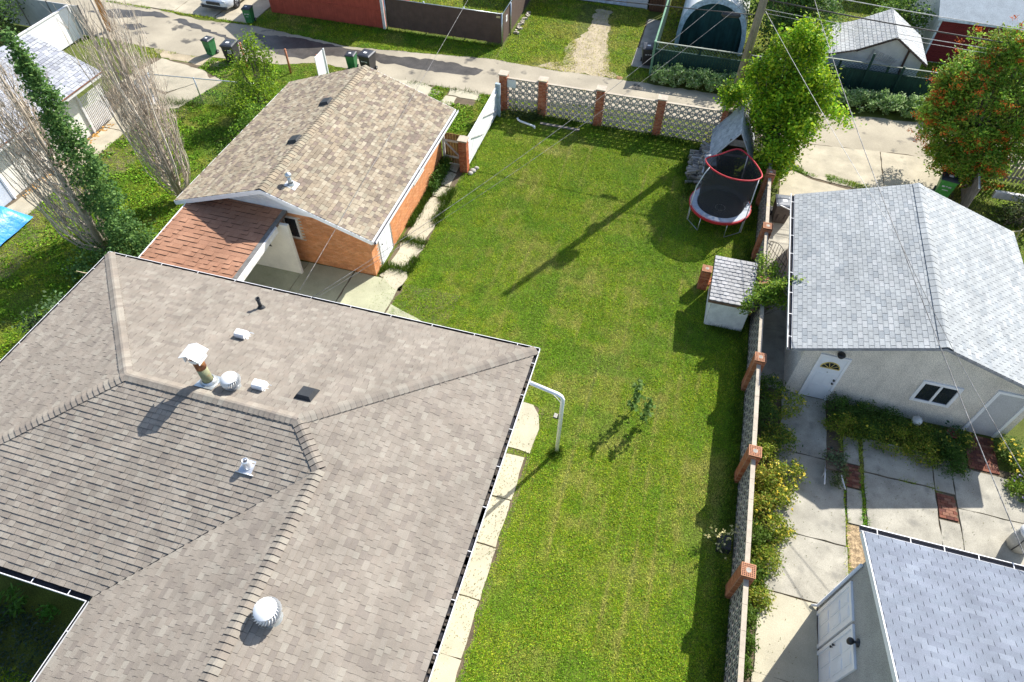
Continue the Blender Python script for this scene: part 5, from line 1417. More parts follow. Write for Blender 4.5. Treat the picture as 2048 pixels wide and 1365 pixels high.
# ---------------------------------------------------------------- small shed, wood shed, log pile
ss = thing('small_shed', 'little white shed with scalloped pale shingles against the side block wall', 'shed', (3.2, 18.7, 0))
sx0, sx1, sy0, sy1, sz0, sz1 = 2.42, 3.94, 17.62, 19.75, 1.42, 1.62
s_ = (sz1 - sz0) / (sy1 - sy0)
SSC = [(.36, .355, .35), (.39, .38, .375), (.33, .325, .32), (.41, .405, .40)]
pool = Pool('shingle', M['shingle'], ss)
for r in range(13):
    v0 = r * .165; n = 7; u0 = -(r % 2) * .11
    for i in range(n + 1):
        u = u0 + i * .225; a, c = max(u, 0), min(u + .216, sx1 - sx0)
        if c - a < .05: continue
        ci = rnd.randrange(4); key = (round(c - a, 2), ci)
        if key not in pool.protos:
            q = c - a; e = .19
            V = [(0, .014, .028), (q * .5, 0, .036), (q, .02, .03), (q, e, .008), (0, e, .008), (0, .014, 0), (q * .5, 0, 0), (q, .02, 0), (q, e, -.004), (0, e, -.004)]
            pool.proto(key, V, [(0, 1, 2, 3, 4), (5, 6, 1, 0), (6, 7, 2, 1), (7, 8, 3, 2), (9, 5, 0, 4)], SSC[ci])
        pool.put(key, frame((sx0 + a, sy0 + v0, sz0 + s_ * v0 + rnd.uniform(0, .008)), (1, 0, 0), unit((0, 1, s_)), unit((0, -s_, 1))))
pool.done()
b = MB(); b.slab([(sx0 - .02, sy0 - .02, sz0 - .005), (sx1 + .02, sy0 - .02, sz0 - .005), (sx1 + .02, sy1, sz1 - .005), (sx0 - .02, sy1, sz1 - .005)], .1); b.build('roof_deck', mat('old_brown_board', (.16, .095, .06), .9, 5, .3), ss)
b = MB(); b.box(sx0 + .14, sy0 + .16, 0, sx1 - .05, sy1 - .1, sz0 - .1); b.build('wall', M['greywood'], ss)  # darker wood backing imitates the shade in the gaps between boards
for i in range(7):
    b = MB(); z = .03 + i * .19; b.obox(((sx0 + sx1) / 2 + .045, sy0 + .145, z + .09), (sx1 - sx0 - .19, .022, .172), (R(-7), 0, 0)); b.build('board', mat('white_siding', (.70, .69, .67), .75, 4, .12, 50, .1), ss)
    b = MB(); b.obox((sx0 + .125, (sy0 + sy1) / 2 + .03, z + .09), (.018, sy1 - sy0 - .26, .185), (0, R(4), 0)); b.build('board', mat('white_siding', (.70, .69, .67)), ss)
b = MB()
for i in range(12): b.obox((2.35 + rnd.uniform(-.1, .35), 20.05 + rnd.uniform(-.2, .25), .05), (.2, .1, .07), (rnd.uniform(-.3, .3), 0, rnd.uniform(0, 3)))
o = b.build('loose_bricks', mat('loose_brick', (.45, .17, .08), .9, 5, .25)); o['kind'] = 'stuff'; o['label'] = 'loose broken bricks on the grass behind the white shed'; o['category'] = 'bricks'

wsd = thing('wood_shed', 'steep a-frame wood shed with grey shingles behind the trampoline', 'shed', (2.7, 28.5, 0))
wy0, wy1 = 27.0, 29.5
LP, TP, RP_ = (1.66, .88), (2.72, 2.5), (3.55, 1.05)
AC = [(.44, .46, .48), (.40, .42, .44), (.48, .50, .52), (.36, .38, .40)]
pool = Pool('shingle', M['shingle'], wsd)
for lo, sg_ in ((LP, 1), (RP_, -1)):
    s_ = (TP[1] - lo[1]) / abs(TP[0] - lo[0]); kk = math.sqrt(1 + s_ * s_); wd = abs(TP[0] - lo[0]) * kk
    shingles(pool, (lo[0], wy1 if sg_ > 0 else wy0, lo[1]), (0, -sg_, 0), (sg_, 0, s_), [[(0, 0), (wy1 - wy0, 0), (wy1 - wy0, wd), (0, wd)]], expo=.14, widths=[.22, .28], cols=AC, lift=.012, extra=.006, gap=.008)
pool.done('shingles')
b = MB(); b.slab([(LP[0], wy0, LP[1] - .012), (TP[0], wy0, TP[1] - .012), (TP[0], wy1, TP[1] - .012), (LP[0], wy1, LP[1] - .012)], .05); b.slab([(TP[0], wy0, TP[1] - .012), (RP_[0], wy0, RP_[1] - .012), (RP_[0], wy1, RP_[1] - .012), (TP[0], wy1, TP[1] - .012)], .05); b.build('roof_deck', M['greywood'], wsd)
b = MB()
for y in (wy0 - .03, wy1 + .01):
    for a in (LP, RP_): b.beam((a[0], y, a[1] - .03), (TP[0], y, TP[1] - .03), .035, .13, 0, (1, 1, 1), (0, 1, 0))
b.build('barge_board', mat('pale_grey_trim', (.50, .50, .51), .8, 4, .15), wsd)
b = MB(); b.beam((1.95, wy0, 1.28), (3.4, wy0, 1.28), .05, .1); b.beam((2.35, wy0 - .01, 1.92), (3.05, wy0 - .01, 1.92), .03, .3, 0, (1, 1, 1), (0, 0, 1)); b.box(2.05, wy0 - .04, 0, 2.13, wy0 + .04, 1.45); b.box(3.3, wy0 - .04, 0, 3.38, wy0 + .04, 1.4); b.box(2.05, wy1 - .08, 0, 2.13, wy1, 1.45); b.box(3.3, wy1 - .08, 0, 3.38, wy1, 1.4); b.build('timber', M['greywood'], wsd)
b = MB(); b.box(2.14, wy1 - .05, 0, 3.29, wy1 - .02, 1.9); b.build('back_wall', mat('dark_board_wall', (.10, .07, .05), .9, 4, .3), wsd)

LOGC = [(.27, .245, .22), (.34, .315, .29), (.21, .19, .17), (.40, .38, .36), (.17, .15, .135)]
protos = []
for i in range(6):
    b = MB(); c = LOGC[i % 5]; n = 7; r0 = .052 + .014 * (i % 3); L_ = .42 + .05 * (i % 2)
    ring = [(r0 * (.75 + .4 * rnd.random()) * math.cos(2 * math.pi * j / n), r0 * (.75 + .4 * rnd.random()) * math.sin(2 * math.pi * j / n)) for j in range(n)]
    V = [(-L_ / 2, y, z) for y, z in ring] + [(L_ / 2, y * .95, z * .95) for y, z in ring]
    b.add(V, [(j, (j + 1) % n, n + (j + 1) % n, n + j) for j in range(n)], 0, c)
    b.add(V, [tuple(range(n))[::-1], tuple(range(n, 2 * n))], 0, (.36, .32, .27))
    me = bpy.data.meshes.new('log'); me.from_pydata(b.V, [], b.F); finish(me, M['bark'], np.array(b.K)); protos.append(me)
lr = random.Random(5)
for col_, (xb, yb0, yb1, hmax) in enumerate(((1.15, 26.2, 28.4, .62), (1.60, 25.9, 28.8, .9))):
    z = .09; row = 0
    while z < hmax:
        y = yb0 + (row % 2) * .08 + .05 * row
        while y < yb1 - .05 * row - .1 * lr.random():
            o = bpy.data.objects.new('log', protos[lr.randrange(6)]); C.objects.link(o)
            o.location = (xb + lr.uniform(-.13, .13), y + lr.uniform(-.03, .03), z + lr.uniform(-.015, .02)); o.rotation_euler = (lr.uniform(0, 6), lr.uniform(-.2, .2), lr.uniform(-.5, .5))
            tag(o, 'weathered grey split log stacked in the pile beside the wood shed', 'log', 'split logs stacked beside the wood shed'); y += .135
        z += .112; row += 1
b = MB(); b.obox((1.75, 26.7, 1.06), (.5, .8, .03), (.05, -.06, .1)); b.obox((1.7, 25.95, .98), (.45, .5, .03), (-.1, .08, -.1)); o = b.build('cover_sheet', mat('pale_old_sheet', (.42, .42, .42), .8, 5, .35)); tag(o, 'pale weathered sheet lying over the log pile', 'sheet')

# ---------------------------------------------------------------- trampoline
tp = thing('trampoline', 'round trampoline with red edged pad and black safety net on the lawn', 'trampoline', (2.45, 24.05, 0))
tx, ty, tz, tr = 2.45, 24.05, .80, 1.27
b = MB(); n = 48; V = []; ringp = lambda r, z, m=48: [(tx + r * math.cos(2 * math.pi * j / m), ty + r * math.sin(2 * math.pi * j / m), z) for j in range(m)]
padm = mat('grey_pad', (.38, .42, .47), .6, 5, .15, 30, .1)
V = ringp(tr, tz - .01) + ringp(tr - .03, tz + .03) + ringp(.98, tz + .03) + ringp(.95, tz)
b.add(V, [(i * n + j, i * n + (j + 1) % n, (i + 1) * n + (j + 1) % n, (i + 1) * n + j) for i in range(3) for j in range(n)]); b.build('pad', padm, tp)
b = MB(); V = ringp(tr + .012, tz - .10) + ringp(tr + .02, tz - .005) + ringp(tr - .05, tz + .036)
b.add(V, [(i * n + j, i * n + (j + 1) % n, (i + 1) * n + (j + 1) % n, (i + 1) * n + j) for i in range(2) for j in range(n)]); b.build('pad_skirt', mat('red_vinyl', (.48, .03, .035), .5, 4, .1), tp)
b = MB(); b.add([(tx, ty, tz - .03)] + ringp(.97, tz - .012), [(0, 1 + j, 1 + (j + 1) % n) for j in range(n)]); b.build('mat', mat('black_jump_mat', (.022, .022, .026), .8, 3, .2, 60, .2), tp)
b = MB()
for j in range(14):
    a = 2 * math.pi * j / 14; b.obox((tx + .02 + .20 * math.cos(a), ty - .22 + .20 * math.sin(a), tz - .018), (.05, .02, .004), (0, 0, a + math.pi / 2))
b.build('mat_print', mat('pale_print', (.5, .5, .5)), tp)
b = MB(); b.tube(ringp(tr - .04, tz - .06) + [ringp(tr - .04, tz - .06)[0]], .03, 6); b.build('frame', M['galv'], tp)
for k_ in range(4):
    a = R(38 + 90 * k_); p = []
    for da in (-.32, .32): p.append((tx + (tr - .04) * math.cos(a + da), ty + (tr - .04) * math.sin(a + da)))
    b = MB(); b.tube([(p[0][0], p[0][1], tz - .06), (p[0][0], p[0][1], .03), (p[1][0], p[1][1], .03), (p[1][0], p[1][1], tz - .06)], .021, 6); b.build('leg', M['galv'], tp)
NR = [(1.40, 24.55), (1.62, 24.02), (2.1, 23.63), (2.65, 23.48), (3.2, 23.55), (3.56, 23.78), (3.66, 24.1), (3.4, 24.75), (3.05, 25.3), (2.72, 25.62), (2.4, 25.5), (1.9, 25.0)]
NR = [np.array(p) + (.02, .03) for p in NR]
# net and ring
m = len(NR); top = []
for i in range(m):
    for t in (0, 1 / 3, 2 / 3):
        p0, p1, p2, p3 = NR[i - 1], NR[i], NR[(i + 1) % m], NR[(i + 2) % m]
        q = .5 * ((2 * p1) + (p2 - p0) * t + (2 * p0 - 5 * p1 + 4 * p2 - p3) * t * t + (3 * p1 - p0 - 3 * p2 + p3) * t ** 3); top.append((q[0], q[1], 2.47))
b = MB(); b.tube(top + [top[0]], .032, 8); b.build('net_ring', mat('red_foam', (.50, .03, .04), .5, 4, .1), tp)
b = MB(); V = []; n = len(top)
for z_, f in ((2.45, 0), (2.0, .18), (1.4, .45), (.95, .8), (tz, 1)):
    for q in top:
        a = math.atan2(q[1] - ty, q[0] - tx); r_ = .95; V.append((q[0] * (1 - f) + (tx + r_ * math.cos(a)) * f, q[1] * (1 - f) + (ty + r_ * math.sin(a)) * f, z_))
b.add(V, [(i * n + j, i * n + (j + 1) % n, (i + 1) * n + (j + 1) % n, (i + 1) * n + j) for i in range(4) for j in range(n)], 0, (1, 1, 1), True); b.build('safety_net', M['net'], tp)
for ang, (qx, qy) in ((200, NR[1]), (328, NR[5]), (60, NR[8]), (135, NR[11])):
    a = R(ang); px0, py0 = tx + tr * math.cos(a), ty + tr * math.sin(a)
    b = MB(); b.tube([(px0, py0, .05), (px0, py0, 1.0), (px0 * .9 + qx * .1, py0 * .9 + qy * .1, 1.7), (qx * .6 + px0 * .4, qy * .6 + py0 * .4, 2.25), (qx, qy, 2.48)], .022, 6); b.build('pole', M['trimw'], tp)

# ---------------------------------------------------------------- wheeled bins
def bin_(x, y, rot, big, body, lid, label, marks):
    w_, d_, h_ = (.64, .72, .98) if big else (.46, .52, .86)
    t = thing('wheeled_bin', label, 'bin', (0, 0, 0))
    b = MB(); q = .80
    V = [(-w_ / 2 * q, -d_ / 2 * q, .05), (w_ / 2 * q, -d_ / 2 * q, .05), (w_ / 2 * q, d_ / 2 * q, .05), (-w_ / 2 * q, d_ / 2 * q, .05)]
    for z, f in ((.6 * h_, .95), (h_ - .06, 1.0), (h_ - .06, 1.07), (h_, 1.07)): V += [(a * w_ / 2 * f, c * d_ / 2 * f, z) for a, c in ((-1, -1), (1, -1), (1, 1), (-1, 1))]
    b.add(V, [(3, 2, 1, 0)] + [(4 * i + j, 4 * i + (j + 1) % 4, 4 * i + 4 + (j + 1) % 4, 4 * i + 4 + j) for i in range(4) for j in range(4)] + [(16, 17, 18, 19)])
    b.tube([(-w_ / 2 * .9, d_ / 2 * 1.12, h_ - .03), (w_ / 2 * .9, d_ / 2 * 1.12, h_ - .03)], .018, 6)
    for sx in (-1, 1): b.box(sx * w_ * .22 - .02, -d_ / 2 * .93 - .03, .25, sx * w_ * .22 + .02, -d_ / 2 * .9, h_ * .55)
    b.build('body', body, t)
    b = MB(); V = []
    for f, z in ((1.13, h_ + .005), (1.13, h_ + .035), (.92, h_ + .075), (.5, h_ + .095)): V += [(a * w_ / 2 * f, c * d_ / 2 * f - .015, z) for a, c in ((-1, -1), (1, -1), (1, 1), (-1, 1))]
    b.add(V, [(3, 2, 1, 0)] + [(4 * i + j, 4 * i + (j + 1) % 4, 4 * i + 4 + (j + 1) % 4, 4 * i + 4 + j) for i in range(3) for j in range(4)] + [(12, 13, 14, 15)]); l = b.build('lid', lid, t)
    b = MB(); b.slab([(-w_ * .16, -d_ * .22, h_ + .104), (w_ * .12, -d_ * .22, h_ + .104), (w_ * .12, -d_ * .02, h_ + .104), (-w_ * .16, -d_ * .02, h_ + .104)], .006); b.build('lid_sticker', M['white'], l)
    for sx in (-1, 1):
        b = MB(); b.lathe([(0, -.03), (.09, -.03), (.11, -.02), (.11, .02), (.09, .03), (0, .03)], (sx * (w_ / 2 * .82 + .03), d_ / 2 * .80, .11), 14, axis='x'); wh_ = b.build('wheel', M['black'], t)
        b = MB(); b.lathe([(0, .034 * sx), (.05, .034 * sx), (.055, .028 * sx)], (sx * (w_ / 2 * .82 + .03), d_ / 2 * .80, .11), 10, axis='x'); b.build('hub', mat('hub_grey', (.3, .28, .26)), wh_)
    if marks == 'plate':
        b = MB(); b.box(w_ * .02, -d_ / 2 * .99 - .012, h_ * .62, w_ * .34, -d_ / 2 * .99 - .004, h_ * .80); pl_ = b.build('plate', M['white'], t)
        b = MB()
        for i in range(3): b.box(w_ * .05 + i * w_ * .09, -d_ / 2 * .99 - .016, h_ * .645, w_ * .11 + i * w_ * .09, -d_ / 2 * .99 - .013, h_ * .775)
        b.build('print', M['black'], pl_)
    elif marks:
        b = MB()
        for i, (xa, xb) in enumerate(((-.6, -.25), (-.15, .1), (.2, .55))): b.box(xa * w_ / 2, -d_ / 2 * .97 - .012, h_ * (.66 + .02 * (i % 2)), xb * w_ / 2, -d_ / 2 * .97 - .004, h_ * .72)
        if marks == 2: b.box(-.5 * w_ / 2, -d_ / 2 * .95 - .012, h_ * .50, .4 * w_ / 2, -d_ / 2 * .95 - .004, h_ * .53)
        b.build('print', mat('pale_print', (.5, .5, .5)), t)
    t.location = (x, y, 0); t.rotation_euler = (0, 0, rot); return t


gbin = mat('green_plastic', (.03, .17, .055), .5, 4, .15, 40, .08, spec=.4); lbin = mat('dark_lid', (.035, .04, .05), .5, 4, .2, spec=.4); dbin = mat('charcoal_plastic', (.045, .042, .042), .5, 4, .15, 40, .1, spec=.4)
bin_(-25.95, 34.55, .15, False, gbin, lbin, 'green bin standing at the corner of the red garage by the driveway', 2)
bin_(-26.0, 30.45, -.1, False, gbin, lbin, 'green bin beside the black cart on the near side of the lane', 0)
bin_(-24.45, 30.15, .1, True, M['black'], lbin, 'black cart with a white plate beside the green bin on the grass', 'plate')
bin_(-17.75, 31.2, .1, False, gbin, lbin, 'green bin half hidden behind the ridge of the brick garage', 0)
bin_(-16.85, 31.3, -.1, True, dbin, lbin, 'charcoal cart half hidden behind the ridge of the brick garage', 1)
bin_(-2.42, 36.55, .2, True, dbin, lbin, 'charcoal cart on the concrete pad beside the green lattice fence', 1)
bin_(12.0, 28.6, -.2, True, mat('bright_green_plastic', (.06, .26, .05), .5), lbin, 'bright green bin with white marks beyond the grey garage roof', 2)
bin_(5.02, 24.75, .1, True, mat('brown_grey_plastic', (.085, .07, .065), .5, 4, .15), mat('grey_lid', (.13, .14, .16), .4), 'brown cart with a grey lid between the block wall and grey garage', 0)
b = MB(); b.beam((4.7, 24.45, 1.02), (5.45, 24.0, 1.06), .05, .03); o = b.build('loose_batten', M['trimw']); tag(o, 'thin pale batten lying across the brown cart', 'batten')

# pale barrel on the patio
br_ = thing('barrel', 'pale grey barrel with a white cover on the patio at the right edge', 'barrel', (12.08, 11.62, 0))
b = MB(); b.lathe([(.0, 0), (.27, 0), (.30, .3), (.28, .8), (0, .8)], (12.08, 11.62, .03), 20); b.build('body', mat('pale_barrel', (.45, .44, .41), .6, 4, .15), br_)
b = MB(); b.lathe([(.31, .78), (.31, .84), (.2, .93), (0, .97)], (12.08, 11.62, .03), 20); b.build('cover', M['whitem'], br_)
b = MB(); b.tube([(11.86, 11.4, .85), (11.84, 11.35, .5), (11.88, 11.4, .1)], .015, 5); b.build('strap', M['black'], br_)

# ---------------------------------------------------------------- utility poles and wires
up_ = thing('utility_pole', 'tall grey wooden utility pole rising through the leafy tree', 'pole', (2.25, 30.2, 0))
b = MB(); b.tube([(2.18, 30.2, 0), (2.30, 30.2, 6), (2.42, 30.2, 12.6)], [.19, .165, .13], 14); b.build('pole', M['polewood'], up_)
b = MB(); b.lathe([(0, 0), (.24, 0), (.25, .08), (.25, .8), (.2, .9), (0, .92)], (2.72, 30.1, 9.6), 18); b.build('transformer', M['galv'], up_)
for x in (2.42,):
    b = MB(); b.lathe([(.05, 0), (.06, .08), (.03, .16), (0, .17)], (x, 30.2, 12.6), 10); b.build('insulator', mat('brown_porcelain', (.1, .05, .03), .3), up_)
b = MB(); b.obox((2.05, 30.05, 7.8), (.26, .2, .42)); b.build('splice_box', M['black'], up_)
lp_ = thing('utility_pole', 'orange brown utility pole behind the bare poplar at the top left', 'pole', (-33.2, 31.2, 0))
b = MB(); b.tube([(-33.2, 31.2, 0), (-33.1, 31.2, 11)], [.18, .13], 14); b.build('pole', mat('orange_pole_wood', (.50, .22, .05), .85, 3, .25, 40, .15, streak=((30, 30, .6), .3)), lp_)


def wire(name, pts, r, m, sag, label, n=18):
    P = []
    for a, c in zip(pts[:-1], pts[1:]):
        a, c = np.array(a, float), np.array(c, float)
        for i in range(n + (1 if c is pts[-1] else 0)):
            t = i / n; P.append(a + (c - a) * t - np.array((0, 0, 4 * sag * t * (1 - t))))
    P.append(np.array(pts[-1], float))
    b = MB(); b.tube(P, r, 5); o = b.build(name, m); tag(o, label, 'wire', 'overhead wires'); return o


wpale = mat('pale_cable', (.60, .57, .54), .5); wdark = mat('dark_cable', (.06, .055, .055), .5); wmid = mat('twisted_cable', (.24, .23, .22), .5, 5, .6, 20, .3)
E1 = (-9.92, 12.25, 3.24)
wire('service_cable', [(2.2, 30.1, 8.35), E1], .008, wmid, .62, 'upper service wire from the utility pole down to the brown house eave')
wire('telephone_cable', [(2.2, 30.1, 7.2), (E1[0] + .06, E1[1], E1[2] - .05)], .006, wmid, .55, 'lower service wire from the utility pole down to the brown house eave')
wire('service_cable', [(-10.78, 45.7, 6.7), (-10.42, 12.3, 3.22)], .008, wmid, .12, 'white cable from across the lane over the garage to the house eave', 30)
wire('lane_cable', [(-34, 30.4, 5.2), (2.45, 30.2, 5.98)], .022, wdark, .12, 'thick dark cable along the lane left of the pole')
wire('lane_cable', [(2.45, 30.2, 6.63), (32, 30.2, 6.6)], .028, wdark, .55, 'thick dark cable along the lane right of the pole')
wire('lane_wire', [(-34, 30.4, 7.6), (2.4, 30.2, 7.2)], .012, wpale, .3, 'pale wire along the lane left of the pole')
wire('lane_wire', [(2.4, 30.2, 7.2), (32, 30.2, 7.3)], .018, wpale, .6, 'pale wire along the lane right of the pole')
wire('lane_wire', [(2.45, 30.2, 6.25), (32, 30.2, 6.3)], .013, wpale, .5, 'thin lower pale wire along the lane right of the pole')
wire('lane_wire', [(2.45, 30.2, 6.1), (32, 30.2, 6.2)], .009, wpale, .55, 'thinnest lowest wire along the lane right of the pole')
wire('power_line', [(-34, 30.2, 12.7), (2.42, 30.2, 12.75)], .008, wmid, .4, 'high power line left of the pole top')
b = MB(); b.tube([(.78, 30.21, 5.83), (.86, 30.21, 5.83), (1.5, 30.21, 5.85), (1.58, 30.21, 5.86)], [.04, .10, .10, .04], 10); o = b.build('splice_closure', M['black']); tag(o, 'black splice case hanging on the dark lane cable left of the pole', 'splice case', 'overhead wires')
J = (7.0, 17.3, 5.55)
E2 = (10.05, 8.95, 3.45)
wire('service_cable', [(3.8, 31.2, 7.35), (5.55, 25.2, 5.85), J, E2], .013, wmid, .06, 'dark service wire crossing the grey garage roof to the lower right house')
wire('service_cable', [(2.5, 30.15, 6.2), J], .008, wpale, .1, 'pale wire meeting the dark service wire above the grey garage roof')
wire('service_cable', [J, (11.4, 9.0, 3.4)], .009, wmid, .25, 'thinner wire below the dark service wire over the grey garage ridge')

# ---------------------------------------------------------------- parked vehicle
car = thing('parked_car', 'front of a white and black vehicle parked on the far left driveway', 'car', (-28.65, 37.5, 0))
b = MB(); st = [(35.05, .38, .62, .70, .70), (35.15, .30, .72, .88, .80), (35.6, .24, .92, .94, .86), (36.6, .22, 1.02, .95, .86), (37.2, .22, 1.08, .95, .84), (39.3, .24, 1.1, .95, .84), (39.7, .4, 1.05, .88, .8)]
V = []; cxx = -28.62
for y, zb_, zt_, w_, w2 in st:
    V += [(cxx - w_ * .92, y, zb_), (cxx - w_, y, zb_ + .12), (cxx - w_, y, (zb_ + zt_) / 2 + .1), (cxx - w2, y, zt_), (cxx + w2, y, zt_), (cxx + w_, y, (zb_ + zt_) / 2 + .1), (cxx + w_, y, zb_ + .12), (cxx + w_ * .92, y, zb_)]
b.add(V, [(i * 8 + j, i * 8 + (j + 1) % 8, i * 8 + 8 + (j + 1) % 8, i * 8 + 8 + j) for i in range(len(st) - 1) for j in range(8)] + [tuple(range(8))[::-1]], 0, (1, 1, 1), True)
b.build('body', mat('white_car_paint', (.66, .70, .74), .25, 3, .02, 0, 0, spec=.6), car)
b = MB(); V = []
for y, zb_, zt_, w_ in ((36.7, 1.03, 1.06, .80), (37.4, 1.05, 1.62, .66), (38.9, 1.05, 1.62, .66), (39.6, 1.05, 1.1, .78)): V += [(cxx - w_ * 1.1, y, zb_), (cxx - w_, y, zt_), (cxx + w_, y, zt_), (cxx + w_ * 1.1, y, zb_)]
b.add(V, [(i * 4 + j, i * 4 + (j + 1) % 4, i * 4 + 4 + (j + 1) % 4, i * 4 + 4 + j) for i in range(3) for j in range(4)]); b.build('windows', M['glass'], car)
b = MB(); b.box(cxx - .86, 35.02, .26, cxx + .86, 35.12, .42); b.box(cxx - .45, 35.0, .5, cxx + .45, 35.09, .66); b.build('bumper', M['black'], car)
for sx in (-1, 1):
    b = MB(); b.obox((cxx + sx * .70, 35.13, .68), (.3, .1, .12), (0, 0, -sx * .3)); b.build('headlight', mat('headlight', (.6, .63, .66), .15), car)
    for y in (36.05, 38.9):
        b = MB(); b.lathe([(.2, -.13), (.31, -.13), (.355, -.09), (.355, .09), (.31, .13), (.2, .13)], (cxx + sx * .84, y, .355), 24, axis='x'); wh_ = b.build('wheel', mat('tyre', (.05, .047, .045), .85, 6, .2), car)
        b = MB(); b.lathe([(.30, .115 * sx), (.255, .125 * sx), (.245, .06 * sx), (0, .05 * sx)], (cxx + sx * .84, y, .355), 24, axis='x')
        for q in range(5):
            a = 2 * math.pi * q / 5; b.beam((cxx + sx * .94, y, .355), (cxx + sx * .95, y + .24 * math.cos(a), .355 + .24 * math.sin(a)), .05, .03, 0, (1, 1, 1), (1, 0, 0))
        b.build('rim', mat('dark_alloy', (.12, .12, .13), .4, metal=.4), wh_)

# blue tarp
b = MB(); r2 = random.Random(3); nx, ny = 12, 14; V = []
for i in range(nx + 1):
    for j in range(ny + 1):
        u, v = i / nx, j / ny; x = -28.8 + 3.5 * u; y = 13.0 + 2.75 * v + (.5 * (u - 1)); e = min(u, 1 - u, v * .8, (1 - v)) ; z = .12 + .78 * min(1, max(0, e) * 7) + r2.uniform(-.03, .03)
        V.append((x + r2.uniform(-.03, .03), y + r2.uniform(-.03, .03), z))
b.add(V, [(i * (ny + 1) + j, (i + 1) * (ny + 1) + j, (i + 1) * (ny + 1) + j + 1, i * (ny + 1) + j + 1) for i in range(nx) for j in range(ny)], 0, (1, 1, 1), True)
o = b.build('tarpaulin', M['bluetarp']); tag(o, 'crumpled bright blue tarpaulin over a stack at the left edge', 'tarp')
b = MB(); b.box(-28.5, 13.1, 0, -25.5, 15.4, .14); o = b.build('pallet', M['greywood']); tag(o, 'wooden base under the blue tarpaulin', 'pallet')

# white drain pipe on the lawn, plank, small things
b = MB(); b.tube([(-7.78, 28.95, .14), (-7.74, 28.9, .07), (-7.6, 28.82, .06), (-6.95, 28.62, .06), (-6.82, 28.58, .06), (-6.76, 28.45, .06)], .052, 8); o = b.build('drain_pipe', M['whitem']); tag(o, 'short white drain pipe lying on the grass by the rear wall', 'pipe')
b = MB(); b.beam((-6.6, 28.95, .06), (-4.6, 28.9, .06), .14, .05); o = b.build('plank', M['greywood']); tag(o, 'grey plank half buried in weeds below the rear wall', 'plank')
b = MB(); b.lathe([(.0, .015), (.16, .015), (.2, .0)], (-3.6, 34.55, .012), 14); o = b.build('manhole_cover', mat('rusty_iron', (.25, .13, .07), .8, 8, .3)); tag(o, 'small rusty round cover at the edge of the dirt track', 'cover')
st_ = mat('field_stone', (.36, .34, .30), .9, 6, .3)
for i, (x, y, s_) in enumerate(((-8.6, 24.25, .16), (-8.5, 24.5, .12), (-8.65, 24.05, .13))):
    b = MB(); b.lathe([(0, -.4 * s_), (s_ * .9, -.2 * s_), (s_, .2 * s_), (s_ * .6, .6 * s_), (0, .7 * s_)], (x, y, .03), 8); o = b.build('stone', st_); tag(o, ['largest pale stone at the foot of the brick gate pillar', 'pale stone farthest from the brick gate pillar on the grass', 'pale stone nearest the path at the brick gate pillar'][i], 'stone', 'stones at the brick gate pillar')
# iron gate between wall and grey garage
ig = thing('iron_gate', 'open black wrought iron gate beside the grey garage', 'gate', (4.6, 21.5, 0))
b = MB(); ga, gb = np.array((4.5, 21.8)), np.array((5.15, 20.75))
for i in range(9):
    t = i / 8; p = ga + (gb - ga) * t; h = 1.15 + .25 * math.sin(math.pi * t); b.tube([(p[0], p[1], .08), (p[0], p[1], h)], .01, 5)
b.tube([(ga[0], ga[1], .12), (gb[0], gb[1], .12)], .012, 5); b.tube([(ga[0], ga[1], .9), (gb[0], gb[1], .9)], .012, 5); b.tube([(*(ga + (gb - ga) * i / 10), 1.15 + .25 * math.sin(math.pi * i / 10)) for i in range(11)], .012, 5)
b.build('bars', M['blackm'], ig)
# wheelbarrow planter
wb = thing('wheelbarrow', 'rusty wheelbarrow planted with trailing greenery on the patio', 'wheelbarrow', (6.9, 12.6, 0))
b = MB(); V = []
for z, a, c in ((.30, .18, .24), (.52, .29, .38)): V += [(6.9 - a, 12.75 - c, z), (6.9 + a, 12.75 - c, z), (6.9 + a * .8, 12.75 + c, z), (6.9 - a * .8, 12.75 + c, z)]
b.add(V, [(3, 2, 1, 0), (0, 1, 5, 4), (1, 2, 6, 5), (2, 3, 7, 6), (3, 0, 4, 7)]); b.build('tray', mat('rusty_tray', (.14, .06, .045), .85, 6, .35), wb)
b = MB(); b.add([(6.64, 12.40, .48), (7.16, 12.40, .48), (7.12, 13.10, .48), (6.68, 13.10, .48)], [(0, 1, 2, 3)]); b.build('potting_soil', M['soil'], wb)
b = MB(); [b.tube([(6.9 + s * .1, 13.1, .2), (6.9 + s * .22, 12.5, .32), (6.9 + s * .30, 11.85, .45)], .022, 6) for s in (-1, 1)]; [b.tube([(6.9 + s * .2, 12.45, .32), (6.9 + s * .22, 12.35, .03)], .018, 6) for s in (-1, 1)]; b.build('handle', M['trimw'], wb)
b = MB(); b.lathe([(0, -.03), (.16, -.03), (.18, 0), (.16, .03), (0, .03)], (6.9, 13.25, .2), 14, axis='x'); b.build('wheel', M['black'], wb)
pt = thing('flower_pot', 'dark red pot with a broad leaved plant beside the grey door', 'pot', (10.7, 15.05, 0))
b = MB(); b.lathe([(0, .03), (.13, .03), (.17, .3), (.19, .3), (.19, .34), (.16, .34), (.15, .28), (0, .28)], (10.68, 15.0, 0), 16); b.build('pot', mat('red_pot', (.22, .06, .05), .5), pt)
V, F, c = leaves(clumps([(10.66, 15.05, .48)], 40, (.14, .14, .07)), .11, [(.05, .11, .05), (.08, .14, .07)]); npmesh('leaves', V, F, c, M['leaf'], pt)
b = MB(); b.lathe([(0, 0)] + [(.16 * math.sin(math.pi * i / 10), .16 - .16 * math.cos(math.pi * i / 10)) for i in range(1, 10)] + [(0, .32)], (9.55, 15.1, .25), 16); o = b.build('garden_globe', mat('white_globe', (.62, .62, .6), .3)); tag(o, 'white round garden globe among the flowers under the window', 'globe')
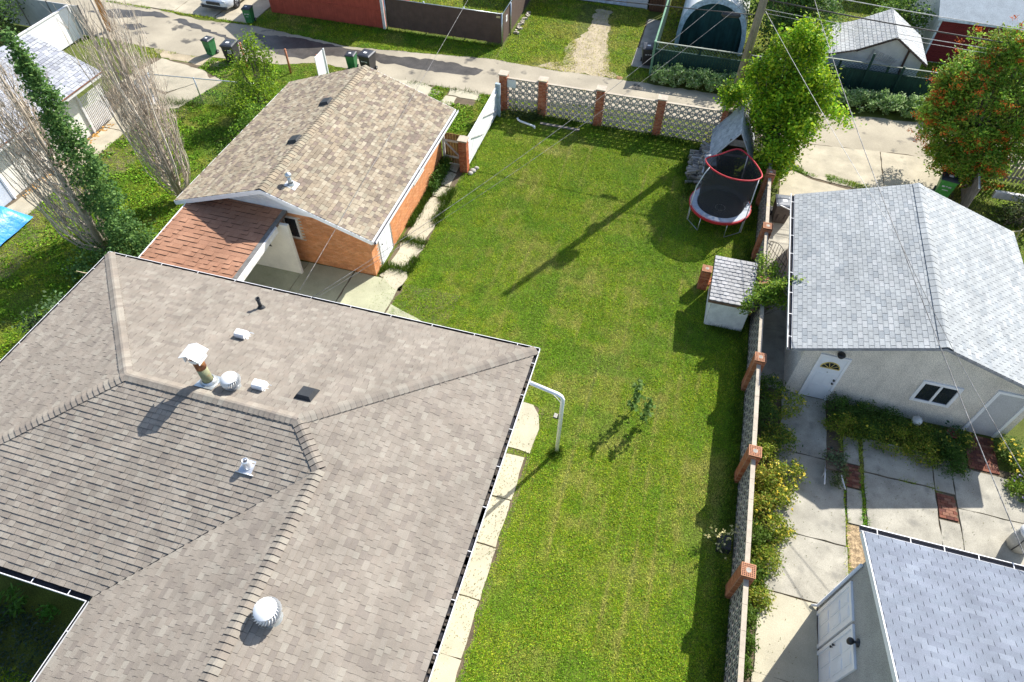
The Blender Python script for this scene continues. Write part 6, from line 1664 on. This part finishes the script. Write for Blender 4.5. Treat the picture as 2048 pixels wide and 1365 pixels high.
b = MB(); b.box(3.7, 9.02, 0, 4.05, 9.45, .32); o = b.build('planter_box', M['black']); tag(o, 'dark planter box against the side block wall', 'planter')
# ---------------------------------------------------------------- trees and plants
BK = (.40, .33, .255)


def stem(b, p, r0, lean, L_, n=6, col=BK, wig=.06, sides=4, rs=rnd):
    pts = [Vector(p)]; d = Vector(lean).normalized(); step = L_ / n
    for i in range(n):
        d = (d + Vector((rs.uniform(-wig, wig), rs.uniform(-wig, wig), .10 + rs.uniform(-.03, .08)))).normalized(); pts.append(pts[-1] + d * step)
    b.tube(pts, [r0 * (1 - .8 * i / n) for i in range(n + 1)], sides, 0, col, False); return pts


def bare_poplar(name, label, x, y, h, nst, bias, spread, seed, nt=6):
    """columnar poplar: stems leave the trunk, swing out a little and rise almost vertically"""
    r_ = random.Random(seed); t = thing(name, label, 'tree', (x, y, 0), 'poplar trees on the left boundary')
    b = MB(); b.tube([(x, y, 0), (x + .05, y, h * .35), (x + .02, y + .06, h * .7), (x, y, h)], [.16, .11, .06, .015], 8, 0, (.42, .36, .29)); b.build('trunk', M['bark'], t)
    b = MB()
    for i in range(nst):
        z = h * .015 + h * .58 * r_.random() ** 1.9; a = r_.uniform(0, 2 * math.pi); q = spread * math.sqrt(r_.random()) * (1.0 if z < h * .35 else .62)
        ox, oy = math.cos(a) * q + bias[0], math.sin(a) * q + bias[1]; ln = (h * 1.02 - z) * r_.uniform(.35, .72)
        col = r_.choice([(.62, .53, .42), (.52, .44, .35), (.70, .61, .50), (.42, .36, .30)]); r0 = r_.choice([.014, .018, .022, .03, .042])
        pts = [Vector((x, y, z)), Vector((x + ox * .6, y + oy * .6, z + q * .45 + .08)), Vector((x + ox * .9, y + oy * .9, z + q * 1.0 + .3))]
        n = 6
        for j in range(n):
            l = pts[-1]; pts.append(Vector((l.x + ox * .08 + r_.uniform(-.11, .11), l.y + oy * .08 + r_.uniform(-.11, .11), l.z + ln / n)))
        m = len(pts); b.tube(pts, [r0 * (1 - .82 * j / (m - 1)) for j in range(m)], 4, 0, col, False)
        for w_ in range(nt):
            p = pts[r_.randrange(2, m - 1)]; a = r_.uniform(0, 6.28); stem(b, p, .009, (math.cos(a) * .55, math.sin(a) * .55, 1.0), r_.uniform(.3, 1.1), 4, col, .2, 3, r_)
    b.build('branches', M['bark'], t)
    return t


bare_poplar('poplar_tree', 'tall bare columnar poplar standing against the brick garage corner', -20.15, 18.65, 9.8, 110, (.05, .0), 1.0, 3, 12)
p2 = bare_poplar('poplar_tree', 'half dead columnar poplar with one dense leafy side and bare stems', -20.95, 14.75, 8.8, 95, (-.45, .05), 1.0, 4, 12)
rs = np.random.RandomState(5)
zz = np.linspace(.4, 8.7, 300) + rs.uniform(-.3, .3, 300); rr = np.interp(zz, [.4, 1.2, 2.6, 4.2, 6, 7.4, 8.4, 8.7], [.75, .62, .62, .60, .46, .24, .12, .05])
rr = rr * (1 + .25 * np.sin(zz * 5.1) * np.sin(zz * 2.3 + 1)); ang = rs.uniform(0, 6.28, 300); rad = rr * np.sqrt(rs.rand(300))
cc = np.stack([-19.95 + .06 * (zz - 3) * 0 + rad * np.cos(ang), 15.05 + rad * np.sin(ang), zz], 1)
PC = [(.11, .22, .06), (.15, .28, .075), (.075, .16, .05), (.21, .34, .09)]
V, F, c = leaves(clumps(cc, 42, .12, rs), .105, PC, .6, rs, .7); o = npmesh('crown', V, F, c, M['leaf'], p2, kind='stuff')
cc = np.stack([rs.uniform(-21.6, -18.9, 120), rs.uniform(13.2, 16, 120), rs.uniform(.1, .9, 120)], 1); V, F, c = leaves(clumps(cc, 30, .2, rs), .11, PC + [(.10, .16, .03)], .6, rs, .7)
o = npmesh('undergrowth', V, F, c, M['leaf'], kind='stuff'); o['label'] = 'green undergrowth round the feet of the poplars'; o['category'] = 'undergrowth'
b = MB(); stem(b, (-19.0, 13.3, .9), .05, (-.7, -.9, .25), 1.3, 5, (.62, .50, .34), .25); stem(b, (-19.25, 12.95, 1.0), .03, (-.9, .1, .1), .5, 4, (.62, .5, .34), .2); o = b.build('broken_branch', M['bark']); tag(o, 'pale broken branch lying at the house corner', 'branch')


def tree(name, label, base, ctr, rad, ncl, nl, size, cols, seed, sig=.22, trunk=.09, extra=(), grp=None, flat=.6, aspect=.6, shell=.45, cat='tree', stems=1, bcol=(.20, .165, .13), blobs=()):
    rs = np.random.RandomState(seed); t = thing(name, label, cat, (base[0], base[1], 0), grp)
    d = rs.normal(size=(ncl, 3)); d /= np.linalg.norm(d, axis=1)[:, None]; r = (shell + (1 - shell) * rs.rand(ncl)) ** .8
    lump = 1 + .36 * np.sin(d[:, 0] * 5 + seed) * np.cos(d[:, 1] * 4 + seed * .7) + .15 * np.sin(d[:, 2] * 7 + seed)
    cc = np.array(ctr) + d * (r * lump)[:, None] * np.array(rad)
    for (bc, br, bn) in blobs:
        d2 = rs.normal(size=(bn, 3)); d2 /= np.linalg.norm(d2, axis=1)[:, None]; cc = np.concatenate([cc, np.array(bc) + d2 * ((.35 + .65 * rs.rand(bn)) ** .8)[:, None] * np.array(br)])
    if len(extra): cc = np.concatenate([cc, np.array(extra, float)])
    cc[:, 2] = np.maximum(cc[:, 2], .12)
    b = MB(); top = (ctr[0], ctr[1], ctr[2] + rad[2] * .3); rr = random.Random(seed)
    for s in range(stems):
        bx, by = base[0] + (rr.uniform(-.25, .25) if s else 0), base[1] + (rr.uniform(-.25, .25) if s else 0); tt = (top[0] + (rr.uniform(-.5, .5) * rad[0] if s else 0), top[1] + (rr.uniform(-.5, .5) * rad[1] if s else 0), top[2])
        b.tube([(bx, by, 0), ((bx * 2 + tt[0]) / 3 + .04, (by * 2 + tt[1]) / 3, tt[2] * .4), tt], [trunk, trunk * .7, trunk * .2], 7, 0, bcol)
    for i in range(0, len(cc), max(1, ncl // 60)):
        q = cc[i]; f = rr.uniform(.25, .7); p0 = Vector((base[0] + (top[0] - base[0]) * f, base[1] + (top[1] - base[1]) * f, top[2] * f))
        mid = p0.lerp(Vector(q), .5) + Vector((0, 0, -.12)); b.tube([p0, mid, Vector(q)], [trunk * .35, trunk * .2, .008], 4, 0, bcol, False)
    b.build('trunk', M['bark'], t)
    P = clumps(cc, nl, sig, rs); P[:, 2] = np.maximum(P[:, 2], .05)
    V, F, c = leaves(P, size, cols, flat, rs, aspect)
    c = c * np.repeat(.62 + .8 * rs.rand(len(cc)), nl)[:, None]
    npmesh('crown', V, F, c, M['leaf'], t, kind='stuff'); return t, cc, rs


YG = [(.26, .43, .02), (.34, .48, .022), (.18, .35, .02), (.44, .52, .03), (.12, .26, .02)]
tree('leafy_tree', 'bright yellow green leafy tree leaning over the wood shed and lane', (4.25, 28.9), (3.9, 28.6, 3.3), (1.35, 1.3, 1.9), 150, 75, .14, YG, 21, .2, .12,
     [(5.3 + .16 * i, 28.7 - .03 * i, 3.75 - .09 * i) for i in range(11)] + [(5.2 + .1 * i, 28.4, 2.9 - .06 * i) for i in range(7)] + [(2.6 - .1 * i, 29.2, 3.3 - .05 * i) for i in range(9)] + [(4.9, 28.6, 5.2 + .14 * i) for i in range(7)] + [(3.3, 29.2, 5.0 + .14 * i) for i in range(6)] + [(3.9 + .05 * i, 28.9, 5.9 + .12 * i) for i in range(6)] + [(4.4 + .1 * i, 29.4, 5.5 + .12 * i) for i in range(6)],
     blobs=[((4.5, 27.3, 1.5), (.75, 1.5, 1.3), 60), ((4.9, 29.6, 3.6), (.9, .9, 1.3), 45), ((2.2, 29.5, 2.7), (.55, .5, .7), 16), ((4.2, 29.0, 5.3), (.75, .7, 1.0), 30), ((5.0, 27.6, 2.6), (.6, .8, .9), 30), ((5.4, 28.9, 3.9), (.75, .8, .9), 34), ((3.0, 28.6, 4.3), (.7, .7, .8), 26)], shell=.3)
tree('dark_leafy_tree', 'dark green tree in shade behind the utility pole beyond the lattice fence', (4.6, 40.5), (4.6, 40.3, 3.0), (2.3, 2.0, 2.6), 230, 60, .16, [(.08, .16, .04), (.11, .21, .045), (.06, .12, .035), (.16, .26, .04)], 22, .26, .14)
AG = [(.18, .35, .04), (.25, .41, .04), (.13, .26, .035), (.33, .45, .05), (.26, .28, .05)]
ash, acc, ars = tree('mountain_ash', 'mountain ash tree full of orange red berries at the right edge', (12.9, 30.0), (12.5, 30.2, 3.6), (2.2, 1.9, 2.4), 240, 95, .15, AG, 23, .19, .16, aspect=.42, shell=.5, blobs=[((10.9, 30.0, 4.6), (.9, .9, .9), 45), ((12.2, 30.4, 5.9), (1.0, .9, .8), 45), ((14.0, 30.6, 5.2), (1.1, 1.1, 1.0), 55), ((10.6, 29.5, 3.0), (.8, .8, .8), 36), ((12.6, 29.0, 1.9), (1.3, .8, .8), 45), ((14.4, 29.6, 2.6), (1.1, .9, 1.0), 40), ((12.3, 29.1, 1.2), (1.4, .6, .6), 36), ((11.5, 29.6, 2.0), (.8, .7, .8), 26), ((13.6, 29.6, 1.4), (.9, .6, .6), 24)])
sel = acc[(ars.rand(len(acc)) < .5) & (vnoise(acc[:, 0], acc[:, 2] + acc[:, 1], 1.1, 3) > .33)]; sel = np.concatenate([sel + ars.normal(size=sel.shape) * .18, sel + ars.normal(size=sel.shape) * .14]); dd = sel - np.array((12.5, 30.2, 3.6)); dd /= np.linalg.norm(dd, axis=1)[:, None]
P = clumps(sel + dd * .26, 34, (.085, .085, .045), ars); V, F, c = leaves(P, .05, [(.66, .12, .02), (.72, .17, .02), (.58, .07, .015), (.70, .24, .04)], 1, ars, .95); npmesh('berries', V, F, c, M['petal'], ash, kind='stuff')
LG = [(.17, .29, .03), (.23, .34, .035), (.12, .22, .03), (.28, .37, .035)]
tree('sapling', 'bright green sapling growing through the side block wall beside the white shed', (4.4, 18.2), (4.45, 18.05, 1.75), (.62, .62, .5), 46, 42, .10, LG, 24, .11, .03,
     [(4.45 + .1 * i, 18.15 + .02 * i, 2.2 + .03 * i) for i in range(10)] + [(3.9 - .04 * i, 17.8 - .06 * i, 1.9 - .05 * i) for i in range(8)] + [(4.1, 18.9 + .16 * i, 1.7) for i in range(9)] + [(4.5, 18.6 + .15 * i, 1.75) for i in range(9)], shell=.2)
tree('shrub', 'tall shrub with upright yellow green shoots beside the brick garage roof', (-19.9, 26.0), (-20.0, 25.3, 1.1), (1.4, 1.5, 1.1), 115, 55, .11, LG + YG[:2], 25, .2, .05,
     [(-20.3, 26.2, 2.2 + .12 * i) for i in range(12)] + [(-19.5, 26.3, 2.0 + .12 * i) for i in range(10)] + [(-20.9, 25.9, 2.0 + .1 * i) for i in range(8)] + [(-19.9, 26.1, 2.4 + .12 * i) for i in range(13)], cat='shrub', stems=4)
tree('shrub', 'leafy shrub pressed against the left eave of the brick garage', (-18.5, 23.2), (-18.6, 23.2, .95), (.7, 1.7, .9), 70, 50, .11, [(.16, .31, .03), (.22, .36, .035), (.12, .24, .03)], 26, .2, .05, cat='shrub', stems=4)
tree('shrub', 'low shrub beside the bare poplar near the garage wall', (-18.9, 20.6), (-18.9, 20.6, .7), (.55, .9, .7), 30, 40, .10, [(.12, .23, .04), (.17, .28, .04)], 27, .16, .04, cat='shrub', stems=3)
tree('shrub', 'grey green shrub at the left eave of the brown house', (-18.9, 10.7), (-18.8, 10.7, .9), (.75, 1.2, .8), 60, 42, .13, [(.12, .21, .08), (.17, .25, .11), (.09, .16, .05)], 28, .2, .05, cat='shrub', stems=3)
tree('shrub', 'dark spindly shrub on the lawn left of the brown house', (-20.1, 10.3), (-20.1, 10.3, .6), (.5, .8, .55), 26, 30, .12, [(.05, .09, .03), (.08, .13, .05)], 29, .15, .03, cat='shrub', stems=3)
tree('leafy_tree', 'dark leaved tree at the top left corner by the grey panel fence', (-38.5, 28.4), (-38.3, 28.3, 1.9), (1.7, 1.6, 1.7), 70, 50, .15, [(.06, .12, .03), (.10, .18, .03), (.05, .09, .03)], 30, .25, .08)
tree('shrub', 'leafy green bush between the tarp covered shed and the red building', (11.0, 43.4), (10.9, 43.2, 1.5), (1.3, 1.3, 1.4), 80, 45, .15, [(.15, .27, .045), (.21, .32, .05), (.10, .18, .04)], 31, .22, .06, cat='shrub', stems=3)
tree('shrub', 'scrubby dark bush by the rails beyond the grey garage', (14.6, 27.3), (15.2, 27.4, .5), (1.7, 1.0, .5), 50, 40, .12, [(.06, .09, .03), (.10, .11, .04), (.05, .08, .02)], 32, .22, .04, cat='shrub', stems=3)


def plant(name, label, x, y, r, h, n, cols, size, grp, fl=None, nf=0, fsize=.05, seed=0, flat=.7, aspect=.4, ftop=.9):
    rs = np.random.RandomState(seed + 100); t = thing(name, label, 'plant', (x, y, 0), grp)
    k = max(6, n // 40); a = rs.uniform(0, 6.28, k); q = np.sqrt(rs.rand(k)) * r; zc = h * (1 - .55 * (q / r) ** 2) * rs.uniform(.35, 1, k)
    cc = np.stack([x + q * np.cos(a), y + q * np.sin(a), zc], 1)
    P = clumps(cc, max(4, n // k), (.09, .09, .08), rs); P[:, 2] = np.maximum(P[:, 2], .03)
    V, F, c = leaves(P, size, cols, flat, rs, aspect)
    b = MB()
    for i in range(0, k, 2): b.tube([(x + (cc[i, 0] - x) * .3, y + (cc[i, 1] - y) * .3, 0), tuple(cc[i])], .007, 3, 0, (.12, .15, .04), False)
    b.build('stems', M['bark'], t); npmesh('foliage', V, F, c, M['leaf'], t, kind='stuff')
    if nf:
        j = rs.randint(k, size=nf); Q = cc[j] + rs.normal(size=(nf, 3)) * (.10, .10, .04) + (0, 0, .10 * ftop); P = clumps(Q, 6, (.018, .018, .006), rs)
        V, F, c = leaves(P, fsize, fl, .35, rs, .8); npmesh('flowers', V, F, c, M['petal'], t, kind='stuff')
    return t


BG1 = [(.22, .30, .03), (.29, .35, .035), (.15, .24, .03), (.36, .33, .06)]; YF_ = [(.82, .68, .06), (.85, .74, .14), (.78, .58, .04)]; DG = [(.09, .18, .03), (.13, .21, .04), (.07, .14, .03)]
G1 = 'flowering plants along the side wall on the neighbour side'
spec = [(5.0, 15.0, .5, 1.0, 420, DG + BG1[:1], 'sparse tall weed with a few yellow flowers at the north end of the wall bed', YF_, 14), (5.45, 14.4, .5, 1.35, 300, BG1, 'tallest airy plant with yellow flower heads reaching towards the white door', YF_, 46), (4.8, 13.9, .45, .9, 520, DG, 'dark leafy plant against the wall near the wheelbarrow', YF_, 6),
        (5.3, 13.2, .5, .8, 620, DG + BG1, 'mixed green plant behind the first pillar with fine leaves', YF_, 10), (4.8, 12.6, .45, .7, 560, BG1, 'yellow green plant level with the rusty wheelbarrow', YF_, 20), (5.55, 12.0, .48, .75, 560, BG1, 'clump massed with big yellow flowers opposite the wheelbarrow', YF_, 120), (4.9, 11.6, .4, .7, 520, BG1 + [(.26, .2, .03)], 'yellowing plant touching the middle brick pillar', YF_, 16),
        (5.35, 11.2, .45, .6, 520, BG1, 'clump with bright yellow flowers beside the sunlit slab', YF_, 50), (4.85, 10.7, .42, .6, 520, BG1 + [(.30, .22, .03)], 'golden tinted plant close against the wall cap', YF_, 30), (5.3, 10.1, .42, .6, 560, BG1, 'clump with yellow flowers at the edge of the slab joint', YF_, 60),
        (4.8, 9.7, .4, .55, 520, [(.10, .18, .02), (.13, .2, .03)], 'fresh green plant with a brown seed head by the wall', [(.35, .2, .12)], 4), (5.1, 9.1, .4, .5, 520, BG1, 'low yellow green plant north of the nearest pillar', YF_, 8), (4.7, 8.5, .35, .5, 460, [(.09, .17, .02), (.12, .19, .025)], 'leafy green plant hugging the nearest brick pillar', YF_, 0), (4.95, 8.0, .3, .4, 380, BG1, 'small plant spilling over the joint of the pale slab', YF_, 3),
        (4.65, 7.4, .26, .4, 380, [(.09, .17, .02), (.12, .19, .025)], 'narrow green plant just south of the nearest pillar', YF_, 0), (4.62, 6.7, .24, .35, 360, [(.08, .16, .02), (.11, .18, .025)], 'small green plant midway along the pale slab', YF_, 0), (4.60, 6.1, .22, .3, 320, [(.08, .16, .02), (.10, .17, .02)], 'smallest green plant at the bottom edge of the wall bed', YF_, 0)]
for i, (x, y, r, h, n, cols, lab, fl, nf) in enumerate(spec): plant('flowering_plant', lab, x - .04, y, r * 1.02, h, int(n * 3.2), cols, .085, G1, fl, int(nf * .45), .05, 200 + i)
G2 = 'plants in the bed under the grey garage window'
bed = [(7.2, 15.0, .45, .75, DG, 'dark bushy plant beside the white fanlight door', 0), (7.3, 14.4, .45, .6, BG1, 'seedy pale plant at the front left corner of the garage bed', 4), (7.95, 14.9, .5, .7, DG, 'dark plant second from the door along the wall', 2), (8.1, 14.35, .5, .55, DG + BG1[:2], 'green plant at the front of the bed left of centre', 3), (8.8, 14.95, .45, .6, DG, 'dark plant under the left pane of the window', 0), (8.85, 14.3, .5, .55, BG1, 'pale seedy plant at the middle front of the garage bed', 5),
       (9.65, 14.65, .5, .5, BG1 + DG[:1], 'seedy plant in front of the white garden globe', 4), (9.75, 14.1, .45, .45, BG1, 'low plant spilling on the patio joint below the globe', 6), (10.4, 14.5, .42, .5, DG, 'dark leafy plant beside the dark red pot', 12), (10.55, 13.95, .45, .45, [(.06, .14, .02), (.09, .17, .03)], 'fresh green plant at the right front corner of the garage bed', 2), (10.9, 14.9, .3, .45, DG + BG1[:1], 'plant with small yellow flowers against the grey door frame', 30)]
for i, (x, y, r, h, cols, lab, nf) in enumerate(bed): plant('garden_plant', lab, x, y, r * 1.15, h, 1900, cols, .07, G2, YF_, nf, .04, 300 + i)
for i, (x, y, r, h, cols, lab, nf, fl) in enumerate([(12.35, 14.9, .4, .55, DG, 'dark plant with yellow flowers right of the brick path', 40, YF_), (12.75, 14.3, .45, .6, LG, 'sunlit green plant with yellow flowers at the right edge', 40, YF_), (12.55, 13.6, .38, .5, LG, 'sunlit plant overhanging the patio at the right edge', 14, [(.5, .42, .6)]), (13.2, 13.3, .45, .5, LG, 'plant with orange blooms at the right border', 16, [(.75, .28, .02)])]):
    plant('garden_plant', lab, x, y, r, h, 1400, cols, .08, 'plants in the right hand border', fl, nf, .07, 330 + i)
G3 = 'bushy plants under the green lattice fences'
HGc = [(.30, .46, .15), (.38, .53, .21), (.22, .36, .10), (.48, .58, .32)]
hl = ['first pale green hedge plant left of the utility pole, nearest the charcoal cart', 'second hedge plant right of the charcoal cart', 'third hedge plant from the charcoal cart', 'fourth hedge plant from the charcoal cart', 'fifth hedge plant from the charcoal cart', 'hedge plant nearest the left side of the utility pole']
for i in range(6): plant('hedge_plant', hl[i], -1.3 + .68 * i, 34.85 + .1 * (i % 2), .6, 1.0, 1500, HGc, .14, G3, None, 0, .05, 350 + i)
hl = ['hedge plant just right of the leafy tree', 'second hedge plant right of the leafy tree', 'third hedge plant right of the leafy tree', 'hedge plant below the middle of the tarp covered shed', 'fifth hedge plant right of the leafy tree', 'sixth hedge plant right of the leafy tree', 'hedge plant third from the mountain ash', 'hedge plant second from the mountain ash', 'hedge plant nearest the mountain ash']
for i in range(9): plant('hedge_plant', hl[i], 6.0 + .74 * i, 35.3 - .01 * i + .1 * (i % 2), .62, 1.0, 1500, HGc, .14, G3, None, 0, .05, 360 + i)
for i, (x, y, h, lab) in enumerate(((.55, 13.1, 1.75, 'taller of two leafy weeds standing alone on the lawn'), (1.0, 12.75, 1.45, 'smaller of two leafy weeds standing alone on the lawn'))):
    rs = np.random.RandomState(i); t = thing('tall_weed', lab, 'weed', (x, y, 0), 'weeds on the lawn'); b = MB(); b.tube([(x, y, 0), (x + .04, y - .03, h)], [.014, .006], 5, 0, (.12, .17, .03)); b.build('stem', M['bark'], t)
    z = np.linspace(.25, h, 20); cc = np.stack([x + .04 * z, y - .03 * z, z], 1); V, F, c = leaves(clumps(cc, 5, (.07, .07, .03), rs), .14, [(.09, .17, .03), (.12, .2, .04)], .35, rs, .7); npmesh('leaves', V, F, c, M['leaf'], t, kind='stuff')
plant('flowering_plant', 'straggly weed with cream flowers in the dark planter by the block wall', 3.75, 9.25, .45, .9, 160, [(.09, .14, .03), (.13, .17, .05)], .09, None, [(.7, .62, .3)], 30, .05, 380)
for i in range(6):
    rs = np.random.RandomState(40 + i)
plant('trailing_plant', 'grey green trailing plant growing in the wheelbarrow', 6.92, 12.75, .3, .95, 500, [(.12, .18, .09), (.16, .22, .11)], .10, None, None, 0, .05, 391)
plant('trailing_plant', 'feathery plant drooping from the wheelbarrow to the brick patch', 7.22, 12.4, .34, .55, 420, [(.16, .19, .08), (.12, .17, .06)], .09, None, None, 0, .05, 392)
plant('garden_plant', 'lush fern like plant in the front corner below the gutter', -14.4, 2.1, .5, .8, 300, [(.07, .17, .02), (.10, .21, .03)], .2, 'plants in the front corner', None, 0, .05, 401, .5, .25)
plant('garden_plant', 'small bright green plant near the gutter in the front corner', -13.3, 2.25, .2, .4, 120, [(.07, .2, .02), (.09, .24, .03)], .12, 'plants in the front corner', None, 0, .05, 402)
plant('garden_plant', 'small green plant at the inner corner of the house', -12.1, 2.2, .18, .35, 110, [(.06, .18, .02), (.08, .2, .03)], .12, 'plants in the front corner', None, 0, .05, 403)
rs = np.random.RandomState(77); cc = np.stack([rs.uniform(-15.5, -11, 160), rs.uniform(.6, 2.2, 160), rs.uniform(.02, .2, 160)], 1); V, F, c = leaves(clumps(cc, 22, .13, rs), .08, [(.05, .09, .05), (.04, .07, .035), (.09, .12, .09)], .6, rs); o = npmesh('ground_cover', V, F, c, M['leaf'], kind='stuff'); o['label'] = 'dark ground cover leaves in the shaded front corner'; o['category'] = 'ground cover'
rs = np.random.RandomState(78); cc = np.stack([-10.03 + rs.rand(120) * .35, rs.uniform(22.2, 24.3, 120), rs.uniform(.03, .5, 120)], 1); V, F, c = leaves(clumps(cc, 26, .1, rs), .08, [(.06, .14, .02), (.09, .18, .025)], .6, rs); o = npmesh('ivy', V, F, c, M['leaf'], kind='stuff'); o['label'] = 'green creeper in the corner behind the slatted gate'; o['category'] = 'creeper'
rs = np.random.RandomState(79); cc = np.stack([rs.uniform(-8.5, -6.6, 70), rs.uniform(29.0, 29.5, 70), rs.uniform(.05, .7, 70) * rs.rand(70)], 1); V, F, c = leaves(clumps(cc, 24, .1, rs), .08, [(.07, .11, .03), (.10, .14, .04)], .6, rs); o = npmesh('creeper', V, F, c, M['leaf'], kind='stuff'); o['label'] = 'weedy creeper at the first bay of the rear wall'; o['category'] = 'creeper'
rs = np.random.RandomState(80); cc = np.stack([rs.uniform(-11.4, -11, 10), rs.uniform(2.2, 2.3, 10), rs.uniform(.1, .3, 10)], 1)
